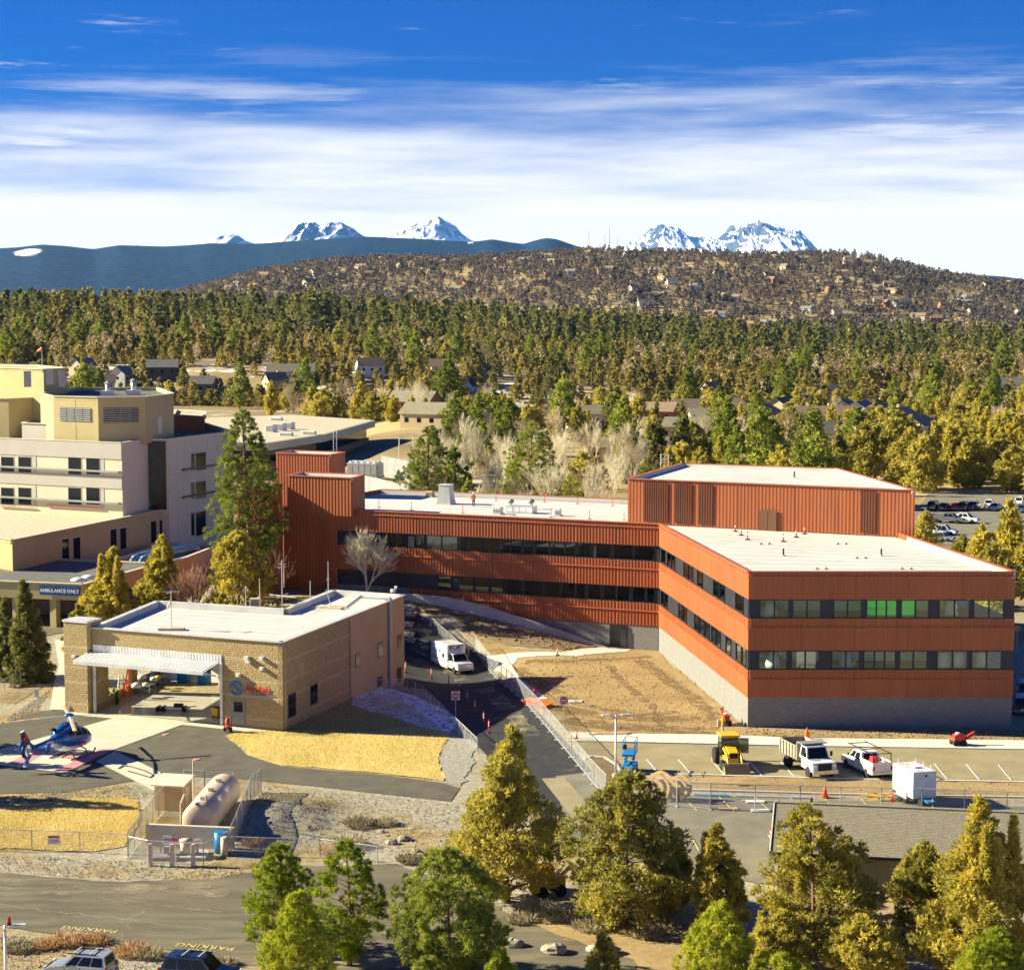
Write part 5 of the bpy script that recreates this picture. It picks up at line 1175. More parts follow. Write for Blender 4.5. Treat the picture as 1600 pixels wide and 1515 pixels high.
for off in (0, 1.4): MB().path([p_ + E1 * off for p_ in pts], .38, 10).build('roof_duct', 'duct_blue', hosp, True, world=True)
sg = thing('ambulance_sign', 'blue AMBULANCE ONLY sign with white letters on the canopy edge', 'sign', (CN[1].x, CN[1].y, 5.6))
A, B = CN[0], CN[1]; s0, zt_ = wall_pt(A, B, 63, 914.5); s1, zb_ = wall_pt(A, B, 126, 931); d = (B - A); d.z = 0; d.normalize(); n_ = Vector((d.y, -d.x, 0)); Av = Vector((A.x, A.y, 0)); zm = (zt_ + zb_) / 2
MB().beam(Av + d * s0 + n_ * .2 + Vector((0, 0, zm)), Av + d * s1 + n_ * .2 + Vector((0, 0, zm)), .12, zt_ - zb_).build('board', 'blue_sign', sg, world=True)
lettering('AMBULANCE ONLY', .60, 'white', sg, Av + d * (s0 + s1) / 2 + n_ * .275 + Vector((0, 0, zm)), d, bold=.014)

# long low building behind
low = thing('low_clinic_building', 'long low clinic building with gravel roof and pale fascia behind the tall pine', 'building', W(507, 700, 2))
LP = [W(x, y, 10) for x, y in ((150, 690), (419, 692), (507, 678.5), (586, 656.5), (455, 648), (250, 655))]
pl = [(p.x, p.y) for p in LP]
MB().prism(pl, 8.2, 10.0).build('fascia', 'stucco_cream', low, world=True); MB().prism(offset_poly(pl, .5), 10.004, 10.06).build('roof', 'gravel_roof', low, world=True)
MB().prism(offset_poly(pl, 2.2), 5.2, 8.2).build('window_band', 'glass_black', low, world=True); MB().prism(offset_poly(pl, 1.6), -1, 5.2).build('wall', 'brick_red', low, world=True)
def gear(px, py, z, w, d_, h, label, mat='metal_light', slats=4):
    P = W(px, py, z); t = thing('rooftop_unit', label, 'rooftop unit', P, -.38); bevel(MB().box((0, 0, h / 2), (w, d_, h)).build('casing', mat, t), .08)
    for k in range(slats): MB().box((-w * .42 + w * .84 * (k + .5) / slats, -d_ / 2 - .02, h * .5), (w * .7 / slats, .04, h * .7)).build('louvre', 'louvre_grey', t)
    return t
for x, y, w_ in ((424, 675, 'left'), (439, 673, 'middle'), (452, 671, 'right')): gear(x, y, 10, 2.2, 2.4, 1.9, 'white cube air unit on the clinic roof, %s of three' % w_)
for x, y, w_ in ((447, 681, 'near the cube units'), (432, 657, 'far'), (483, 679, 'right')): gear(x, y, 10, 3.4, 1.4, .9, 'low white pipework unit on the clinic roof, ' + w_, 'white', 5)
mass(hosp, [(270, 648), (320, 651), (320, 643), (275, 640)], 23, 10, 'brick_red', 'gravel_roof', .3)
# chiller yard
def chiller():
    P = W(571, 746, 5.0); t = thing('chiller_unit', 'large grey chiller with fan guards behind the red stair tower', 'chiller', P, math.atan2(E1.y, E1.x))
    bevel(MB().box((0, 0, 1.9), (7.0, 3.4, 2.6)).build('casing', 'metal_grey', t), .06); MB().box((0, 0, .3), (7.2, 3.6, .6)).build('base', 'door_grey', t)
    for k in range(5): MB().box((-2.8 + 1.4 * k, -1.72, 1.9), (1.2, .05, 2.2)).build('coil_panel', 'louvre_grey', t)
    for k in range(2): MB().box((3.52, -.85 + 1.7 * k, 1.9), (.05, 1.4, 2.2)).build('coil_panel', 'door_grey', t)
    for k in range(5):
        for j in (-.8, .8): MB().tube((-2.8 + 1.4 * k, j, 3.2), (-2.8 + 1.4 * k, j, 3.5), .6, .55, 12).build('fan_guard', 'metal_light', t)
chiller()
for pts, z, lab in (([(596, 712), (640, 720), (640, 716), (600, 709)], 9.0, 'pale metal screen wall beside the chiller'), ([(566, 742), (640, 758), (640, 754), (570, 739)], 8.5, 'pale ribbed screen wall behind the red wing roof')):
    a, b = W(*pts[0], z), W(*pts[1], z); t = thing('screen_wall', lab, 'wall', (a.x, a.y, 0)); panel_run(t, a, b, 2, z, 'metal_light', 6, .5, .06, 'panel'); slab(t, a[:2], b[:2], 2, z - .02, .15, 'metal_grey', 'backing')
P = W(765, 772, 6); t = thing('service_shed', 'small grey flat roofed shed behind the wing roof', 'shed', P, -.38); MB().box((0, 0, 0), (2.0, 2.0, 7)).build('wall', 'metal_grey', t); MB().box((0, 0, 3.55), (2.3, 2.3, .12)).build('roof', 'metal_light', t)
P = W(730, 772, 5); t = thing('service_building', 'low tan service building behind the wing roof', 'building', P, -.38); MB().box((0, 4, -1), (14, 6, 6)).build('wall', 'stucco_tan', t); MB().box((0, 4, 2.1), (14.6, 6.6, .2)).build('roof', 'gravel_roof', t)
# ------------------------------------------------------------------ vehicles
M('paint_white_car', (.78, .78, .76), .3, coat=.5, spec=.5); M('paint_silver', (.42, .44, .46), .3, coat=.5, metal=.4); M('paint_navy', (.012, .022, .055), .25, coat=.6)
M('paint_black', (.015, .015, .017), .3, coat=.5); M('paint_red', (.42, .015, .02), .3, coat=.5); M('paint_blue', (.03, .09, .24), .3, coat=.5); M('paint_grey', (.14, .15, .16), .3, coat=.5); M('paint_tan', (.40, .34, .24), .3, coat=.5)
M('heli_blue', (.006, .10, .37), .25, coat=.6, spec=.5); M('heli_navy', (.008, .015, .10), .3, coat=.5); M('rim', (.5, .5, .51), .35, metal=.6); M('chrome', (.6, .6, .62), .2, metal=.8)
M('lamp_glass', (.75, .75, .72), .15); M('lamp_red', (.5, .01, .01), .3); M('lamp_amber', (.8, .3, .02), .3); M('lift_blue', (.01, .22, .52), .45); M('bed_steel', (.40, .36, .28), .6, (.30, .25, .18), 3)
def xform(o, c, rz): return c
def slab_body(prof, Wd_, bev=.10, shrink=.94):
    """a side profile (x,z) stretched over the width with rounded shoulders"""
    cx = sum(p[0] for p in prof) / len(prof); cz = sum(p[1] for p in prof) / len(prof); R = []
    for y, k in ((-Wd_ / 2, shrink), (-Wd_ / 2 + bev, 1), (Wd_ / 2 - bev, 1), (Wd_ / 2, shrink)):
        R.append([(cx + (x - cx) * (1 - (1 - k) * .4), y, cz + (z - cz) * k) for x, z in prof])
    return MB().rings(R)
def cab_hull(x0, x1, tx0, tx1, z0, z1, wb, wt):
    m = MB(); lo = [(x0, -wb / 2, z0), (x1, -wb / 2, z0), (x1, wb / 2, z0), (x0, wb / 2, z0)]; hi = [(tx0, -wt / 2, z1), (tx1, -wt / 2, z1), (tx1, wt / 2, z1), (tx0, wt / 2, z1)]
    m.rings([lo, hi]); return m, [Vector(p) for p in lo], [Vector(p) for p in hi]
def pane_on(a, b, c, d, u0, u1, v0, v1, o=.015):
    f = lambda u, v: (a.lerp(b, u)).lerp(d.lerp(c, u), v); n = (b - a).cross(d - a).normalized()
    return MB().quad(*[f(u, v) + n * o for u, v in ((u0, v0), (u1, v0), (u1, v1), (u0, v1))])
WHEEL = {}
def wheel(t, x, y, r, w):
    k = (r, w)
    if k not in WHEEL:
        m = MB(); R = []
        for yy, rr in ((-w / 2, r * .62), (-w / 2, r * .93), (-w / 2 + w * .15, r), (w / 2 - w * .15, r), (w / 2, r * .93), (w / 2, r * .62)):
            R.append([(rr * math.cos(a * math.pi / 8), yy, rr * math.sin(a * math.pi / 8)) for a in range(16)])
        m.rings(R); rm = MB(); rm.rings([[(r * q * math.cos(a * math.pi / 6), yy, r * q * math.sin(a * math.pi / 6)) for a in range(12)] for yy, q in ((-w * .46, .2), (-w * .36, .62), (w * .36, .62), (w * .46, .2))])
        WHEEL[k] = (m.mesh('tyre', 'rubber', True), rm.mesh('rim', 'rim'))
    wh = place(WHEEL[k][0], 'wheel', t, (x, y, r)); place(WHEEL[k][1], 'rim', wh)
CARS = {}
def car_template(kind_):
    if kind_ in CARS: return CARS[kind_]
    P = []
    def add(nm, mb, mat, smooth=False): P.append((nm, mb.mesh(nm, mat, smooth), mat))
    if kind_ in ('suv', 'box', 'sedan', 'wagon'):
        L, Wd_, z = {'suv': (4.7, 1.88, 1.72), 'box': (4.1, 1.8, 1.62), 'sedan': (4.7, 1.82, 1.46), 'wagon': (4.75, 1.84, 1.60)}[kind_]
        h = L / 2; hb = .98 if kind_ != 'sedan' else .9; hood = hb - .06
        prof = [(-h, .34), (-h - .0, .62), (-h + .05, hb - .06), (-h + .25, hb), (h - 1.25, hb + .02), (h - .35, hood - .06), (h - .05, hood - .22), (h, .55), (h - .04, .32)]
        add('body', slab_body(prof, Wd_), 'paint_white_car', False)
        rear = {'suv': (-h + .12, -h + .42), 'box': (-h + .06, -h + .22), 'sedan': (-h + .75, -h + 1.35), 'wagon': (-h + .15, -h + .62)}[kind_]
        fx, ft = h - 1.2, h - 1.95
        m, lo, hi = cab_hull(rear[0], fx, rear[1], ft, hb - .03, z, Wd_ * .93, Wd_ * .74); add('cabin', m, 'paint_white_car')
        for sgn in (0, 1):
            a, b, c, d = (lo[0], lo[1], hi[1], hi[0]) if sgn == 0 else (lo[2], lo[3], hi[3], hi[2])
            for u0, u1 in ((.06, .30), (.34, .62), (.65, .93)): add('side_window', pane_on(a, b, c, d, u0, u1, .12, .88), 'glass_black')
        add('windshield', pane_on(lo[1], lo[2], hi[2], hi[1], .06, .94, .08, .92), 'glass_black'); add('rear_window', pane_on(lo[3], lo[0], hi[0], hi[3], .1, .9, .2, .9), 'glass_black')
        rz_ = .34; wx = (h - .85, -h + .82)
    elif kind_ == 'pickup':
        L, Wd_ = 6.1, 2.0; h = L / 2
        prof = [(-h, .48), (-h, 1.12), (-h + .1, 1.18), (h - 1.5, 1.2), (h - .3, 1.1), (h - .05, 1.02), (h, .6), (h - .1, .45)]
        add('body', slab_body(prof, Wd_, .08, .96), 'paint_white_car')
        m, lo, hi = cab_hull(-.75, 1.75, -.55, .95, 1.15, 1.92, 1.84, 1.5); add('cabin', m, 'paint_white_car')
        for sgn in (0, 1):
            a, b, c, d = (lo[0], lo[1], hi[1], hi[0]) if sgn == 0 else (lo[2], lo[3], hi[3], hi[2])
            for u0, u1 in ((.08, .40), (.46, .86)): add('side_window', pane_on(a, b, c, d, u0, u1, .14, .86), 'glass_black')
        add('windshield', pane_on(lo[1], lo[2], hi[2], hi[1], .06, .94, .08, .92), 'glass_black'); add('rear_window', pane_on(lo[3], lo[0], hi[0], hi[3], .12, .88, .2, .85), 'glass_black')
        b = MB(); b.quad((-h + .12, -.82, 1.21), (-.82, -.82, 1.21), (-.82, .82, 1.21), (-h + .12, .82, 1.21)); add('bed_floor', b, 'bed_steel')
        for y in (-.92, .92): add('bed_side', MB().box((-h / 2 - .36, y, 1.34), (h - .9, .12, .36)), 'paint_white_car')
        add('tailgate', MB().box((-h + .05, 0, 1.3), (.1, 1.86, .42)), 'paint_white_car')
        Wd_ = 2.0; rz_ = .42; wx = (h - 1.0, -h + 1.2)
    hh = L / 2
    for y in (-1, 1):
        add('headlight', MB().box((hh - .04, y * Wd_ * .36, .74 if kind_ != 'pickup' else .92), (.12, .36, .18)), 'lamp_glass')
        add('tail_light', MB().box((-hh + .03, y * Wd_ * .42, .85 if kind_ != 'pickup' else 1.02), (.12, .18, .34)), 'lamp_red')
        add('mirror', MB().box((hh - 1.65 if kind_ != 'pickup' else 1.45, y * (Wd_ / 2 + .06), 1.1 if kind_ != 'pickup' else 1.4), (.14, .18, .16)), 'black')
    for x_ in wx:
        for y in (-1, 1): add('wheel_arch', MB().tube((x_, y * (Wd_ / 2 - .06), rz_), (x_, y * (Wd_ / 2 - .012), rz_), rz_ * 1.22, rz_ * 1.22, 14), 'black')
    for y in (-1, 1):
        for x_ in (-.35, .65): add('door_seam', MB().box((x_, y * (Wd_ / 2 - .002), .78 if kind_ != 'pickup' else .9), (.025, .012, .42)), 'black'); add('door_handle', MB().box((x_ - .2, y * (Wd_ / 2 + .005), .86 if kind_ != 'pickup' else 1.02), (.16, .03, .035)), 'chrome')
    add('grille', MB().box((hh - .01, 0, .62 if kind_ != 'pickup' else .85), (.06, 1.0, .26)), 'black')
    for x in (-hh - .02, hh + .02): add('bumper', MB().box((x, 0, .48 if kind_ != 'pickup' else .62), (.14, Wd_ * .94, .2)), 'door_grey' if kind_ != 'pickup' else 'chrome')
    add('number_plate', MB().box((-hh - .095, 0, .62), (.02, .34, .16)), 'white')
    if kind_ in ('suv', 'wagon', 'box'):
        zz = {'suv': 1.72, 'wagon': 1.6, 'box': 1.62}[kind_]
        for y in (-.55, .55): add('roof_rail', MB().box((-.35, y, zz + .05), (1.9, .05, .06)), 'black')
        for x in (-.9, .15): add('roof_bar', MB().box((x, 0, zz + .10), (.07, 1.2, .05)), 'metal_light')
    CARS[kind_] = (P, wx, Wd_, rz_); return CARS[kind_]
def car(kind_, loc, rz, paint, label, name='parked_car', group=None, cat='car'):
    P, wx, Wd_, r = car_template(kind_); t = thing(name, label, cat, loc, rz, group)
    for nm, me, mat in P: place(me, nm, t, mat=paint if mat == 'paint_white_car' else None)
    for x in wx:
        for y in (-Wd_ / 2 + .1, Wd_ / 2 - .1): wheel(t, x, y, r, .24)
    return t
def heading(a, b): return math.atan2(b.y - a.y, b.x - a.x)
car('box', G(126, 1527), math.radians(168), 'paint_silver', 'silver boxy car with roof rails at the bottom edge by the red brush')
car('suv', G(313, 1535), math.radians(-14), 'paint_navy', 'dark blue car with roof bars at the bottom edge')
# white crew truck parked in the upper lot
pk = car('pickup', G(1354, 1206), math.radians(106), 'paint_white_car', 'white crew cab pickup with ladder rack in the parking lot', 'pickup_truck', cat='truck')
for y in (-.85, .85):
    MB().path([(-2.9, y, 1.4), (-2.9, y, 2.25), (2.0, y, 2.25)], .045, 6).build('ladder_rack', 'black', pk)
for x in (-2.9, -.9, 1.6): MB().tube((x, -.85, 2.27), (x, .85, 2.27), .04, .04, 6).build('rack_bar', 'black', pk)
bevel(MB().box((-1.6, .1, 1.5), (.7, .5, .5)).build('tool_box', 'safety_red', pk), .03)
# parked cars of the far lot
lot = [(1460, 796, 'suv', 'paint_black', 'black car half hidden under the junipers'), (1476, 797, 'sedan', 'paint_navy', 'dark blue car next to the red one'), (1493, 797, 'sedan', 'paint_red', 'red car in the far row'), (1508, 797, 'suv', 'paint_black', 'black car right of the red one'), (1522, 795, 'wagon', 'paint_blue', 'blue car in the far row'),
       (1545, 793, 'suv', 'paint_white_car', 'white van like car in the far row'), (1556, 797, 'sedan', 'paint_silver', 'silver car right of the white one'), (1594, 789, 'suv', 'paint_white_car', 'white car cut by the right edge in the far row'), (1596, 800, 'sedan', 'paint_blue', 'blue car cut by the right edge'),
       (1481, 817, 'pickup', 'paint_grey', 'grey pickup in the middle row'), (1504, 817, 'pickup', 'paint_white_car', 'white pickup in the middle row'), (1452, 829, 'sedan', 'paint_grey', 'grey car nearest to the red building'), (1459, 836, 'suv', 'paint_white_car', 'white hatch car in the near row'), (1475, 835, 'suv', 'paint_white_car', 'white car in front of the pickups'), (1470, 845, 'sedan', 'paint_silver', 'silver car nearest in the row')]
for i, (x, y, k, c, lb) in enumerate(lot):
    car(k, G(x, y, .06), math.radians(-28 if y > 810 else 60 + 7 * (i % 3)), c, lb + ' of the far parking lot', group='cars in the far parking lot')
for x, y, c, lb in ((1598, 1112, 'paint_black', 'dark car showing past the right end of the red block'), (1604, 1088, 'paint_blue', 'blue car showing past the right end of the red block')): car('suv', G(x, y, .06), math.radians(75), c, lb)
# ambulance
def ambulance():
    a = G(708, 1046); t = thing('ambulance', 'white box ambulance with red stripe and blue lettering on the lane', 'ambulance', a, math.radians(-62))
    bevel(MB().box((-1.35, 0, 1.85), (4.4, 2.35, 2.5)).build('box_body', 'paint_white_car', t), .07)
    bevel(MB().box((-1.35, 0, .52), (4.3, 2.25, .3)).build('skirt', 'metal_grey', t), .02)
    prof = [(.9, .5), (.9, 1.35), (1.95, 1.35), (3.05, 1.22), (3.2, 1.0), (3.22, .5)]
    slab_body(prof, 2.05, .12).build('bonnet', 'paint_white_car', t)
    m, lo, hi = cab_hull(.86, 2.15, .86, 1.55, 1.3, 2.15, 1.95, 1.6); m.build('cabin', 'paint_white_car', t)
    pane_on(lo[1], lo[2], hi[2], hi[1], .06, .94, .08, .92).build('windshield', 'glass_black', t)
    for a_, b_, c_, d_ in ((lo[0], lo[1], hi[1], hi[0]), (lo[2], lo[3], hi[3], hi[2])): pane_on(a_, b_, c_, d_, .12, .86, .12, .88).build('side_window', 'glass_black', t)
    MB().box((3.22, 0, .9), (.05, 1.2, .36)).build('grille', 'chrome', t); MB().box((3.26, 0, .55), (.16, 2.0, .24)).build('bumper', 'chrome', t)
    for y in (-.82, .82): MB().box((3.2, y, .95), (.1, .34, .26)).build('headlight', 'lamp_glass', t); MB().box((1.6, y * 1.45, 1.55), (.16, .22, .3)).build('mirror', 'black', t)
    for y in (-1.185, 1.185):
        MB().box((-1.35, y, 1.3), (4.3, .012, .09)).build('stripe', 'logo_red', t); MB().box((-.2, y, 1.75), (.5, .02, .5)).build('side_window', 'glass_black', t)
        for x in (-3.2, -2.2): MB().box((x, y, 2.75), (.3, .05, .14)).build('warning_lamp', 'lamp_red', t)
        o = bpy.data.objects.new('lettering', text_mesh('BCMT', .62, 'logo_blue')); link(o, t); o.location = (-1.4, y * 1.012, 2.1); o.rotation_euler = (math.pi / 2, 0, 0 if y < 0 else math.pi)
    o = bpy.data.objects.new('lettering', text_mesh('BCMT', .72, 'logo_blue', bold=.02)); link(o, t); o.location = (.865, 0, 2.75); o.rotation_euler = (math.pi / 2, 0, math.pi / 2)
    MB().box((.87, 0, 2.40), (.02, 1.5, .06)).build('stripe', 'logo_blue', t)
    for y in (-.7, 0, .7): MB().box((.88, y, 3.0), (.06, .3, .12)).build('warning_lamp', 'lamp_red' if y else 'lamp_glass', t)
    for x in (2.3, -2.3):
        for y in (-.95, .95): wheel(t, x, y, .42, .28)
ambulance()
# dump truck
def dump_truck():
    t = thing('dump_truck', 'white dump truck with open steel bed in the parking lot', 'truck', G(1262, 1204), math.radians(-74))
    slab_body([(1.0, .7), (1.0, 1.6), (2.0, 1.62), (3.3, 1.45), (3.5, 1.1), (3.5, .65)], 2.2, .14).build('bonnet', 'paint_white_car', t)
    m, lo, hi = cab_hull(.55, 2.15, .6, 1.7, 1.5, 2.55, 2.15, 1.8); m.build('cabin', 'paint_white_car', t)
    pane_on(lo[1], lo[2], hi[2], hi[1], .06, .94, .08, .9).build('windshield', 'glass_black', t)
    for a_, b_, c_, d_ in ((lo[0], lo[1], hi[1], hi[0]), (lo[2], lo[3], hi[3], hi[2])): pane_on(a_, b_, c_, d_, .15, .85, .15, .88).build('side_window', 'glass_black', t)
    MB().box((3.52, 0, 1.1), (.06, 1.25, .6)).build('grille', 'black', t); MB().box((3.6, 0, .7), (.22, 2.3, .32)).build('bumper', 'chrome', t)
    for y in (-.88, .88): MB().box((3.5, y, 1.1), (.1, .34, .3)).build('headlight', 'lamp_glass', t); MB().box((3.45, y * 1.2, 1.12), (.1, .12, .2)).build('indicator', 'lamp_amber', t); MB().box((2.1, y * 1.4, 1.95), (.12, .2, .4)).build('mirror', 'black', t)
    MB().box((-.6, 0, .75), (6.2, .9, .3)).build('chassis', 'black', t)
    x0, x1, y, z0, z1 = -3.4, .35, 1.18, 1.15, 2.35
    for s in (-1, 1):
        MB().box(((x0 + x1) / 2, s * y, (z0 + z1) / 2), (x1 - x0, .1, z1 - z0)).build('bed_side', 'bed_steel', t)
        for k in range(6): MB().box((x0 + .35 + k * .62, s * (y + .09), (z0 + z1) / 2), (.12, .09, z1 - z0 - .06)).build('bed_rib', 'bed_steel', t)
    MB().box(((x0 + x1) / 2, 0, z0), (x1 - x0, 2 * y, .1)).build('bed_floor', 'bed_steel', t); MB().box((x1, 0, 1.9), (.1, 2 * y + .1, 1.6)).build('bed_front', 'door_grey', t); MB().box((x0, 0, 1.75), (.1, 2 * y, 1.2)).build('tailgate', 'bed_steel', t)
    MB().box((x1 + .45, 0, 2.72), (1.1, 2.4, .08)).build('cab_shield', 'door_grey', t); MB().box(((x0 + x1) / 2, 0, 1.55), (x1 - x0 - .2, 2 * y - .2, .5)).build('load', 'dirt_dark', t)
    for x in (2.45, -1.9):
        for yy in (-1.0, 1.0): wheel(t, x, yy, .52, .3 if x > 0 else .5)
dump_truck()
# backhoe loader
def backhoe():
    t = thing('backhoe_loader', 'yellow backhoe loader with front bucket and raised rear arm', 'loader', G(1138, 1196), math.radians(-84))
    bevel(MB().box((0, 0, .95), (4.0, 1.0, .5)).build('chassis', 'yellow', t), .05)
    bevel(MB().rings([[(.7, -.5, 1.1), (.7, .5, 1.1), (.7, .5, 1.95), (.7, -.5, 1.95)], [(2.2, -.45, 1.1), (2.2, .45, 1.1), (2.2, .45, 1.65), (2.2, -.45, 1.65)]]).build('bonnet', 'yellow', t), .06)
    MB().box((2.22, 0, 1.4), (.05, .7, .45)).build('grille', 'black', t)
    for x in (-.85, .65):
        for y in (-.75, .75): MB().tube((x, y, 1.2), (x * .9, y * .95, 2.75), .06, .06, 6).build('cab_post', 'black', t)
    bevel(MB().box((-.1, 0, 2.82), (1.9, 1.75, .16)).build('cab_roof', 'yellow', t), .05)
    MB().box((-.1, 0, 1.35), (1.5, 1.5, .4)).build('cab_floor', 'black', t)
    for a, b in (((.68, -.7), (.68, .7)), ((-.88, -.7), (-.88, .7)), ((-.8, -.76), (.6, -.76)), ((-.8, .76), (.6, .76))):
        MB().quad((a[0], a[1], 1.55), (b[0], b[1], 1.55), (b[0], b[1], 2.7), (a[0], a[1], 2.7)).build('cab_window', 'glass_car', t)
    MB().quad((.6, .78, 1.3), (.95, 1.6, 1.3), (.95, 1.6, 2.65), (.6, .78, 2.65)).build('open_door', 'glass_car', t)
    MB().box((-.3, 0, 1.75), (.55, .55, .7)).build('seat', 'black', t)
    for y in (-.62, .62):
        MB().path([(.75, y, 1.75), (2.3, y, 1.45), (3.1, y, .6)], .10, 6).build('loader_arm', 'yellow', t); MB().tube((1.2, y, 1.1), (2.4, y, 1.3), .05, .05, 6).build('hydraulic_ram', 'chrome', t)
    bk = MB(); R = []
    for y in (-1.15, 1.15): R.append([(3.05, y, .95), (2.95, y, .3), (3.25, y, .06), (3.95, y, .05), (3.9, y, .12), (3.3, y, .16), (3.1, y, .35), (3.15, y, .95)])
    bk.rings(R); bk.build('bucket', 'bed_steel', t); MB().rings([[(3.12, y, .6), (3.3, y, .15), (3.85, y, .14), (3.5, y, .75)] for y in (-1.1, 1.1)]).build('load', 'dirt', t)
    MB().path([(-2.0, 0, 1.0), (-2.7, 0, 2.9), (-2.2, 0, 4.0)], .14, 6).build('boom', 'yellow', t); MB().path([(-2.2, 0, 4.0), (-3.1, 0, 3.4)], .11, 6).build('dipper', 'yellow', t)
    MB().tube((-2.2, 0, 1.8), (-2.75, 0, 3.5), .06, .06, 6).build('hydraulic_ram', 'chrome', t)
    MB().rings([[(-3.4, y, 3.55), (-2.85, y, 3.45), (-2.85, y, 2.9), (-3.3, y, 2.8)] for y in (-.35, .35)]).build('rear_bucket', 'door_grey', t)
    for y in (-.9, .9): MB().beam((-1.9, y, .8), (-2.1, y * 1.1, .1), .16).build('stabiliser', 'yellow', t)
    for x, r, w in ((-1.0, .75, .45), (1.75, .48, .32)):
        for y in (-.92, .92): wheel(t, x, y, r, w)
backhoe()
# red compact machine by the block corner
def trencher(loc, rz, label):
    t = thing('trencher', label, 'machine', loc, rz)
    bevel(MB().box((0, 0, .75), (1.2, .8, .6), taper=.8).build('engine_cover', 'safety_red', t), .08)
    MB().box((0, 0, .35), (1.3, .7, .2)).build('chassis', 'black', t)
    MB().beam((.5, 0, .5), (1.6, 0, 1.1), .22, .3).build('digging_boom', 'safety_red', t); MB().beam((.6, 0, .62), (1.75, 0, 1.25), .28, .06).build('digging_chain', 'black', t)
    for y in (-.3, .3): MB().path([(-.5, y, .8), (-1.0, y, 1.25), (-1.25, y, 1.2)], .035, 5).build('handlebar', 'black', t)
    MB().tube((-.1, 0, 1.05), (-.1, 0, 1.2), .2, .2, 10).build('air_filter', 'white', t)
    for x in (-.4, .4):
        for y in (-.42, .42): wheel(t, x, y, .28, .2)
trencher(G(1497, 1165, .06), math.radians(12), 'red walk behind trencher standing on the sidewalk edge')
trencher(G(1133, 1133, .06), math.radians(95), 'red compact machine at the corner of the red block')
# scissor lift
t = thing('scissor_lift', 'blue scissor lift folded down beside the lamp post', 'lift', G(984, 1206, .06), math.radians(80))
bevel(MB().box((0, 0, .45), (2.3, 1.15, .5)).build('chassis', 'lift_blue', t), .04)
for k in range(3):
    for y in (-.35, .35): MB().beam((-.9, y, .8 + k * .25), (.9, y, 1.05 + k * .25), .06, .1).build('scissor_arm', 'lift_blue', t); MB().beam((-.9, y * .8, 1.05 + k * .25), (.9, y * .8, .8 + k * .25), .06, .1).build('scissor_arm', 'lift_blue', t)
MB().box((0, 0, 1.65), (2.3, 1.1, .14)).build('platform', 'lift_blue', t)
for x in (-1.1, 0, 1.1):
    for y in (-.52, .52): MB().tube((x, y, 1.7), (x, y, 2.85), .03, .03, 5).build('guard_post', 'lift_blue', t)
for z in (2.3, 2.85):
    for a, b in (((-1.1, -.52), (1.1, -.52)), ((1.1, -.52), (1.1, .52)), ((1.1, .52), (-1.1, .52)), ((-1.1, .52), (-1.1, -.52))): MB().tube((*a, z), (*b, z), .03, .03, 5).build('guard_rail', 'lift_blue', t)
MB().box((-1.05, .3, 2.4), (.2, .3, .4)).build('control_box', 'frame_dark', t); MB().box((-1.16, 0, .5), (.02, .7, .3)).build('decal', 'white', t)
for x in (-.8, .8):
    for y in (-.5, .5): wheel(t, x, y, .28, .2)
# enclosed trailer
t = thing('cargo_trailer', 'white enclosed cargo trailer with ladder rack by the dirt strip', 'trailer', G(1428, 1252, .06), math.radians(-74))
bevel(MB().box((0, 0, 1.75), (3.6, 2.1, 2.2)).build('box_body', 'paint_white_car', t), .05)
MB().box((0, 0, .55), (3.7, 1.9, .16)).build('frame', 'black', t); MB().path([(1.8, -.6, .5), (3.2, 0, .5), (1.8, .6, .5)], .06, 6).build('drawbar', 'black', t)
for y in (-1.06, 1.06): MB().rings([[(-.9, y + s, .45), (-.8, y + s, .95), (.8, y + s, .95), (.9, y + s, .45)] for s in (-.12, .12)]).build('mudguard', 'metal_light', t)
for x, y in ((-1.3, -.8), (-1.3, .8), (0, -.8), (0, .8), (1.3, -.8), (1.3, .8)): MB().tube((x, y, 2.85), (x, y, 3.25), .05, .05, 6).build('rack_post', 'metal_light', t)
MB().box((.3, 0, 2.92), (.6, .6, .14)).build('roof_vent', 'white', t); MB().ball((1.82, .1, 2.5), .09, 8, 5).build('marker', 'black', t)
MB().tube((3.0, .1, .1), (3.0, .1, .9), .05, .05, 6).build('jack', 'metal_light', t); MB().box((2.6, 0, .6), (.9, .7, .1)).build('tool_tray', 'lift_blue', t)
for x in (-.42, .42):
    for y in (-1.0, 1.0): wheel(t, x, y, .36, .22)
wheel(t, 2.15, -.55, .36, .22)
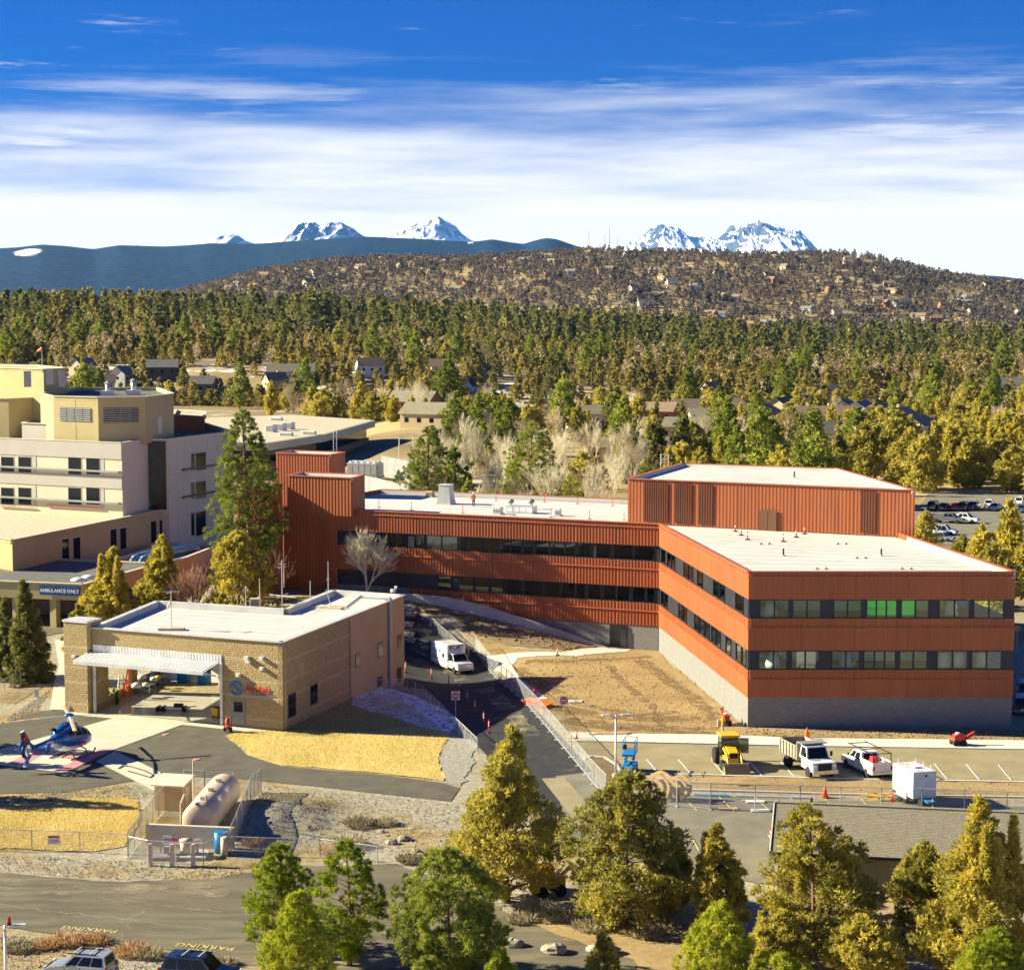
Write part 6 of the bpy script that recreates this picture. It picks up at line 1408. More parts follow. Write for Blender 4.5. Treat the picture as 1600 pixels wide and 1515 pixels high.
# ------------------------------------------------------------------ helicopter
def helicopter():
    a = G(50, 1204); b = G(134, 1172); hd_ = math.atan2((b - a).y, (b - a).x); c = G(108, 1183, .09)
    t = thing('helicopter', 'blue and white rescue helicopter on skids on the pad', 'helicopter', c, hd_, None, 1.1)
    # x forwards; sections: (x, half width, z low, z high)
    sec = [(3.05, .10, .95, 1.10), (2.85, .38, .78, 1.28), (2.45, .62, .66, 1.62), (1.95, .76, .60, 2.05), (1.3, .80, .56, 2.36), (.4, .81, .55, 2.50), (-.6, .80, .58, 2.50), (-1.3, .72, .75, 2.42), (-1.9, .55, 1.15, 2.22), (-2.3, .36, 1.52, 2.06), (-2.6, .24, 1.66, 1.98)]
    def ring(x, w, lo, hi, n=18, p=2.6):
        out = []
        for k in range(n):
            th = 2 * math.pi * k / n; cs, sn_ = math.cos(th), math.sin(th); e = 2 / p
            out.append((x, w * math.copysign(abs(cs) ** e, cs), (lo + hi) / 2 + (hi - lo) / 2 * math.copysign(abs(sn_) ** e, sn_)))
        return out
    fus = MB().rings([ring(*s) for s in sec]).build('fuselage', 'heli_blue', t, True)
    # white belly painted on: lower shell just proud of the hull
    # glazing: windshield pieces and side windows follow the hull
    def hull_patch(x0, x1, t0, t1, o=.02, n=5, m=5):
        g = MB(); P = []
        for i in range(n + 1):
            x = x0 + (x1 - x0) * i / n; xs = [s[0] for s in sec][::-1]
            w = np.interp(x, xs, [s[1] for s in sec][::-1]); lo = np.interp(x, xs, [s[2] for s in sec][::-1]); hi = np.interp(x, xs, [s[3] for s in sec][::-1]); row = []
            for j in range(m + 1):
                th = math.radians(t0 + (t1 - t0) * j / m); cs, sn_ = math.cos(th), math.sin(th); e = 2 / 2.6
                row.append((x + (o if x > 2 else 0), (w + o) * math.copysign(abs(cs) ** e, cs), (lo + hi) / 2 + ((hi - lo) / 2 + o) * math.copysign(abs(sn_) ** e, sn_)))
            P.append(row)
        for i in range(n):
            for j in range(m): g.quad(P[i][j], P[i + 1][j], P[i + 1][j + 1], P[i][j + 1])
        return g
    hull_patch(2.95, -1.7, 206, 334, .014, 10, 10).build('belly', 'paint_white_car', t, True)
    for s in (0, 1):
        f = (lambda q: q) if s == 0 else (lambda q: 180 - q)
        hull_patch(2.86, 1.75, f(12), f(84)).build('windshield', 'glass_black', t, True)
        hull_patch(1.65, .95, f(8), f(52)).build('side_window', 'glass_black', t, True); hull_patch(.75, -.05, f(10), f(48)).build('side_window', 'glass_black', t, True); hull_patch(-.35, -.95, f(14), f(46)).build('side_window', 'glass_black', t, True)
        hull_patch(1.66, 1.60, f(-30), f(55), .03).build('door_seam', 'white', t)
    # engine cowling, mast and rotor head
    MB().rings([[(x, w * math.cos(k * math.pi / 6), z0 + (z1 - z0) * (.5 + .5 * math.sin(k * math.pi / 6))) for k in range(12)] for x, w, z0, z1 in ((1.0, .3, 2.3, 2.5), (.6, .5, 2.3, 2.85), (-.3, .52, 2.25, 2.95), (-1.2, .46, 2.1, 2.8), (-1.9, .28, 1.95, 2.4))]).build('engine_cowling', 'heli_blue', t, True)
    for y in (-.28, .28): MB().tube((-1.5, y, 2.5), (-2.0, y * 1.3, 2.62), .13, .12, 8).build('exhaust', 'black', t)
    MB().tube((.1, 0, 2.8), (.1, 0, 3.45), .15, .11, 10).build('mast', 'door_grey', t); MB().ball((.1, 0, 3.42), .40, 14, 6, (1, 1, .42)).build('rotor_head', 'heli_blue', t, True)
    for k in range(4):
        an = math.radians(38 + 90 * k) - 0.0; d = Vector((math.cos(an), math.sin(an), 0)); n = Vector((-d.y, d.x, 0)); r = []
        for rr, wd, dz in ((.3, .09, 0), (.9, .12, -.01), (1.4, .16, -.02), (4.9, .16, -.22), (5.1, .10, -.24)):
            c_ = Vector((.1, 0, 3.38 + dz)) + d * rr; r.append([c_ + n * wd, c_ + Vector((0, 0, .025)), c_ - n * wd, c_ - Vector((0, 0, .02))])
        bl = MB().rings(r).build('rotor_blade', 'metal_grey' if k % 2 else 'metal_light', t)
        for r0, r1 in ((2.4, 2.9), (3.6, 4.1), (4.7, 5.11)):
            q0 = Vector((.1, 0, 3.38 - .02 - .2 * (r0 - 1.4) / 3.5)) + d * r0; q1 = Vector((.1, 0, 3.38 - .02 - .2 * (r1 - 1.4) / 3.5)) + d * r1
            MB().rings([[q + n * .17, q + Vector((0, 0, .032)), q - n * .17, q - Vector((0, 0, .026))] for q in (q0, q1)]).build('blade_stripe', 'yellow', bl)
    # tail boom, shrouded fan, fin
    MB().rings([[(x, w * math.cos(k * math.pi / 5), z + h * math.sin(k * math.pi / 5)) for k in range(10)] for x, w, h, z in ((-2.2, .34, .26, 1.82), (-3.6, .20, .20, 1.80), (-5.2, .15, .17, 1.80))]).build('tail_boom', 'heli_blue', t, True)
    fc = Vector((-5.85, 0, 1.72)); outer = []; inner = []; n = 24
    for k in range(n):
        th = 2 * math.pi * k / n; ro = .70 + .07 * math.cos(2 * th); outer.append((ro * math.cos(th), ro * math.sin(th))); inner.append((.50 * math.cos(th), .50 * math.sin(th)))
    R = []
    for pts, y in ((inner, -.10), (outer, -.08), ([(a_ * 1.04, b_ * 1.04) for a_, b_ in outer], 0), (outer, .08), (inner, .10), (inner, -.10)): R.append([fc + Vector((p[0], y, p[1])) for p in pts])
    MB().rings(R, cap=False).build('fan_shroud', 'heli_navy', t, True)
    MB().tube(fc - Vector((0, .08, 0)), fc + Vector((0, .08, 0)), .14, .14, 10).build('fan_hub', 'metal_light', t)
    for k in range(10):
        th = 2 * math.pi * k / 10 + .2; MB().beam(fc + Vector((math.cos(th) * .1, 0, math.sin(th) * .1)), fc + Vector((math.cos(th) * .49, 0, math.sin(th) * .49)), .05, .10).build('fan_blade', 'metal_light', t)
    MB().rings([[(-5.5, y, 2.3), (-6.35, y, 2.15), (-6.75, y * .6, 3.35), (-6.3, y * .6, 3.42)] for y in (-.09, .09)]).build('fin', 'heli_navy', t)
    MB().rings([[(-6.29, y, 3.36), (-6.74, y, 3.29), (-6.76, y, 3.37), (-6.3, y, 3.45)] for y in (-.065, .065)]).build('fin_tip', 'white', t)
    MB().rings([[(-5.5, y, 1.15), (-6.1, y, 1.12), (-6.35, y * .7, .62), (-6.05, y * .7, .6)] for y in (-.08, .08)]).build('lower_fin', 'heli_blue', t); MB().box((-6.22, 0, .57), (.34, .13, .14)).build('tail_skid', 'white', t)
    for s in (-1, 1):
        for k in range(4):
            th = math.radians(20 + 90 * k); e = Vector((math.cos(th), 0, math.sin(th))); c_ = Vector((-6.22, s * .115, 2.82)); nrm = Vector((-e.z, 0, e.x))
            MB().poly([c_ + nrm * .09, c_ + e * .30 + nrm * .13, c_ + e * .34, c_ + e * .30 - nrm * .13, c_ - nrm * .09]).build('fin_cross', 'logo_red' if k % 2 else 'orange', t)
    MB().rings([[(-4.6, s * 1.25, 1.78), (-5.0, s * 1.25, 1.78), (-5.0, s * 1.25, 1.84), (-4.6, s * 1.25, 1.84)] for s in (-1, 1)]).build('tailplane', 'heli_blue', t)
    for s in (-1, 1):
        MB().rings([[(-4.45, s * 1.25 + y, 2.15), (-4.95, s * 1.25 + y, 2.15), (-5.25, s * 1.25 + y, 1.45), (-4.75, s * 1.25 + y, 1.45)] for y in (-.03, .03)]).build('end_plate', 'heli_blue', t)
    o = bpy.data.objects.new('lettering', text_mesh('N58SC', .34, 'white')); link(o, t); o.location = (-3.1, -.34, 1.78); o.rotation_euler = (math.pi / 2, 0, .0)
    for s in (-1, 1):
        o = bpy.data.objects.new('lettering', text_mesh('AirLink', .42, 'logo_red')); link(o, t); o.location = (.75, s * .845, .95); o.rotation_euler = (math.pi / 2, 0, 0 if s < 0 else math.pi)
    # skids
    for s in (-1, 1):
        MB().path([(2.35, s * 1.02, .34), (2.1, s * 1.02, .08), (-1.25, s * 1.02, .06)], .065, 8).build('skid', 'heli_navy', t)
        for x in (1.2, -.75): MB().path([(x, s * .35, .62), (x, s * .8, .48), (x, s * 1.02, .08)], .055, 8).build('skid_strut', 'heli_navy', t)
        MB().box((.2, s * .98, .28), (1.6, .22, .05)).build('step', 'heli_navy', t)
helicopter()
# ------------------------------------------------------------------ fuel tank yard
M('tank_cream', (.56, .44, .32), .5, (.60, .48, .35), .8); M('bollard', (.62, .52, .36), .7, (.68, .58, .42), 3); M('blue_drum', (.01, .18, .45), .4); M('shed_roof', (.70, .60, .46), .7); M('pink', (.65, .12, .22), .6)
def tank():
    a = G(312, 1312); b = G(346, 1262); t = thing('fuel_tank', 'large cream cylindrical fuel tank lying behind a low wall', 'tank', a, math.atan2((b - a).y, (b - a).x))
    R = 1.36; rg = []
    for x, k in ((-.35, .25), (-.28, .6), (-.16, .85), (0, 1), (9.6, 1), (9.76, .85), (9.88, .6), (9.95, .25)):
        rg.append([(x, R * k * math.cos(q * math.pi / 14), 1.5 + R * k * math.sin(q * math.pi / 14)) for q in range(28)])
    MB().rings(rg).build('shell', 'tank_cream', t, True)
    for x in (1.2, 4, 7): MB().box((x, 0, .2), (.5, 2.4, .9)).build('saddle', 'concrete_grey', t); MB().tube((x, 0, 2.8), (x, 0, 3.1), .3, .3, 10).build('manhole', 'tank_cream', t)
    MB().tube((2.2, .9, 2.4), (2.2, .9, 5.6), .06, .06, 6).build('vent_pipe', 'tank_cream', t); MB().tube((.6, -.4, 2.7), (.6, -.4, 3.3), .09, .09, 6).build('valve', 'metal_grey', t)
    MB().path([(.4, 1.2, 3.4), (-.9, 1.2, 3.0), (-.9, 1.2, .4)], .09, 7).build('pipe', 'tank_cream', t)
    for x in (3.0, 5.8): MB().box((x, -1.08, 2.62), (.4, .03, .3), rot=Matrix.Rotation(math.radians(-38), 3, 'X')).build('placard', 'white', t)
tank()
t = thing('containment_wall', 'low tan containment wall in front of the fuel tank', 'wall', G(296, 1330))
a, b = G(229, 1320), G(366, 1326); MB().beam(a + Vector((0, 0, .75)), b + Vector((0, 0, .75)), .25, 1.6).build('panel', 'bollard', t, world=True); MB().beam(a + Vector((0, 0, 1.6)), b + Vector((0, 0, 1.6)), .35, .1).build('coping', 'concrete', t, world=True)
for x, y, w_ in ((235, 1352, 'left'), (269, 1353, 'middle'), (302, 1353, 'right')):
    p = G(x, y); t = thing('bollard', 'cream concrete bollard before the fuel equipment, %s of three' % w_, 'bollard', p, 0, 'fuel yard bollards'); bevel(MB().box((0, 0, .75), (.3, .3, 1.7)).build('post', 'bollard', t), .03); MB().box((0, 0, 1.62), (.24, .24, .05)).build('cap', 'concrete', t)
t = thing('fuel_pump_skid', 'fuel pump skid with cream canister on a concrete slab', 'pump', G(280, 1338)); MB().box((0, 0, .12), (4.2, 2.0, .24)).build('slab', 'concrete_grey', t)
MB().tube((.5, 0, .24), (.5, 0, 1.2), .42, .42, 14).build('canister', 'tank_cream', t, True); MB().tube((.5, 0, 1.2), (.5, 0, 1.3), .47, .47, 14).build('lid', 'tank_cream', t, True)
MB().path([(-1.4, .2, .3), (-1.4, .2, .9), (.1, .2, .9)], .08, 6).build('pipe', 'tank_cream', t); MB().box((-.8, -.2, .6), (.5, .4, .5)).build('pump', 'metal_grey', t); MB().tube((1.3, .3, .24), (1.3, .3, 1.0), .1, .1, 8).build('filter', 'tank_cream', t)
t = thing('drum', 'blue plastic drum at the end of the containment wall', 'drum', G(345, 1331)); MB().tube((0, 0, 0), (0, 0, 1.5), .48, .48, 14).build('barrel', 'blue_drum', t, True); MB().tube((0, 0, 1.5), (0, 0, 1.56), .5, .46, 14).build('lid', 'blue_drum', t); MB().tube((0, 0, .7), (0, 0, .76), .5, .5, 14).build('hoop', 'blue_drum', t)
t = thing('pipe_stand', 'stout cream pipe post beside the blue drum', 'post', G(351, 1336)); MB().tube((0, 0, 0), (0, 0, 1.35), .28, .28, 10).build('post', 'bollard', t, True); MB().tube((0, 0, 1.35), (0, 0, 1.42), .3, .2, 10).build('cap', 'bollard', t)
t = thing('shed', 'small cream shed with flat sloping roof beside the fuel tank', 'shed', G(271, 1262), math.radians(-12)); MB().box((0, 0, 1.05), (2.4, 2.0, 2.1)).build('wall', 'stucco_tan', t); MB().rings([[(-1.4, y, z), (1.4, y, z), (1.4, y, z + .12), (-1.4, y, z + .12)] for y, z in ((-1.3, 2.05), (1.3, 2.4))]).build('roof', 'shed_roof', t); MB().box((1.22, 0, .95), (.04, .8, 1.8)).build('door', 'bollard', t)
for x, y, w_, lab in ((262, 1310, .7, 'white notice with black print on the fuel yard fence'), (309, 1313, .5, 'white and pink notice on the fuel yard fence'), (273, 1312, .42, 'round pink no smoking disc on the fuel yard fence'), (85, 1311, .9, 'white notice with red heading on the lawn fence')):
    p = G(x, y + 17); r = ray(x, y); k = p.y / r.y; z = CAMH + r.z * k; t = thing('notice', lab, 'sign', (p.x, p.y - .08, z)); pink = 'pink' in lab and 'round' in lab
    if pink: MB().tube((0, -.02, 0), (0, .02, 0), .24, .24, 16).build('board', 'pink', t)
    else:
        MB().box((0, 0, 0), (w_, .03, w_ * .75)).build('board', 'white', t)
        if 'red' in lab: MB().box((0, -.02, w_ * .27), (w_, .02, w_ * .2)).build('heading', 'logo_red', t)
        for j in range(2): MB().box((0, -.02, -.02 - j * .13), (w_ * .75, .012, .06)).build('print_line', 'frame_dark' if 'black' in lab else 'pink', t)
# ------------------------------------------------------------------ fences
def wire_material(name, col, cover, pitch):
    m = bpy.data.materials.new(name); m.use_nodes = True; nt = m.node_tree; N = nt.nodes.new; L = nt.links.new; b = nt.nodes['Principled BSDF']; b.inputs['Base Color'].default_value = (*col, 1); b.inputs['Roughness'].default_value = .5
    geo = N('ShaderNodeNewGeometry'); sp = N('ShaderNodeSeparateXYZ'); L(geo.outputs['Position'], sp.inputs[0])
    def mm(op, a, c=None):
        n = N('ShaderNodeMath'); n.operation = op
        for i, v in enumerate((a, c)):
            if v is None: continue
            if isinstance(v, (int, float)): n.inputs[i].default_value = v
            else: L(v, n.inputs[i])
        return n.outputs[0]
    along = mm('ADD', sp.outputs[0], mm('MULTIPLY', sp.outputs[1], .9)); z = sp.outputs[2]; lines = None
    for s in (1, -1):
        f = mm('FRACT', mm('DIVIDE', mm('ADD', along, mm('MULTIPLY', z, s)), pitch)); l = mm('LESS_THAN', f, cover); lines = l if lines is None else mm('MAXIMUM', lines, l)
    tp = N('ShaderNodeBsdfTransparent'); ms = N('ShaderNodeMixShader'); L(lines, ms.inputs[0]); L(tp.outputs[0], ms.inputs[1]); L(b.outputs[0], ms.inputs[2]); L(ms.outputs[0], nt.nodes['Material Output'].inputs[0]); MATS[name] = m
wire_material('chain_link', (.50, .50, .47), .10, .07); wire_material('chain_link_bright', (.60, .64, .64), .10, .06); wire_material('chain_link_slatted', (.50, .46, .36), .30, .08)
M('post_grey', (.52, .53, .52), .45, metal=.3)
def fence(pts, hgt_, label, wire='chain_link', step=3.0, post=.045, rails=(1.0,), feet=False, postmat='post_grey', lean=0.0):
    t = thing('fence', label, 'fence', pts[0])
    for a, b in zip(pts, pts[1:]):
        n = max(1, round((b - a).length / step))
        for k in range(n):
            p, q = a.lerp(b, k / n), a.lerp(b, (k + 1) / n); p.z = h1(p.x, p.y) + .05; q.z = h1(q.x, q.y) + .05; up = Vector((0, 0, hgt_)); g = (q - p).normalized() * .04
            MB().quad(p + g, q - g, q - g + up, p + g + up).build('wire_panel', wire, t, world=True)
            for r in rails: MB().tube(p + up * r, q + up * r, post * .7, post * .7, 5).build('rail', postmat, t, world=True)
            MB().tube(p, p + up * 1.02, post, post, 6).build('post', postmat, t, world=True)
            if feet: MB().box((p.x, p.y, p.z + .04), (.5, .22, .06), heading(a, b) + 1.57).build('foot', 'metal_light', t, world=True)
        MB().tube(b, b + Vector((0, 0, hgt_ * 1.02)), post, post, 6).build('post', postmat, t, world=True)
    return t
fence(pxy((742, 1018), (760, 1042), (800, 1080), (850, 1132), (893, 1184), (928, 1226), (947, 1246)), 1.9, 'bright temporary mesh fence along the right side of the access lane', 'chain_link_bright', 3.4, .035, rails=(1.0, .06), feet=True)
fence(pxy((1006, 1256), (1110, 1266), (1250, 1270), (1440, 1275), (1640, 1283)), 2.2, 'temporary mesh fence across the lower parking lot', 'chain_link', 3.2, rails=(1.0, .05), feet=True)
fence(pxy((561, 1082), (600, 1080), (638, 1079), (660, 1092), (700, 1132), (746, 1176)), 1.3, 'chain link fence between snowy lawn and access lane', 'chain_link', 2.6)
fence(pxy((-60, 1326), (50, 1328), (200, 1334)), 1.5, 'low chain link fence in front of the yellow lawn', 'chain_link', 4.2)
fence(pxy((200, 1340), (248, 1276), (276, 1248)), 2.0, 'chain link fence on the left side of the fuel yard', 'chain_link_slatted', 2.4)
fence(pxy((362, 1330), (386, 1272), (408, 1238)), 2.0, 'chain link fence on the right side of the fuel yard', 'chain_link_slatted', 2.4)
fence(pxy((288, 1240), (320, 1241), (408, 1238)), 2.0, 'chain link fence behind the fuel tank', 'chain_link', 2.6)
fence(pxy((200, 1340), (232, 1347), (318, 1352), (362, 1330)), 1.6, 'chain link gate fence in front of the fuel pumps', 'chain_link', 2.4)
fence(pxy((362, 1334), (405, 1336), (500, 1338), (590, 1350)), 1.3, 'low chain link fence behind the roadside pines', 'chain_link', 3)
fence(pxy((-20, 1098), (20, 1075), (45, 1062), (60, 1055)), 1.4, 'chain link fence beside the spruce trees at left', 'chain_link_bright', 3)
fence(pxy((660, 998), (700, 1012), (732, 1030)), 1.2, 'grey railing fence behind the ambulance', 'chain_link_bright', 2)
fence([W(1590, 1078), W(1620, 1110)], 1.6, 'chain link fence past the right end of the red block', 'chain_link', 2.5)
# ------------------------------------------------------------------ posts, signs, lamps
def delineator(px, py, label, h=1.15):
    p = G(px, py, .06); t = thing('delineator_post', label, 'post', p, 0, 'orange delineator posts')
    MB().tube((0, 0, .06), (0, 0, h), .075, .055, 8).build('tube', 'safety_red', t, True); MB().tube((0, 0, 0), (0, 0, .07), .25, .2, 8).build('base', 'black', t); MB().tube((0, 0, h), (0, 0, h + .12), .04, .07, 8).build('handle', 'safety_red', t)
    for z in (.62, .86): MB().tube((0, 0, h * z), (0, 0, h * z + .12), .075, .073, 8).build('reflective_band', 'white', t)
nth = ['first', 'second', 'third', 'fourth', 'fifth', 'sixth', 'seventh', 'eighth']
for i, (x, y) in enumerate(((674, 1062), (701, 1072), (717, 1082), (730, 1100), (742, 1114), (756, 1133), (764, 1146))): delineator(x, y, '%s orange post of the line on the shaded lane, counting from the ambulance' % nth[i])
delineator(634, 1051, 'orange post against the rear corner of the hangar'); delineator(979, 1014, 'orange post beside the door of the red wing'); delineator(1204, 1328, 'orange post left of the grey shingled house', 1.5); delineator(872, 1302, 'orange post with rope right of the tall olive juniper', 1.4)
delineator(871, 1024, 'small orange post on the curved sidewalk', .8); delineator(901, 1155, 'small orange post at the start of the long sidewalk', .7); delineator(1253, 1118, 'invisible', .1) if False else None
def cone(px, py, label, s=1.0):
    p = G(px, py, .1); t = thing('traffic_cone', label, 'cone', p, 0, 'traffic cones', s); MB().tube((0, 0, .04), (0, 0, .8), .2, .04, 10).build('cone', 'orange', t, True); MB().box((0, 0, .02), (.5, .5, .04)).build('base', 'orange', t); MB().tube((0, 0, .38), (0, 0, .55), .122, .092, 10).build('reflective_band', 'white', t)
cone(1261, 1155, 'tall traffic cone on the sidewalk behind the dump truck', 1.3); cone(1289, 1246, 'orange cone standing on the dirt strip left of the trailer', 1.2); cone(1394, 1253, 'small orange cone at the wheel of the white trailer', .8)
def no_entry(px, y0, y1, label):
    p = G(px, y0, 0); r = ray(px, y1); k = p.y / r.y; zt = CAMH + r.z * k - p.z; t = thing('traffic_sign', label, 'sign', p)
    MB().tube((0, .03, 0), (0, .03, zt), .035, .035, 6).build('pole', 'post_grey', t); MB().box((0, 0, zt - .42), (.84, .03, .84)).build('board', 'white', t)
    MB().tube((0, -.018, zt - .42), (0, -.03, zt - .42), .38, .38, 24).build('disc', 'logo_red', t); MB().box((0, -.036, zt - .42), (.58, .01, .11)).build('bar', 'white', t)
    for s, z in (('DO NOT', .20), ('ENTER', -.20)):
        o = bpy.data.objects.new('lettering', text_mesh(s, .15, 'white', .004)); link(o, t); o.location = (0, -.034, zt - .42 + z); o.rotation_euler = (math.pi / 2, 0, 0)
no_entry(712, 1124, 1080, 'do not enter sign on the lawn fence beside the lane'); no_entry(881, 1135, 1087, 'do not enter sign standing in the dirt yard')
t = thing('warning_sign', 'two yellow diamond warning signs on one pole at the left edge', 'sign', G(21, 1062)); p = t.location; zt = 2.8
MB().tube((0, .03, 0), (0, .03, zt), .04, .04, 6).build('pole', 'post_grey', t)
for z in (2.45, 1.65): MB().box((0, 0, z), (.60, .03, .60), rot=Matrix.Rotation(math.pi / 4, 3, 'Y')).build('board', 'yellow', t); MB().box((0, -.02, z), (.1, .01, .26)).build('symbol', 'black', t)
t = thing('notice', 'white notice board on a thin white pole by the pad', 'sign', G(58, 1111)); MB().tube((0, .03, 0), (0, .03, 2.1), .05, .05, 6).build('pole', 'white', t); MB().box((0, 0, 1.85), (.42, .05, .75)).build('board', 'white', t)
t = thing('utility_cabinet', 'grey electrical cabinet and timber post by the footpath', 'cabinet', G(52, 1061)); MB().box((0, 0, 1.5), (.6, .3, .8)).build('cabinet', 'metal_light', t); MB().box((0, 0, .55), (.45, .25, .9)).build('meter_box', 'metal_light', t); MB().box((.55, .1, 1.2), (.2, .2, 2.4)).build('timber_post', 'bark_grey', t)
t = thing('warning_sign', 'yellow green diamond sign showing past the right end of the block', 'sign', G(1589, 1020)); MB().tube((0, .03, 0), (0, .03, 3.2), .04, .04, 6).build('pole', 'post_grey', t); MB().box((0, 0, 2.9), (.62, .03, .62), rot=Matrix.Rotation(math.pi / 4, 3, 'Y')).build('board', 'yellow', t); MB().box((0, -.02, 2.9), (.1, .01, .3)).build('symbol', 'black', t)
t = thing('fire_hydrant', 'red fire hydrant beside the sidewalk of the dirt yard', 'hydrant', G(835, 1089, .05)); MB().rings([[(r * math.cos(a * .785), r * math.sin(a * .785), z) for a in range(8)] for z, r in ((0, .2), (.08, .2), (.1, .14), (.6, .14), (.62, .18), (.75, .12), (.82, .04))]).build('barrel', 'safety_red', t, True); MB().tube((-.26, 0, .5), (.26, 0, .5), .07, .07, 8).build('nozzle', 'safety_red', t); MB().tube((0, 0, .8), (0, 0, .9), .04, .04, 6).build('cap_nut', 'safety_red', t)
def lamp(px, y0, y1, label, red=False):
    p, H = px_h(px, y0, y1); t = thing('lamp_post', label, 'street lamp', p, math.radians(10)); MB().tube((0, 0, 0), (0, 0, .6), .3, .3, 12).build('footing', 'concrete', t); MB().tube((0, 0, .6), (0, 0, H), .10, .08, 8).build('pole', 'steel_white', t, True)
    for s in (-1, 1): MB().beam((0, 0, H - .12), (s * .55, 0, H - .06), .08).build('arm', 'steel_white', t); bevel(MB().box((s * .85, 0, H - .03), (.75, .36, .14)).build('lamp_head', 'metal_light', t), .04)
    if red: MB().tube((.25, 0, H), (.25, 0, H + .2), .12, .12, 10).build('beacon_base', 'black', t); MB().tube((.25, 0, H + .2), (.25, 0, H + .5), .11, .09, 10).build('beacon', 'lamp_red', t)
lamp(962, 1219, 1116, 'white double headed lamp post in the dirt island'); lamp(10, 1560, 1445, 'white lamp post with red beacon at the lower left edge', True)
for x, y0, y1, w_ in ((624, 715, 682, 'left of the pair'), (646, 718, 680, 'right of the pair'), (753, 725, 704, 'by the white vehicle')):
    p, H = px_h(x, y0 + 12, y1); t = thing('lamp_post', 'thin pale lamp post behind the wing roof, ' + w_, 'street lamp', p); MB().tube((0, 0, 0), (0, 0, H), .16, .12, 6).build('pole', 'steel_white', t); MB().box((.5, 0, H), (1.1, .4, .16)).build('lamp_head', 'metal_light', t)
# cable reels
for x, y, R_, lab in ((1030, 1250, 1.15, 'large wooden cable reel behind the mesh fence, left one'), (1060, 1250, 1.0, 'smaller wooden cable reel behind the mesh fence, right one')):
    t = thing('cable_reel', lab, 'reel', G(x, y, .06), math.radians(-28)); ax = Vector((0, 1, 0))
    for yy in (-.5, .5):
        m = MB(); n = 28; R = []
        for r, o in ((R_ * .80, -.05), (R_, -.05), (R_, .05), (R_ * .80, .05), (R_ * .80, -.05)): R.append([(r * math.cos(2 * math.pi * k / n), yy + o, R_ + r * math.sin(2 * math.pi * k / n)) for k in range(n)])
        m.rings(R, cap=False).build('flange_rim', 'wood', t)
        for k in range(4): MB().beam((-R_ * .82, yy, R_ + (k - 1.5) * R_ * .4), (R_ * .82, yy, R_ + (k - 1.5) * R_ * .4), .05, R_ * .3).build('plank', 'wood', t) if yy > 0 else None
    MB().tube((0, -.5, R_), (0, .5, R_), R_ * .5, R_ * .5, 20).build('drum', 'wood', t)
# timber, pipes and pallets on the lot
for a, b, c, lab in (((1085, 1244), (1140, 1246), 'lift_blue', 'bundle of blue pipes lying along the lower kerb'), ((1150, 1245), (1260, 1248), 'metal_light', 'long pale pipes lying along the lower kerb'), ((1160, 1253), (1290, 1254), 'concrete', 'long pale boards lying on the lower lot')):
    p, q = G(*a, .12), G(*b, .12); t = thing('pipe_bundle', lab, 'pipes', p)
    for k in range(3): o = Vector((0, .14 * k, 0)); MB().tube(p + o, q + o, .06, .06, 6).build('pipe', c, t, world=True)
for x, y, w_ in ((1180, 1254, 'white board sheet left of the house gable'), (1188, 1268, 'white board sheet lying beside a fence foot'), (1138, 1265, 'tan plywood sheet lying on the lower lot')): 
    t = tag(bevel(MB().box((0, 0, .05), (1.5, .7, .08)).build('board_sheet', 'white' if 'white' in w_ else 'wood'), .01), w_, 'board'); t.location = G(x, y, .08)
t = thing('lumber_pile', 'pile of yellow timber offcuts and crates left of the trailer', 'lumber', G(1380, 1250, .08))
for k in range(12): rr = random.Random(k); MB().box((rr.uniform(-1.6, 1.4), rr.uniform(-.5, .5), .1 + .12 * (k % 4)), (rr.uniform(.5, 1.6), .18, .1), rr.uniform(-.6, .6)).build('plank', ('wood', 'yellow', 'bollard')[k % 3], t)
t = thing('lumber_pile', 'stack of formwork boards on the dirt beside the sidewalk', 'lumber', G(960, 1149, .1))
for k in range(5): MB().box((k * .3 - .6, .16 * k, .06 + .05 * (k % 2)), (3.6 - .3 * k, .2, .07), .04 * k).build('plank', 'wood' if k % 2 else 'bollard', t)
t = thing('barrier', 'folded orange safety barriers lying by the mesh fence', 'barrier', G(838, 1102, .06), -.9)
for k in range(4): MB().box((k * 1.0 - 1.4, 0, .25 + .03 * k), (.9, 1.4, .08), rot=Matrix.Rotation(.25, 3, 'X')).build('panel', 'orange', t); MB().box((k * 1.0 - 1.4, -.6, .25), (.3, .2, .4)).build('foot', 'safety_red', t)
t = thing('manhole_slab', 'square pale slab lying in the dirt yard', 'slab', G(899, 1097, .05)); MB().box((0, 0, .05), (1.4, 1.2, .12)).build('slab', 'concrete', t); MB().tube((0, 0, .11), (0, 0, .13), .3, .3, 14).build('cover', 'metal_grey', t)
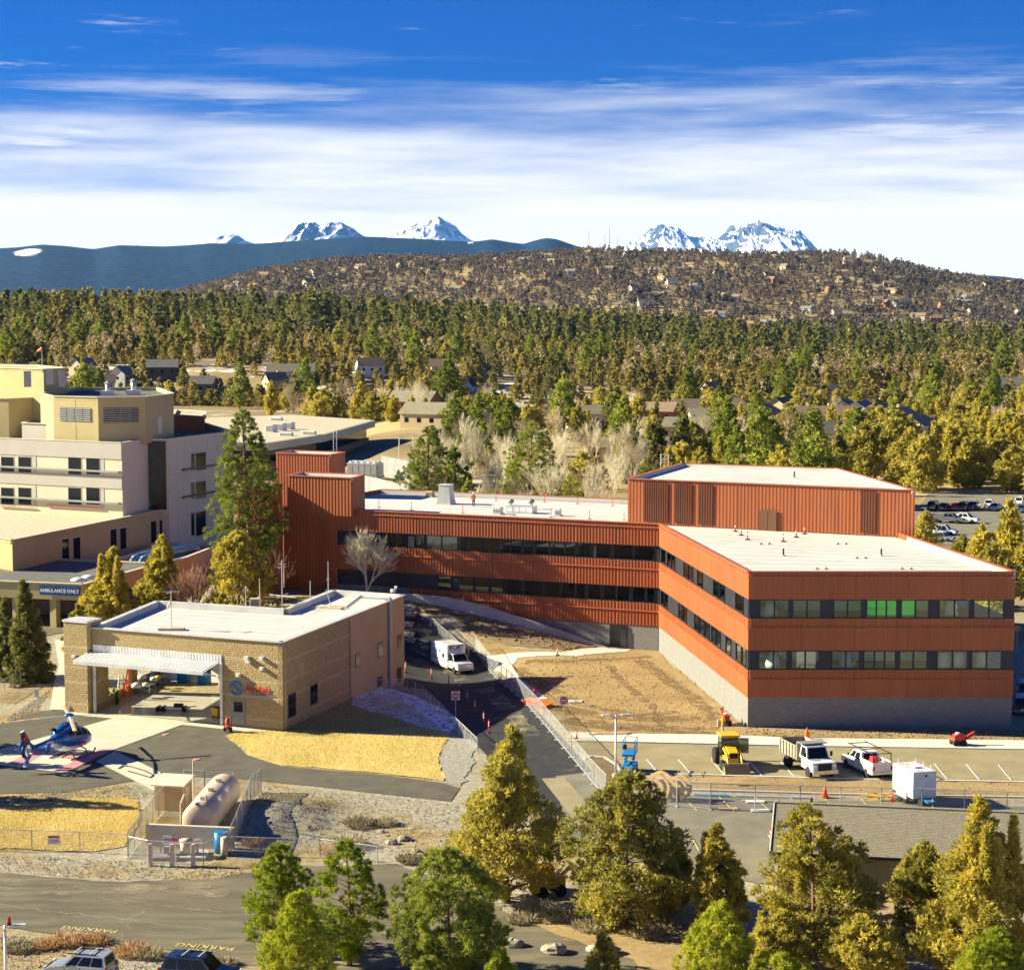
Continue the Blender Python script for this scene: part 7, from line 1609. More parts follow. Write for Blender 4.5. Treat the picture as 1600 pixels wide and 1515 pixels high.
# person on the wing roof
def person():
    p = W(740, 791, 14.6); t = thing('person', 'person in orange vest, white helmet and dark trousers on the wing roof', 'person', p, .4)
    me = bpy.data.meshes.new('body'); V = [(0, 0, .95), (0, 0, 1.2), (0, 0, 1.45), (0, .01, 1.56), (0, .02, 1.70), (.1, 0, .92), (.12, .05, .5), (.13, -.02, .08), (.13, .12, .03), (-.1, 0, .92), (-.13, -.03, .5), (-.16, -.12, .08), (-.16, 0, .03), (.2, 0, 1.42), (.26, .02, 1.14), (.24, .14, .92), (-.2, 0, 1.42), (-.27, .0, 1.14), (-.25, .1, .9)]
    E = [(0, 1), (1, 2), (2, 3), (3, 4), (0, 5), (5, 6), (6, 7), (7, 8), (0, 9), (9, 10), (10, 11), (11, 12), (2, 13), (13, 14), (14, 15), (2, 16), (16, 17), (17, 18)]
    me.from_pydata(V, E, []); me.materials.append(MATS['denim']); o = bpy.data.objects.new('body', me); link(o, t); md = o.modifiers.new('skin', 'SKIN')
    rad = [.15, .15, .17, .06, .10, .11, .08, .05, .05, .11, .08, .05, .05, .07, .05, .04, .07, .05, .04]
    for i, r in enumerate(rad): me.skin_vertices[0].data[i].radius = (r, r)
    me.skin_vertices[0].data[0].use_root = True; o.modifiers.new('sub', 'SUBSURF').levels = 1
    MB().rings([[(r * math.cos(a * .524), r * .75 * math.sin(a * .524), z) for a in range(12)] for z, r in ((.88, .21), (1.1, .20), (1.35, .225), (1.5, .19), (1.54, .1))]).build('vest', 'hivis', t, True)
    MB().ball((0, .02, 1.70), .115, 10, 8, (.9, 1, 1.15)).build('head', 'skin', t, True); MB().ball((0, .02, 1.78), .145, 10, 6, (1, 1.1, .75)).build('helmet', 'white', t, True)
person()
# ------------------------------------------------------------------ things in and around the hangar
def hang_pt(px, py, z=.09): return W(px, py, z)
ang = math.atan2(hd.y, hd.x)
t = thing('engine_hoist', 'orange frame hoist standing inside the hangar', 'hoist', hang_pt(203, 1092), ang)
for x in (-.35, .35): MB().beam((x - .5, -.2, .05), (x * .3, 0, 3.4), .12).build('leg', 'orange', t)
for k in range(6): MB().beam((-.55 + k * .07, -.15, .5 + k * .45), (.28 - k * .05, -.1, .5 + k * .45), .08).build('rung', 'orange', t)
MB().beam((-.2, 0, 3.35), (.3, .2, 2.4), .1).build('jib', 'orange', t); MB().beam((-.9, .3, .1), (-.35, 0, 1.6), .1).build('brace', 'orange', t)
t = thing('stepladder', 'pale folding stepladder beside the orange hoist', 'ladder', hang_pt(190, 1088), ang)
for x in (-.3, .3): MB().beam((x, -.5, 0), (x * .7, 0, 2.4), .07).build('leg', 'metal_light', t); MB().beam((x, .5, 0), (x * .7, 0, 2.4), .07).build('leg', 'metal_light', t)
for k in range(5): MB().beam((-.28, -.42 + k * .09, .4 + k * .4), (.28, -.42 + k * .09, .4 + k * .4), .06).build('rung', 'metal_light', t)
M('cylinder_green', (.02, .06, .03), .4)
for i, (x, y) in enumerate(((149, 1101), (155, 1103), (161, 1099), (170, 1100), (178, 1097), (183, 1100))):
    t = thing('gas_cylinder', 'dark green gas cylinder by the hangar door, %s of six from the left' % nth[i], 'cylinder', hang_pt(x, y), 0, 'gas cylinders'); MB().rings([[(r * math.cos(a * .628), r * math.sin(a * .628), z) for a in range(10)] for z, r in ((0, .16), (1.2, .16), (1.4, .08), (1.5, .05))]).build('bottle', 'cylinder_green', t, True); MB().tube((0, 0, 1.5), (0, 0, 1.62), .05, .05, 6).build('valve', 'metal_grey', t)
def bench(px, py, w, d_, h, lab, items):
    t = thing('work_table', lab, 'table', hang_pt(px, py), ang); MB().box((0, 0, h), (w, d_, .08)).build('table_top', 'metal_light', t)
    for x in (-w / 2 + .1, w / 2 - .1):
        for y in (-d_ / 2 + .1, d_ / 2 - .1): MB().box((x, y, h / 2), (.07, .07, h)).build('leg', 'metal_grey', t)
    MB().box((0, 0, h * .35), (w - .2, d_ - .1, .05)).build('shelf', 'metal_grey', t); return t
bench(223, 1082, 2.6, 1.2, 1.0, 'steel work table inside the hangar behind the hoist', 0); bench(240, 1070, 2.4, 1.0, 1.0, 'rear steel work table inside the hangar', 0)
for i, (x, y, s, c, lab) in enumerate(((213, 1074, .55, 'plastic_wrap', 'large pale bundle on the hangar work table'), (228, 1072, .4, 'white', 'white folded gear on the hangar work table'), (240, 1063, .4, 'white', 'white bundle on the rear work table'), (247, 1060, .35, 'yellow', 'yellow case on the rear work table'), (222, 1060, .45, 'white', 'white helmet bag near the hangar back'))):
    m = MB(); rr = random.Random(i); m.rings([[(s * k * math.cos(a * .785) * rr.uniform(.8, 1.2), s * .8 * k * math.sin(a * .785) * rr.uniform(.8, 1.2), z * s) for a in range(8)] for z, k in ((0, .9), (.4, 1), (.8, .8), (1.0, .3))]); o = m.build('gear_bundle', c, None, True); o.location = W(x, y, 1.14); tag(o, lab, 'bundle')
def dolly(px, py):
    t = thing('tow_dolly', 'low black and white wheeled helicopter dolly on the hangar floor', 'dolly', hang_pt(px, py), ang + .35); MB().box((0, 0, .32), (3.4, .7, .12)).build('deck', 'white', t)
    for x in (-1.4, -.9, 1.2):
        for y in (-.4, .4): wheel(t, x, y, .24, .2)
    MB().box((.6, 0, .55), (.9, .5, .35)).build('motor', 'black', t); MB().beam((1.5, 0, .4), (2.4, 0, .5), .08).build('tow_bar', 'black', t)
dolly(270, 1110)
t = thing('tool_cart', 'yellow wheeled cart just inside the hangar door', 'cart', hang_pt(338, 1121), ang); bevel(MB().box((0, 0, .62), (.75, .6, .85)).build('cabinet', 'yellow', t), .04)
for x in (-.28, .28):
    for y in (-.22, .22): wheel(t, x, y, .1, .06)
MB().box((0, 0, 1.07), (.8, .65, .05)).build('lid', 'black', t)
for i, (x, c, lab) in enumerate(((262, 'blue_drum', 'left blue bin at the hangar back wall'), (272, 'blue_drum', 'right blue bin at the hangar back wall'), (285, 'metal_light', 'grey locker at the hangar back wall'), (300, 'white', 'white cabinet at the hangar back wall'), (325, 'bollard', 'tan bin at the right of the hangar back wall'))):
    q = h_fl + ld * 16.6 + hd * (4 + 2.6 * i); t = thing('storage_bin', lab, 'bin', (q.x, q.y, .09), ang); bevel(MB().box((0, 0, .6 + .3 * (i % 2)), (1.3, .7, 1.2 + .6 * (i % 2))).build('body', c, t), .04); MB().box((0, 0, 1.24 + .6 * (i % 2)), (1.36, .76, .06)).build('lid', 'frame_dark', t)
t = thing('fire_extinguisher_cart', 'red wheeled fire extinguisher cart by the hangar door', 'extinguisher', G(356, 1144, .08), ang); MB().rings([[(r * math.cos(a * .628), r * math.sin(a * .628), z) for a in range(10)] for z, r in ((.25, .24), (1.15, .24), (1.35, .1))]).build('cylinder', 'safety_red', t, True); MB().path([(-.22, .3, .3), (-.22, .35, 1.5), (.22, .35, 1.5), (.22, .3, .3)], .03, 6).build('frame', 'black', t); MB().path([(.1, -.25, 1.2), (.3, -.3, .7), (.05, -.3, .5)], .04, 6).build('hose', 'black', t)
for y in (-1, 1): 
    w_ = MB().rings([[(y * .32 + o, .25 * math.cos(a * .628), .25 + .25 * math.sin(a * .628)) for a in range(10)] for o in (-.05, .05)]).build('wheel', 'rubber', t)
t = tag(MB().rings([[(r * math.cos(a * .524) * 2.2, r * math.sin(a * .524), z) for a in range(12)] for z, r in ((0, .42), (.10, .42), (.14, .3))]).build('ground_cover', 'safety_red'), 'red ground cover folded at the hangar corner', 'cover'); t.location = G(411, 1138, .06); t.rotation_euler = (0, 0, ang)
for x, y, w_ in ((259, 1148, 'upper'), (307, 1187, 'lower')):
    o = MB().tube((0, 0, 0), (0, 0, .05), .35, .3, 12).build('apron_light', 'paint_pink'); o.location = G(x, y, .05); tag(o, 'round pale apron light set in the asphalt, %s one' % w_, 'light')
t = tag(MB().path([G(x, y, .11) for x, y in ((185, 1202), (192, 1198), (205, 1199), (225, 1205), (240, 1212), (235, 1216), (215, 1210), (200, 1206))], .05, 6).build('hose', 'black'), 'black hose looped on the concrete walk', 'hose')
# hangar roof: antennas, windsock, cameras
def mast(px, py, y1, label, arms=(), z=8.05, mat='metal_light', box=None):
    p = W(px, py, z); r = ray(px, y1); k = math.hypot(p.x, p.y) / math.hypot(r.x, r.y); H = CAMH + r.z * k - z; t = thing('antenna', label, 'antenna', p); MB().tube((0, 0, 0), (0, 0, H), .055, .04, 6).build('mast', mat, t)
    for f, L_, a in arms: c_ = Vector((math.cos(a), math.sin(a), 0)) * L_; MB().tube(Vector((0, 0, H * f)) - c_, Vector((0, 0, H * f)) + c_, .035, .035, 5).build('element', mat, t)
    MB().box((0, 0, .08), (.7, .7, .16)).build('base', 'metal_grey', t); return t, H
mast(441, 952, 875, 'tallest antenna mast with long cross arms on the hangar', [(.93, .45, .2), (.86, .45, .5), (.28, 1.9, .3), (.28, 1.9, 1.35), (.28, 1.9, 2.5)])
mast(513, 930, 877, 'plain antenna mast at the back of the hangar roof', [(.45, .25, 0), (.5, .2, 1)]); mast(485, 945, 907, 'slim antenna rod in the middle of the hangar roof'); mast(406, 950, 903, 'whip antenna above the small equipment box', [(.25, 1.5, .1)])
t, H = mast(384, 950, 915, 'folded dipole antenna left of the equipment box')
for k in range(5): MB().tube((0, 0, H), (-.5 + .25 * k, .1, H - .8), .02, .02, 4).build('dipole', 'white', t)
t = thing('equipment_box', 'small tan equipment box on the hangar roof edge', 'box', W(399, 950, 8.1)); bevel(MB().box((0, 0, .55), (1.1, .8, 1.1)).build('casing', 'bollard', t), .04); MB().box((0, -.41, .55), (.7, .02, .8)).build('door', 'louvre_grey', t)
t, H = mast(268, 984, 922, 'wind vane mast with faded windsock at the hangar front', [(.97, .9, .1), (.95, .9, 1.2)])
MB().rings([[(-.1 - .12 * k, .28 * (1 - k * .2) * math.cos(a * 1.047), H * .70 - k * .22 + .28 * (1 - k * .2) * math.sin(a * 1.047)) for a in range(6)] for k in range(4)]).build('sock', 'tank_cream', t); MB().box((0, 0, .12), (2.6, 1.0, .24)).build('ballast', 'gravel_roof', t)
t = thing('antenna', 'low slanted antenna on a ballast tray on the rear hangar roof', 'antenna', W(517, 950, 8.05)); MB().box((0, 0, .12), (3.0, 1.4, .24), -.38).build('ballast', 'gravel_roof', t); MB().tube((0, 0, .2), (-.5, .2, 2.0), .05, .04, 6).build('mast', 'metal_light', t)
t = thing('security_camera', 'white camera cluster on the back corner of the hangar roof', 'camera', W(617, 929, 8.5)); MB().tube((0, 0, 0), (0, 0, .9), .06, .06, 6).build('post', 'metal_light', t); MB().box((.1, -.2, .85), (.3, .6, .25)).build('housing', 'white', t); MB().ball((-.3, 0, .45), .22, 8, 6).build('dome', 'white', t, True)
# boulders, brush and rocks of the foreground
def boulder(px, py, r, seed, label):
    rr = random.Random(seed); m = MB(); R = []
    for j in range(7):
        th = math.pi * (j + .25) / 6.5; R.append([(r * math.sin(th) * math.cos(k * .698) * rr.uniform(.78, 1.2), r * .8 * math.sin(th) * math.sin(k * .698) * rr.uniform(.78, 1.2), r * .7 * (1 - math.cos(th)) * .6 * rr.uniform(.85, 1.1) - .12 * r) for k in range(9)])
    o = m.rings(R).build('boulder', 'boulder'); o.location = G(px, py); tag(o, label, 'boulder')
boulder(802, 1478, .75, 1, 'boulder at the road edge beside the dark pine'); boulder(866, 1488, .9, 2, 'pale boulder in the middle of the row by the road'); boulder(942, 1490, 1.0, 3, 'boulder behind the small sapling juniper'); boulder(612, 1318, .5, 4, 'pale rock on the soil below the paved path'); boulder(631, 1312, .55, 5, 'tilted pale rock right of a smaller one'); boulder(650, 1330, .35, 6, 'small rock at the foot of the gravel slope'); boulder(596, 1300, .3, 7, 'small dark rock on the gravel slope'); boulder(690, 1480, .7, 8, 'boulder half hidden under the dark pine')
def brush(px, py, r, seed, label, mat='dry_shrub', n=240, hgt_=1.0):
    rg = np.random.default_rng(seed); c = np.zeros((n, 3)); a = rg.uniform(0, 6.28, n); q = rg.uniform(0, 1, n) ** .5 * r; c[:, 0] = q * np.cos(a); c[:, 1] = q * np.sin(a); c[:, 2] = rg.uniform(0, .5, n) * hgt_ * r * (1 - .6 * q / r)
    d = np.stack([np.cos(a) * .6, np.sin(a) * .6, np.full(n, 1.0)], 1); v, ti = blades(c, d / np.linalg.norm(d, axis=1, keepdims=True), r * .5 * hgt_, .035, 2, np.full(n, .5), .35, rg)
    p = G(px, py); t = thing('shrub', label, 'shrub', p); link(bpy.data.objects.new('foliage', arr_mesh('foliage', v, np.arange(len(v)), 4, mat, ti)), t); MB().tube((0, 0, -.05), (0, 0, .2 * r), .05, .03, 5).build('stem', 'bark_grey', t)
leafmat('leaf_russet', (.40, .22, .10), (.50, .32, .16), (.56, .42, .23), .3); leafmat('leaf_sage', (.22, .20, .12), (.36, .31, .19), (.50, .43, .27), .2)
for i, (x, y, r, mt, lab) in enumerate(((30, 1484, 1.0, 'leaf_sage', 'sage bush below the lamp at lower left'), (70, 1480, .9, 'leaf_russet', 'russet bush left of the silver car'), (105, 1474, 1.2, 'leaf_russet', 'broad russet bush behind the silver car'), (150, 1472, .9, 'leaf_russet', 'russet bush touching the silver car roof'), (205, 1490, 1.2, 'leaf_russet', 'russet bush right of the silver car'), (232, 1494, 1.0, 'leaf_sage', 'pale bush left of the blue car'), (350, 1508, .8, 'leaf_sage', 'pale bush right of the blue car'),
        (842, 1424, 1.3, 'leaf_sage', 'pale sagebrush left of the broad juniper'), (880, 1434, 1.4, 'leaf_sage', 'grey sagebrush at the top of the dirt bank'), (815, 1440, 1.0, 'leaf_sage', 'dry grass clump near the pale boulder'), (925, 1452, 1.2, 'leaf_sage', 'dry grass clump below the broad juniper'), (1010, 1462, 1.1, 'leaf_sage', 'dry bush on the bare dirt bank'), (1045, 1448, 1.0, 'leaf_sage', 'straw coloured bush right of the dirt bank'), (545, 1322, 1.4, 'leaf_sage', 'leafless tan bush behind the roadside pines'), (520, 1330, 1.1, 'leaf_russet', 'reddish dry bush at the gravel mound foot'), (600, 1288, 1.0, 'leaf_sage', 'flat grey bush above the rocks'), (560, 1290, 1.2, 'leaf_sage', 'wide grey bush right of the gravel mound'), (640, 1345, 1.0, 'leaf_sage', 'bush at the road edge behind the dark pine'), (395, 1318, .8, 'leaf_russet', 'orange dry tuft at the foot of the gravel mound'))): brush(x, y, r, 500 + i, lab, mt)
# small excavator half hidden between the junipers, orange cover beyond
t = thing('mini_loader', 'orange compact loader half hidden between the two big junipers', 'machine', G(856, 1398), .4); bevel(MB().box((0, 0, 1.0), (2.2, 1.3, .8)).build('body', 'yellow', t), .1); bevel(MB().box((-.2, 0, 1.8), (1.1, 1.1, .8), taper=.85).build('cabin', 'yellow', t), .06); MB().beam((.9, 0, 1.2), (1.9, 0, 2.0), .2).build('boom', 'yellow', t)
for x in (-.7, .7):
    for y in (-.65, .65): wheel(t, x, y, .42, .3)
# stone steps behind the hangar
t = thing('stone_steps', 'flight of rough stone block steps climbing behind the hangar', 'steps', G(640, 992)); 
for k in range(9):
    p = G(646 - k * .8, 990 - k * 5.6); MB().box((p.x - .6, p.y, p.z - 1.42), (2.2, 1.2, 3.0), -.38).build('step', 'boulder', t, world=True)

# ------------------------------------------------------------------ loose stones and clods, tracks in the dirt
def strew(name, mat, n, poly, size, seed):
    rg = np.random.default_rng(seed); P = [Vector((p.x, p.y)) for p in poly]; xs = [p.x for p in P]; ys = [p.y for p in P]; pts = []
    while len(pts) < n:
        x, y = rg.uniform(min(xs), max(xs)), rg.uniform(min(ys), max(ys)); c = False
        for i in range(len(P)):
            a, b = P[i], P[i - 1]
            if (a.y > y) != (b.y > y) and x < (b.x - a.x) * (y - a.y) / (b.y - a.y) + a.x: c = not c
        if c: pts.append((x, y))
    pts = np.array(pts); z = hgt(pts[:, 0], pts[:, 1]) + .05; r = size * rg.uniform(.4, 1.0, n) ** 1.5
    octa = np.array([[1, 0, 0], [-.9, .2, 0], [.1, 1, .1], [-.1, -1, 0], [.1, 0, .8], [0, .1, -.6]]); fc = np.array([0, 2, 4, 2, 1, 4, 1, 3, 4, 3, 0, 4, 2, 0, 5, 1, 2, 5, 3, 1, 5, 0, 3, 5])
    a = rg.uniform(0, 6.28, n); v = octa[None] * r[:, None, None] * rg.uniform(.7, 1.3, (n, 6, 3)); ca, sa = np.cos(a)[:, None], np.sin(a)[:, None]
    v = np.stack([v[..., 0] * ca - v[..., 1] * sa + pts[:, 0:1], v[..., 0] * sa + v[..., 1] * ca + pts[:, 1:2], v[..., 2] + z[:, None]], -1).reshape(-1, 3)
    f = (fc[None] + 6 * np.arange(n)[:, None]).ravel()
    return kind(link(bpy.data.objects.new(name, arr_mesh(name, v, f, 3, mat))), 'stuff')
strew('dirt_clods', 'dirt', 1500, pxy((800, 1040), (980, 1024), (1024, 1030), (1150, 1136), (1140, 1146), (900, 1144), (860, 1105)), .16, 1)
strew('dirt_clods', 'dirt_dark', 260, pxy((720, 985), (760, 956), (950, 1012), (880, 1016), (740, 1000)), .22, 2)
strew('dirt_clods', 'dirt', 700, pxy((985, 1211), (1600, 1226), (1600, 1244), (985, 1229)), .14, 3)
strew('dirt_clods', 'dirt_dark', 500, pxy((1165, 1140), (1600, 1143), (1600, 1156), (1160, 1150)), .16, 4)
strew('loose_stones', 'gravel', 2600, pxy((400, 1226), (640, 1250), (715, 1256), (740, 1330), (420, 1335), (372, 1325)), .09, 5)
strew('loose_stones', 'gravel_grey', 1500, pxy((0, 1460), (150, 1470), (300, 1500), (430, 1530), (0, 1530)), .09, 6)
strew('loose_stones', 'gravel_grey', 1200, pxy((0, 1245), (210, 1225), (240, 1240), (215, 1250), (0, 1262)), .08, 7)
strew('loose_stones', 'boulder', 900, pxy((0, 1130), (80, 1075), (95, 1045), (60, 1110), (10, 1130)), .10, 8)
strew('loose_stones', 'gravel_grey', 1200, pxy((0, 1334), (380, 1356), (380, 1372), (170, 1374), (0, 1360)), .08, 9)
M('track', (.15, .095, .04), .95, (.22, .145, .065), .5, alpha=(.5, .42, .60), bump=1, bscale=3)
def track(pts, w, off, mat='track'):
    A = []; B = []
    for i, p in enumerate(pts):
        d = (pts[min(i + 1, len(pts) - 1)] - pts[max(i - 1, 0)]).normalized(); n = Vector((-d.y, d.x, 0)) * w / 2; A.append(p + n); B.append(p - n)
    return sheet('tyre_track', A + B[::-1], mat, off)
for i, (pp, w) in enumerate(((((805, 1045), (850, 1072), (905, 1100), (990, 1118), (1060, 1112)), 1.6), (((860, 1104), (930, 1118), (1010, 1124), (1090, 1120)), 2.6), (((880, 1125), (960, 1136), (1060, 1140), (1130, 1142)), 3.2), (((820, 1035), (880, 1034), (960, 1030), (1015, 1026)), 1.4), (((1000, 1032), (1040, 1062), (1085, 1092), (1120, 1126)), 1.6), (((950, 1040), (975, 1070), (1020, 1105), (1035, 1135)), .9))):
    track(pxy(*pp), w, .062 + .004 * i)
M('tyre_dust', (.40, .34, .22), .95, (.34, .29, .19), .6, alpha=(.35, .44, .72))
for i, (pp, w) in enumerate(((((-60, 1372), (120, 1384), (260, 1388), (360, 1398)), 1.3), (((-60, 1384), (100, 1396), (240, 1392), (330, 1384)), 1.0), (((640, 1010), (690, 1030), (760, 1080), (830, 1150)), 1.8))):
    track(pxy(*pp), w, .066 + .004 * i, 'tyre_dust')

def grass(poly, n, seed):
    rg = np.random.default_rng(seed); P = [Vector((p.x, p.y)) for p in poly]; xs = [p.x for p in P]; ys = [p.y for p in P]; x = rg.uniform(min(xs), max(xs), n * 2); y = rg.uniform(min(ys), max(ys), n * 2); c = np.zeros(len(x), bool)
    for i in range(len(P)):
        a, b = P[i], P[i - 1]
        if a.y != b.y: c ^= ((a.y > y) != (b.y > y)) & (x < (b.x - a.x) * (y - a.y) / (b.y - a.y) + a.x)
    x, y = x[c], y[c]; pt = np.stack([x, y, hgt(x, y) + .08], 1); ti = np.clip(.5 + .35 * vnoise(x * .5, y * .35, seed) + rg.normal(0, .15, len(x)), 0, 1)
    v, tt = blades(pt, np.tile([.1, 0, 1.], (len(x), 1)), .12, .03, 1, ti, .6, rg)
    kind(link(bpy.data.objects.new('dry_grass', arr_mesh('dry_grass', v, np.arange(len(v)), 4, 'leaf_lawn', tt))), 'stuff')
leafmat('leaf_lawn', (.54, .44, .15), (.70, .56, .22), (.82, .68, .32), .42)
grass(pxy((352, 1150), (398, 1141), (445, 1144), (546, 1097), (612, 1085), (682, 1132), (702, 1150), (684, 1185), (692, 1220), (600, 1209), (440, 1195), (386, 1178)), 42000, 1)
grass(pxy((-60, 1268), (0, 1263), (110, 1250), (190, 1247), (216, 1253), (218, 1280), (196, 1321), (150, 1329), (0, 1326), (-60, 1325)), 30000, 2)
# ------------------------------------------------------------------ the grey shingled house in the foreground
M('shingle_grey', (.21, .185, .13), .9, (.275, .24, .165), 2.2, bump=.8, bscale=5, stretch=(1, 1, 6)); M('shingle_brown', (.36, .25, .15), .9, (.46, .33, .20), 3, bump=.9, bscale=5, stretch=(1, 1, 6)); M('siding_olive', (.24, .20, .11), .85, (.27, .225, .125), .8); M('cream_trim', (.70, .62, .45), .7)
def shingled(parent, a, b, c, d, rows, mat, name='shingle_course'):
    """roof slope a-b (eave) to d-c (ridge) as overlapping courses"""
    n = (b - a).cross(d - a).normalized()
    if n.z < 0: n = -n
    for k in range(rows):
        v0, v1 = k / rows, min(1.0, (k + 1.06) / rows); p = [a.lerp(d, v0) + n * .022, b.lerp(c, v0) + n * .022, b.lerp(c, v1) + n * .005, a.lerp(d, v1) + n * .005]
        m = MB(); m.quad(*p); m.quad(p[0] - n * .03, p[1] - n * .03, p[1], p[0]); m.build(name, mat, parent, world=True)
def near_house():
    r0 = W(1211, 1254, 4.7); d = Vector((.985, -.172, 0)); nb = Vector((-.172, -.985, 0)); L_ = 24; r1 = r0 + d * L_; e0 = r0 + nb * 7.2 + Vector((0, 0, -1.65)); e1 = r1 + nb * 7.2 + Vector((0, 0, -1.65)); f0 = r0 - nb * 7.2 + Vector((0, 0, -1.65)); f1 = r1 - nb * 7.2 + Vector((0, 0, -1.65))
    t = thing('house', 'grey shingled long house with olive siding at the lower right', 'house', (e0.x, e0.y, 0)); up = Vector((0, 0, .02))
    ro = MB().rings([[e0 - up * 8, r0 - up * 8, f0 - up * 8, f0, r0, e0], [e1 - up * 8, r1 - up * 8, f1 - up * 8, f1, r1, e1]]).build('roof', 'shingle_grey', t, world=True)
    shingled(t, e0 + up, e1 + up, r1 + up, r0 + up, 34, 'shingle_grey'); shingled(t, f1 + up, f0 + up, r0 + up, r1 + up, 20, 'shingle_grey')
    MB().beam(r0 + up * 3 - d * .1, r1 + up * 3, .3, .1).build('ridge_cap', 'shingle_grey', t, world=True)
    i0, i1 = e0 - nb * .7 + d * .5, e1 - nb * .7 - d * .5; j0, j1 = f0 + nb * .7 + d * .5, f1 + nb * .7 - d * .5
    MB().prism([(p.x, p.y) for p in (i0, i1, j1, j0)], -1.5, 3.05).build('wall', 'siding_olive', t, world=True); MB().rings([[(i0.x, i0.y, 3.05), (j0.x, j0.y, 3.05), (r0.x + d.x * .5, r0.y + d.y * .5, 4.5)], [(i0.x + d.x * .1, i0.y + d.y * .1, 3.05), (j0.x + d.x * .1, j0.y + d.y * .1, 3.05), (r0.x + d.x * .6, r0.y + d.y * .6, 4.5)]]).build('gable', 'cream_trim', t, world=True)
    k = 0
    while k * .6 < L_ - 1.2:
        q = i0 + d * (k * .6 + .2) + nb * .015; MB().box((q.x, q.y, 1.0), (.05, .04, 4.1), math.atan2(d.y, d.x)).build('batten', 'siding_olive', t, world=True); k += 1
    MB().beam(e0 + nb * .06 - up * 4, e1 + nb * .06 - up * 4, .10, .18).build('gutter', 'frame_dark', t, world=True); MB().beam(e0 - d * .05, r0 - d * .05, .08, .22).build('bargeboard', 'cream_trim', t, world=True); MB().beam(f0 - d * .05, r0 - d * .05, .08, .22).build('bargeboard', 'cream_trim', t, world=True)
    q = r0 + d * 2.6 - nb * .3; MB().tube((q.x, q.y, 4.5), (q.x, q.y, 5.1), .09, .09, 8).build('vent_pipe', 'black', t, world=True)
    # lower brown roof before it
    g = thing('porch_house', 'lower brown shingled roof in front of the grey house', 'house', W(1390, 1440, 1)); c0 = W(1338, 1391, 2.6); c1 = W(1462, 1400, 2.6); b0 = c0 + nb * 4.2 - Vector((0, 0, 1.3)); b1 = c1 + nb * 4.2 - Vector((0, 0, 1.3))
    MB().rings([[b0, c0, c0 - Vector((0, 0, .15)), b0 - Vector((0, 0, .15))], [b1, c1, c1 - Vector((0, 0, .15)), b1 - Vector((0, 0, .15))]]).build('roof', 'shingle_brown', g, world=True); shingled(g, b0 + up, b1 + up, c1 + up, c0 + up, 14, 'shingle_brown')
    MB().prism([(p.x, p.y) for p in (b0 - nb * .4 + d * .4, b1 - nb * .4 - d * .4, c1, c0)], -1.5, 1.2).build('wall', 'siding_olive', g, world=True); MB().beam(b0 + nb * .06, b1 + nb * .06, .1, .16).build('gutter', 'frame_dark', g, world=True)
near_house()
# ------------------------------------------------------------------ houses of the neighbourhood behind
M('wall_cream', (.60, .50, .31), .85, (.64, .54, .35), .5); M('wall_beige', (.48, .38, .24), .85, (.52, .42, .27), .5); M('wall_grey', (.34, .34, .34), .85); M('wall_rust', (.40, .17, .07), .85); M('wall_dark', (.10, .085, .07), .85); M('wall_white', (.70, .69, .64), .8)
M('roof_grey', (.17, .16, .145), .9, (.22, .21, .185), .6); M('roof_brown', (.24, .175, .11), .9, (.29, .21, .135), .6); M('roof_olive', (.22, .20, .13), .9, (.27, .245, .16), .6); M('roof_dark', (.085, .085, .09), .9, (.12, .12, .12), .6)
HM = {}
def house_mesh(w, d, hw, hr, ov=.6):
    k = (w, d, hw, hr)
    if k not in HM:
        wl = MB(); wl.rings([[(-w / 2, -d / 2, -2), (-w / 2, d / 2, -2), (-w / 2, d / 2, hw), (-w / 2, 0, hw + hr), (-w / 2, -d / 2, hw)], [(w / 2, -d / 2, -2), (w / 2, d / 2, -2), (w / 2, d / 2, hw), (w / 2, 0, hw + hr), (w / 2, -d / 2, hw)]])
        rf = MB(); s = hr / (d / 2); e = d / 2 + ov; T = .22
        rf.rings([[(x, -e, hw - ov * s + .05), (x, 0, hw + hr + .05), (x, e, hw - ov * s + .05), (x, e, hw - ov * s + .05 + T), (x, 0, hw + hr + .05 + T), (x, -e, hw - ov * s + .05 + T)] for x in (-w / 2 - ov, w / 2 + ov)])
        HM[k] = (wl.mesh('wall', 'wall_cream'), rf.mesh('roof', 'roof_grey'), MB().box((0, 0, 0), (1.3, .08, 1.3)).mesh('window', 'glass_black'), MB().box((0, 0, 0), (.9, .9, 1.6)).mesh('chimney', 'wall_beige'))
    return HM[k]
def house(loc, rz, w, d, hw, hr, wall, roof, label, group=None, wins=True, chim=False):
    a, b, c, e = house_mesh(w, d, hw, hr); t = thing('house', label, 'house', loc, rz, group); place(a, 'wall', t, mat=wall); r = place(b, 'roof', t, mat=roof)
    if wins:
        for k in range(max(2, int(w / 4))): place(c, 'window', t, (-w / 2 + (k + .5) * w / max(2, int(w / 4)), -d / 2 - .03, hw * .55))
        for s in (-1, 1): place(c, 'window', t, (s * (w / 2 + .03), 0, hw * .6), math.pi / 2)
    if chim: place(e, 'chimney', r, (w * .2, d * .15, hw + hr + .2))
    BLOCK.append((loc[0] - w * .55, loc[0] + w * .55, loc[1] - 14, loc[1] + d * .6)); return t
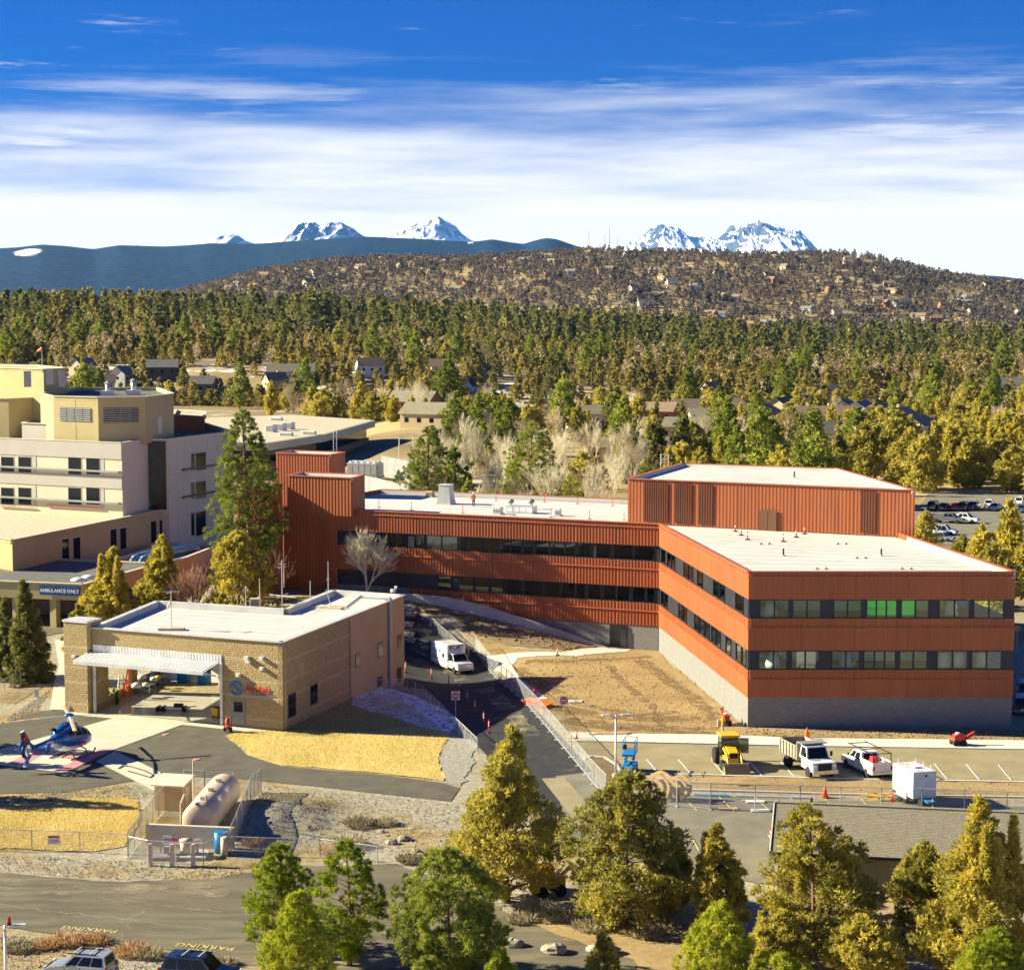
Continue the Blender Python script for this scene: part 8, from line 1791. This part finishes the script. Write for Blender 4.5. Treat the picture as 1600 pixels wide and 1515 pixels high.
HS = [(930, 668, 20, 10, 5, 2.6, 8, 'wall_cream', 'roof_olive', 'long cream house with olive roof, leftmost of the neighbourhood row'), (1010, 660, 22, 10, 4.5, 2.8, -20, 'wall_rust', 'roof_brown', 'rust house with brown roof left of the big roadside pine'), (1105, 655, 26, 11, 4.5, 3, 15, 'wall_beige', 'roof_brown', 'brown roofed house behind the roadside pine'), (1128, 672, 22, 11, 4.5, 2.8, 5, 'wall_beige', 'roof_olive', 'wide low olive roofed house'), (1062, 686, 22, 11, 4.2, 2.6, -4, 'wall_beige', 'roof_olive', 'wide olive roof half hidden by bare shrubs'), (1190, 668, 18, 11, 5, 3, 70, 'wall_cream', 'roof_olive', 'pale olive house turned gable end forward'),
      (1225, 661, 16, 10, 6, 3.2, 60, 'wall_cream', 'roof_dark', 'cream house with dark roof'), (1258, 659, 15, 10, 6, 3.4, 65, 'wall_cream', 'roof_dark', 'second cream house with dark roof'), (1280, 672, 20, 11, 5, 3, 10, 'wall_beige', 'roof_brown', 'brown roofed house in the middle of the row'), (1318, 664, 14, 10, 6, 3, 70, 'wall_cream', 'roof_grey', 'cream house with grey green roof'), (1345, 668, 14, 10, 6, 3, 65, 'wall_white', 'roof_grey', 'white gabled house in the middle of the row'), (1375, 674, 16, 10, 6, 3.2, 60, 'wall_white', 'roof_olive', 'white house with olive roof'), (1405, 682, 16, 10, 6, 3.2, 62, 'wall_white', 'roof_olive', 'white house with pale green roof, second from right'), (1432, 690, 14, 10, 5, 3, 60, 'wall_cream', 'roof_olive', 'cream house at the right end of the row'),
      (1290, 702, 14, 10, 5, 3, 20, 'wall_white', 'roof_olive', 'small white house below the row'), (1260, 722, 18, 10, 4, 2.6, -10, 'wall_beige', 'roof_brown', 'low brown roof close behind the penthouse'), (1450, 705, 14, 9, 4.4, 2.6, 25, 'wall_beige', 'roof_brown', 'brown roofed house lowest on the right'), (1555, 712, 12, 9, 4, 2.4, 30, 'wall_white', 'roof_dark', 'small white gabled hut at the far right'),
      (648, 646, 16, 10, 4.5, 3.2, -25, 'wall_rust', 'roof_olive', 'olive roofed house with red wall behind the clinic'), (676, 668, 17, 10, 4.5, 3.0, -25, 'wall_beige', 'roof_olive', 'olive roofed house nearer to the clinic'), (800, 664, 20, 10, 4.5, 2.8, -40, 'wall_beige', 'roof_olive', 'terraced olive roofs stepping down behind the pines'), (720, 672, 16, 10, 4.5, 2.6, 8, 'wall_beige', 'roof_olive', 'wide olive roof between pale aspens'), (985, 720, 24, 10, 4, 2.2, 6, 'wall_beige', 'roof_brown', 'low brown roof just left of the penthouse')]
for i, (x, y, w, d, hw, hr, rz, wa, ro, lab) in enumerate(HS): house(G(x, y), math.radians(rz), w, d, hw, hr, wa, ro, lab, chim=i % 4 == 0)
# houses on the rim beyond the canyon
RIM = [(60, 572, 24, 'wall_white', 'roof_grey', 'white gabled house on the canyon rim at far left', 20), (32, 578, 18, 'wall_white', 'roof_grey', 'grey house beside the windsock on the rim', 65), (130, 574, 22, 'wall_cream', 'roof_grey', 'cream gabled house on the rim, left of the big cluster', 60), (158, 572, 26, 'wall_cream', 'roof_brown', 'large cream house with brown roof on the rim', 15), (192, 574, 20, 'wall_white', 'roof_grey', 'white house right of the large cream one', 70), (255, 580, 30, 'wall_dark', 'roof_grey', 'long dark grey house on the rim', 5), (318, 560, 24, 'wall_dark', 'roof_dark', 'dark red house among the pines', -10), (455, 582, 46, 'wall_white', 'roof_olive', 'long white house with olive roof on the rim', 5), (578, 578, 26, 'wall_white', 'roof_brown', 'white house with brown roof on the rim', 20), (430, 552, 20, 'wall_beige', 'roof_brown', 'brown roofed house behind the long white one', 30),
       (1296, 586, 16, 'wall_white', 'roof_olive', 'small white house among junipers at right', 20), (1570, 603, 34, 'wall_white', 'roof_grey', 'long pale house at the far right rim', 4), (1110, 590, 14, 'wall_beige', 'roof_brown', 'small tan house in the juniper wood', 30), (690, 560, 22, 'wall_beige', 'roof_brown', 'tan house hidden in the pine forest', 10)]
for i, (x, y, w, wa, ro, lab, rz) in enumerate(RIM):
    Y = 968 + 14 * (i % 3); X = (x - 800) / F * Y; house((X, Y, h1(X, Y) + (1.0 if i < 10 else 0)), math.radians(rz), w * .5, 8.5, 5, 3.4, wa, ro, lab, chim=i % 3 == 0)
# small houses scattered on the butte
rb = random.Random(5); words_ = [('wall_cream', 'roof_brown', 'tiny cream house'), ('wall_white', 'roof_grey', 'tiny white house'), ('wall_beige', 'roof_olive', 'tiny tan house'), ('wall_rust', 'roof_brown', 'tiny rust brown house')]
nb_ = 0
while nb_ < 130:
    px = rb.uniform(330, 1600); Y = rb.uniform(2420, 3650); X = (px - 800) / F * Y
    wa, ro, lab = rb.choice(words_); nb_ += 1; w = rb.choice((14, 18, 22))
    house((X, Y, h1(X, Y)), rb.uniform(-1, 1), w, 11, 6, 4, wa, ro, lab + ' among the trees of the distant butte', lab + 's on the butte', wins=False)
# transmitter masts on the butte
for i, (x, y0, y1) in enumerate(((920, 393, 362), (945, 392, 366), (952, 392, 355), (965, 392, 372))):
    P = AtY(x, y0 + 8, 3780); k = 3780 / F; t = thing('radio_mast', '%s thin radio mast from the left on the butte skyline' % nth[i], 'mast', P); MB().tube((0, 0, 0), (0, 0, (y0 - y1 + 8) * k), .8, .4, 6).build('lattice', 'metal_grey', t); MB().tube((0, 0, (y0 - y1 + 8) * k * .6), (0, 0, (y0 - y1 + 8) * k * .66), 1.1, 1.1, 6).build('drum', 'white', t)
# white box vehicle behind the roof
t = thing('motorhome', 'white motorhome parked between the pines behind the wing', 'vehicle', G(797, 714), .3); bevel(MB().box((0, 0, 1.9), (7, 2.5, 2.6)).build('body', 'paint_white_car', t), .15); MB().box((0, -1.26, 2.2), (3.4, .03, .8)).build('side_window', 'glass_black', t); MB().box((0, -1.27, 1.2), (6.8, .02, .15)).build('stripe', 'wall_grey', t)
for x in (-2.2, 2.3):
    for y in (-1, 1): wheel(t, x, y * 1.1, .45, .3)
# ------------------------------------------------------------------ tree belts
scatter(600, 760, 330, 480, 14, {'A': 3, 'P': 2, 'W': 1}, 'behind the left half of the wing roof', 'trees behind the wing roof, left', (.55, .9), 21)
scatter(640, 1000, 335, 520, 74, {'A': 8, 'J': 1, 'B': 1}, 'in the pale grove behind the wing roof', 'trees of the pale grove', (.7, 1.1), 22)
scatter(900, 1360, 400, 540, 46, {'J': 4, 'W': 4, 'P': 1, 'A': 1, 'S': 1}, 'in the belt behind the penthouse', 'trees behind the penthouse', (.8, 1.15), 23)
scatter(1330, 1640, 405, 560, 40, {'J': 4, 'W': 5, 'P': 1}, 'in the belt beyond the far parking lot', 'trees beyond the far parking lot', (1.0, 1.45), 24)
for i, (x, y0, y1, w) in enumerate(((1574, 925, 786, 70), (1530, 920, 822, 80), (1500, 905, 838, 60), (1598, 930, 836, 70), (1552, 950, 850, 70), (1445, 872, 800, 34))):
    p, H = px_h(x, y0, y1); t = plant((JUN + JUW)[i], p, '%s golden juniper right of the block roof, counting from the tallest' % nth[i], i * 1.3, (w / 2 * p.y / F / 3.2,) * 2 + (H / 10,), 'juniper_tree')
scatter(580, 1640, 560, 700, 42, {'J': 4, 'W': 3, 'P': 2, 'A': 2, 'B': 3, 'S': 1}, 'among the houses behind the site', 'trees among the houses', (.7, 1.1), 25)
scatter(420, 760, 600, 760, 34, {'J': 5, 'W': 3, 'A': 2, 'B': 1}, 'in the row behind the clinic', 'trees behind the clinic', (.8, 1.2), 26)
scatter(820, 1640, 700, 860, 34, {'J': 4, 'W': 4, 'B': 4, 'P': 2}, 'before the canyon', 'trees before the canyon', (.7, 1.2), 27)
scatter(560, 1640, 600, 800, 46, {'J': 5, 'W': 4, 'P': 1}, 'in the wood behind the houses', 'trees in the wood behind', (.8, 1.25), 30)
scatter(-40, 620, 780, 960, 40, {'J': 3, 'B': 3, 'P': 1}, 'on the snowy canyon slope at left', 'trees on the canyon slope', (.8, 1.2), 29)
scatter(-40, 1640, 1010, 1330, 110, {'P': 3, 'W': 1, 'S': 1, 'B': 2}, 'at the near edge of the far forest', 'trees at the forest edge', (.75, 1.35), 33)
scatter(590, 800, 470, 660, 44, {'J': 3, 'A': 3, 'P': 2, 'B': 1}, 'on the open ground behind the clinic', 'trees on the open ground', (.55, .95), 34)
BLOCK[:] = [b for b in BLOCK if b[3] < 1200]
# beyond: trees nobody could count, as merged masses
def forest(name, label_, n, px0, px1, Y0, Y1, leaf, nb, blade, seed, hs, wid=.24, thin=None, prob=None):
    rg = np.random.default_rng(seed); Y = np.sqrt(rg.uniform(Y0 ** 2, Y1 ** 2, n)); px = rg.uniform(px0, px1, n); X = (px - 800) / F * Y
    ok = np.ones(n, bool)
    for a, b, c, d in BLOCK:
        if d > Y0: ok &= ~((X > a) & (X < b) & (Y > c) & (Y < d))
    if thin is not None: ok &= thin(px, Y, rg)
    X, Y, px = X[ok], Y[ok], px[ok]; n = len(X); Z = hgt(X, Y); H = hs[0] + (hs[1] - hs[0]) * rg.uniform(0, 1, n) ** 1.6; R = H * wid * rg.uniform(.8, 1.25, n)
    t = rg.uniform(.08, 1, (n, nb)) ** 1.15; a = rg.uniform(0, 6.283, (n, nb)); e = np.interp(t, [0, .2, .5, .8, 1], [.75, 1, .72, .36, .05]) * rg.uniform(.55, 1.08, (n, nb)); r = e * R[:, None]
    c = np.stack([X[:, None] + r * np.cos(a), Y[:, None] + r * np.sin(a), Z[:, None] + t * H[:, None]], -1).reshape(-1, 3)
    d = np.stack([np.cos(a), np.sin(a), np.full_like(a, .55)], -1).reshape(-1, 3); d /= np.linalg.norm(d, axis=1, keepdims=True)
    ti = np.repeat(np.clip(rg.normal(.5, .26, n), 0, 1), nb) + rg.normal(0, .05, n * nb)
    v, tt = blades(c, d, blade, blade * .34, 1, ti, .55, rg)
    sc = np.repeat(np.repeat(H / np.mean(H), nb), 4)[:, None]; ctr = np.repeat(c, 4, 0); v = ctr + (v - ctr) * sc
    return kind(link(bpy.data.objects.new(name, arr_mesh(name, v, np.arange(len(v)), 4, leaf, tt))), 'stuff')
forest('juniper_wood', '', 1700, -60, 1660, 1010, 1640, 'leaf_far', 150, 2.1, 41, (8, 14), .28, lambda px, Y, rg: (Y > 985 + 40 * rg.uniform(0, 1, len(Y))))
forest('pine_forest', '', 2200, -80, 1680, 1480, 2450, 'leaf_far_pine', 150, 3.0, 42, (10, 34), .19, lambda px, Y, rg: vnoise(px / 70., Y / 120., 8) + rg.normal(0, .3, len(px)) > -.55)
forest('canyon_wood', '', 900, -60, 1660, 800, 1015, 'leaf_far', 150, 1.8, 43, (6, 11), .30)
forest('leafless_wood', '', 850, -80, 1680, 1060, 2300, 'leaf_bare', 110, 1.6, 44, (10, 15), .34)
forest('butte_forest', '', 11500, 240, 1700, 2420, 3860, 'leaf_butte', 34, 3.2, 45, (6, 15), .21, lambda px, Y, rg: vnoise(px / 55., Y / 190., 3) + rg.normal(0, .35, len(px)) > -.55)
forest('butte_brush', '', 3000, 240, 1700, 2420, 3800, 'leaf_bare', 12, 4.0, 46, (4, 8), .4, lambda px, Y, rg: vnoise(px / 55., Y / 190., 3) < .4)
# ------------------------------------------------------------------ the air: haze over everything out to the peaks
def haze():
    m = bpy.data.materials.new('haze'); m.use_nodes = True; nt = m.node_tree; nt.nodes.clear(); out = nt.nodes.new('ShaderNodeOutputMaterial'); v = nt.nodes.new('ShaderNodeVolumePrincipled')
    v.inputs['Color'].default_value = (.14, .42, 1.0, 1); v.inputs['Density'].default_value = 1.0e-5; v.inputs['Anisotropy'].default_value = .0
    nt.links.new(v.outputs[0], out.inputs['Volume'])
    b = MB().box((0, 23400, 1010), (44000, 51000, 2300)); o = b.build('haze', m); kind(o, 'stuff')
haze()
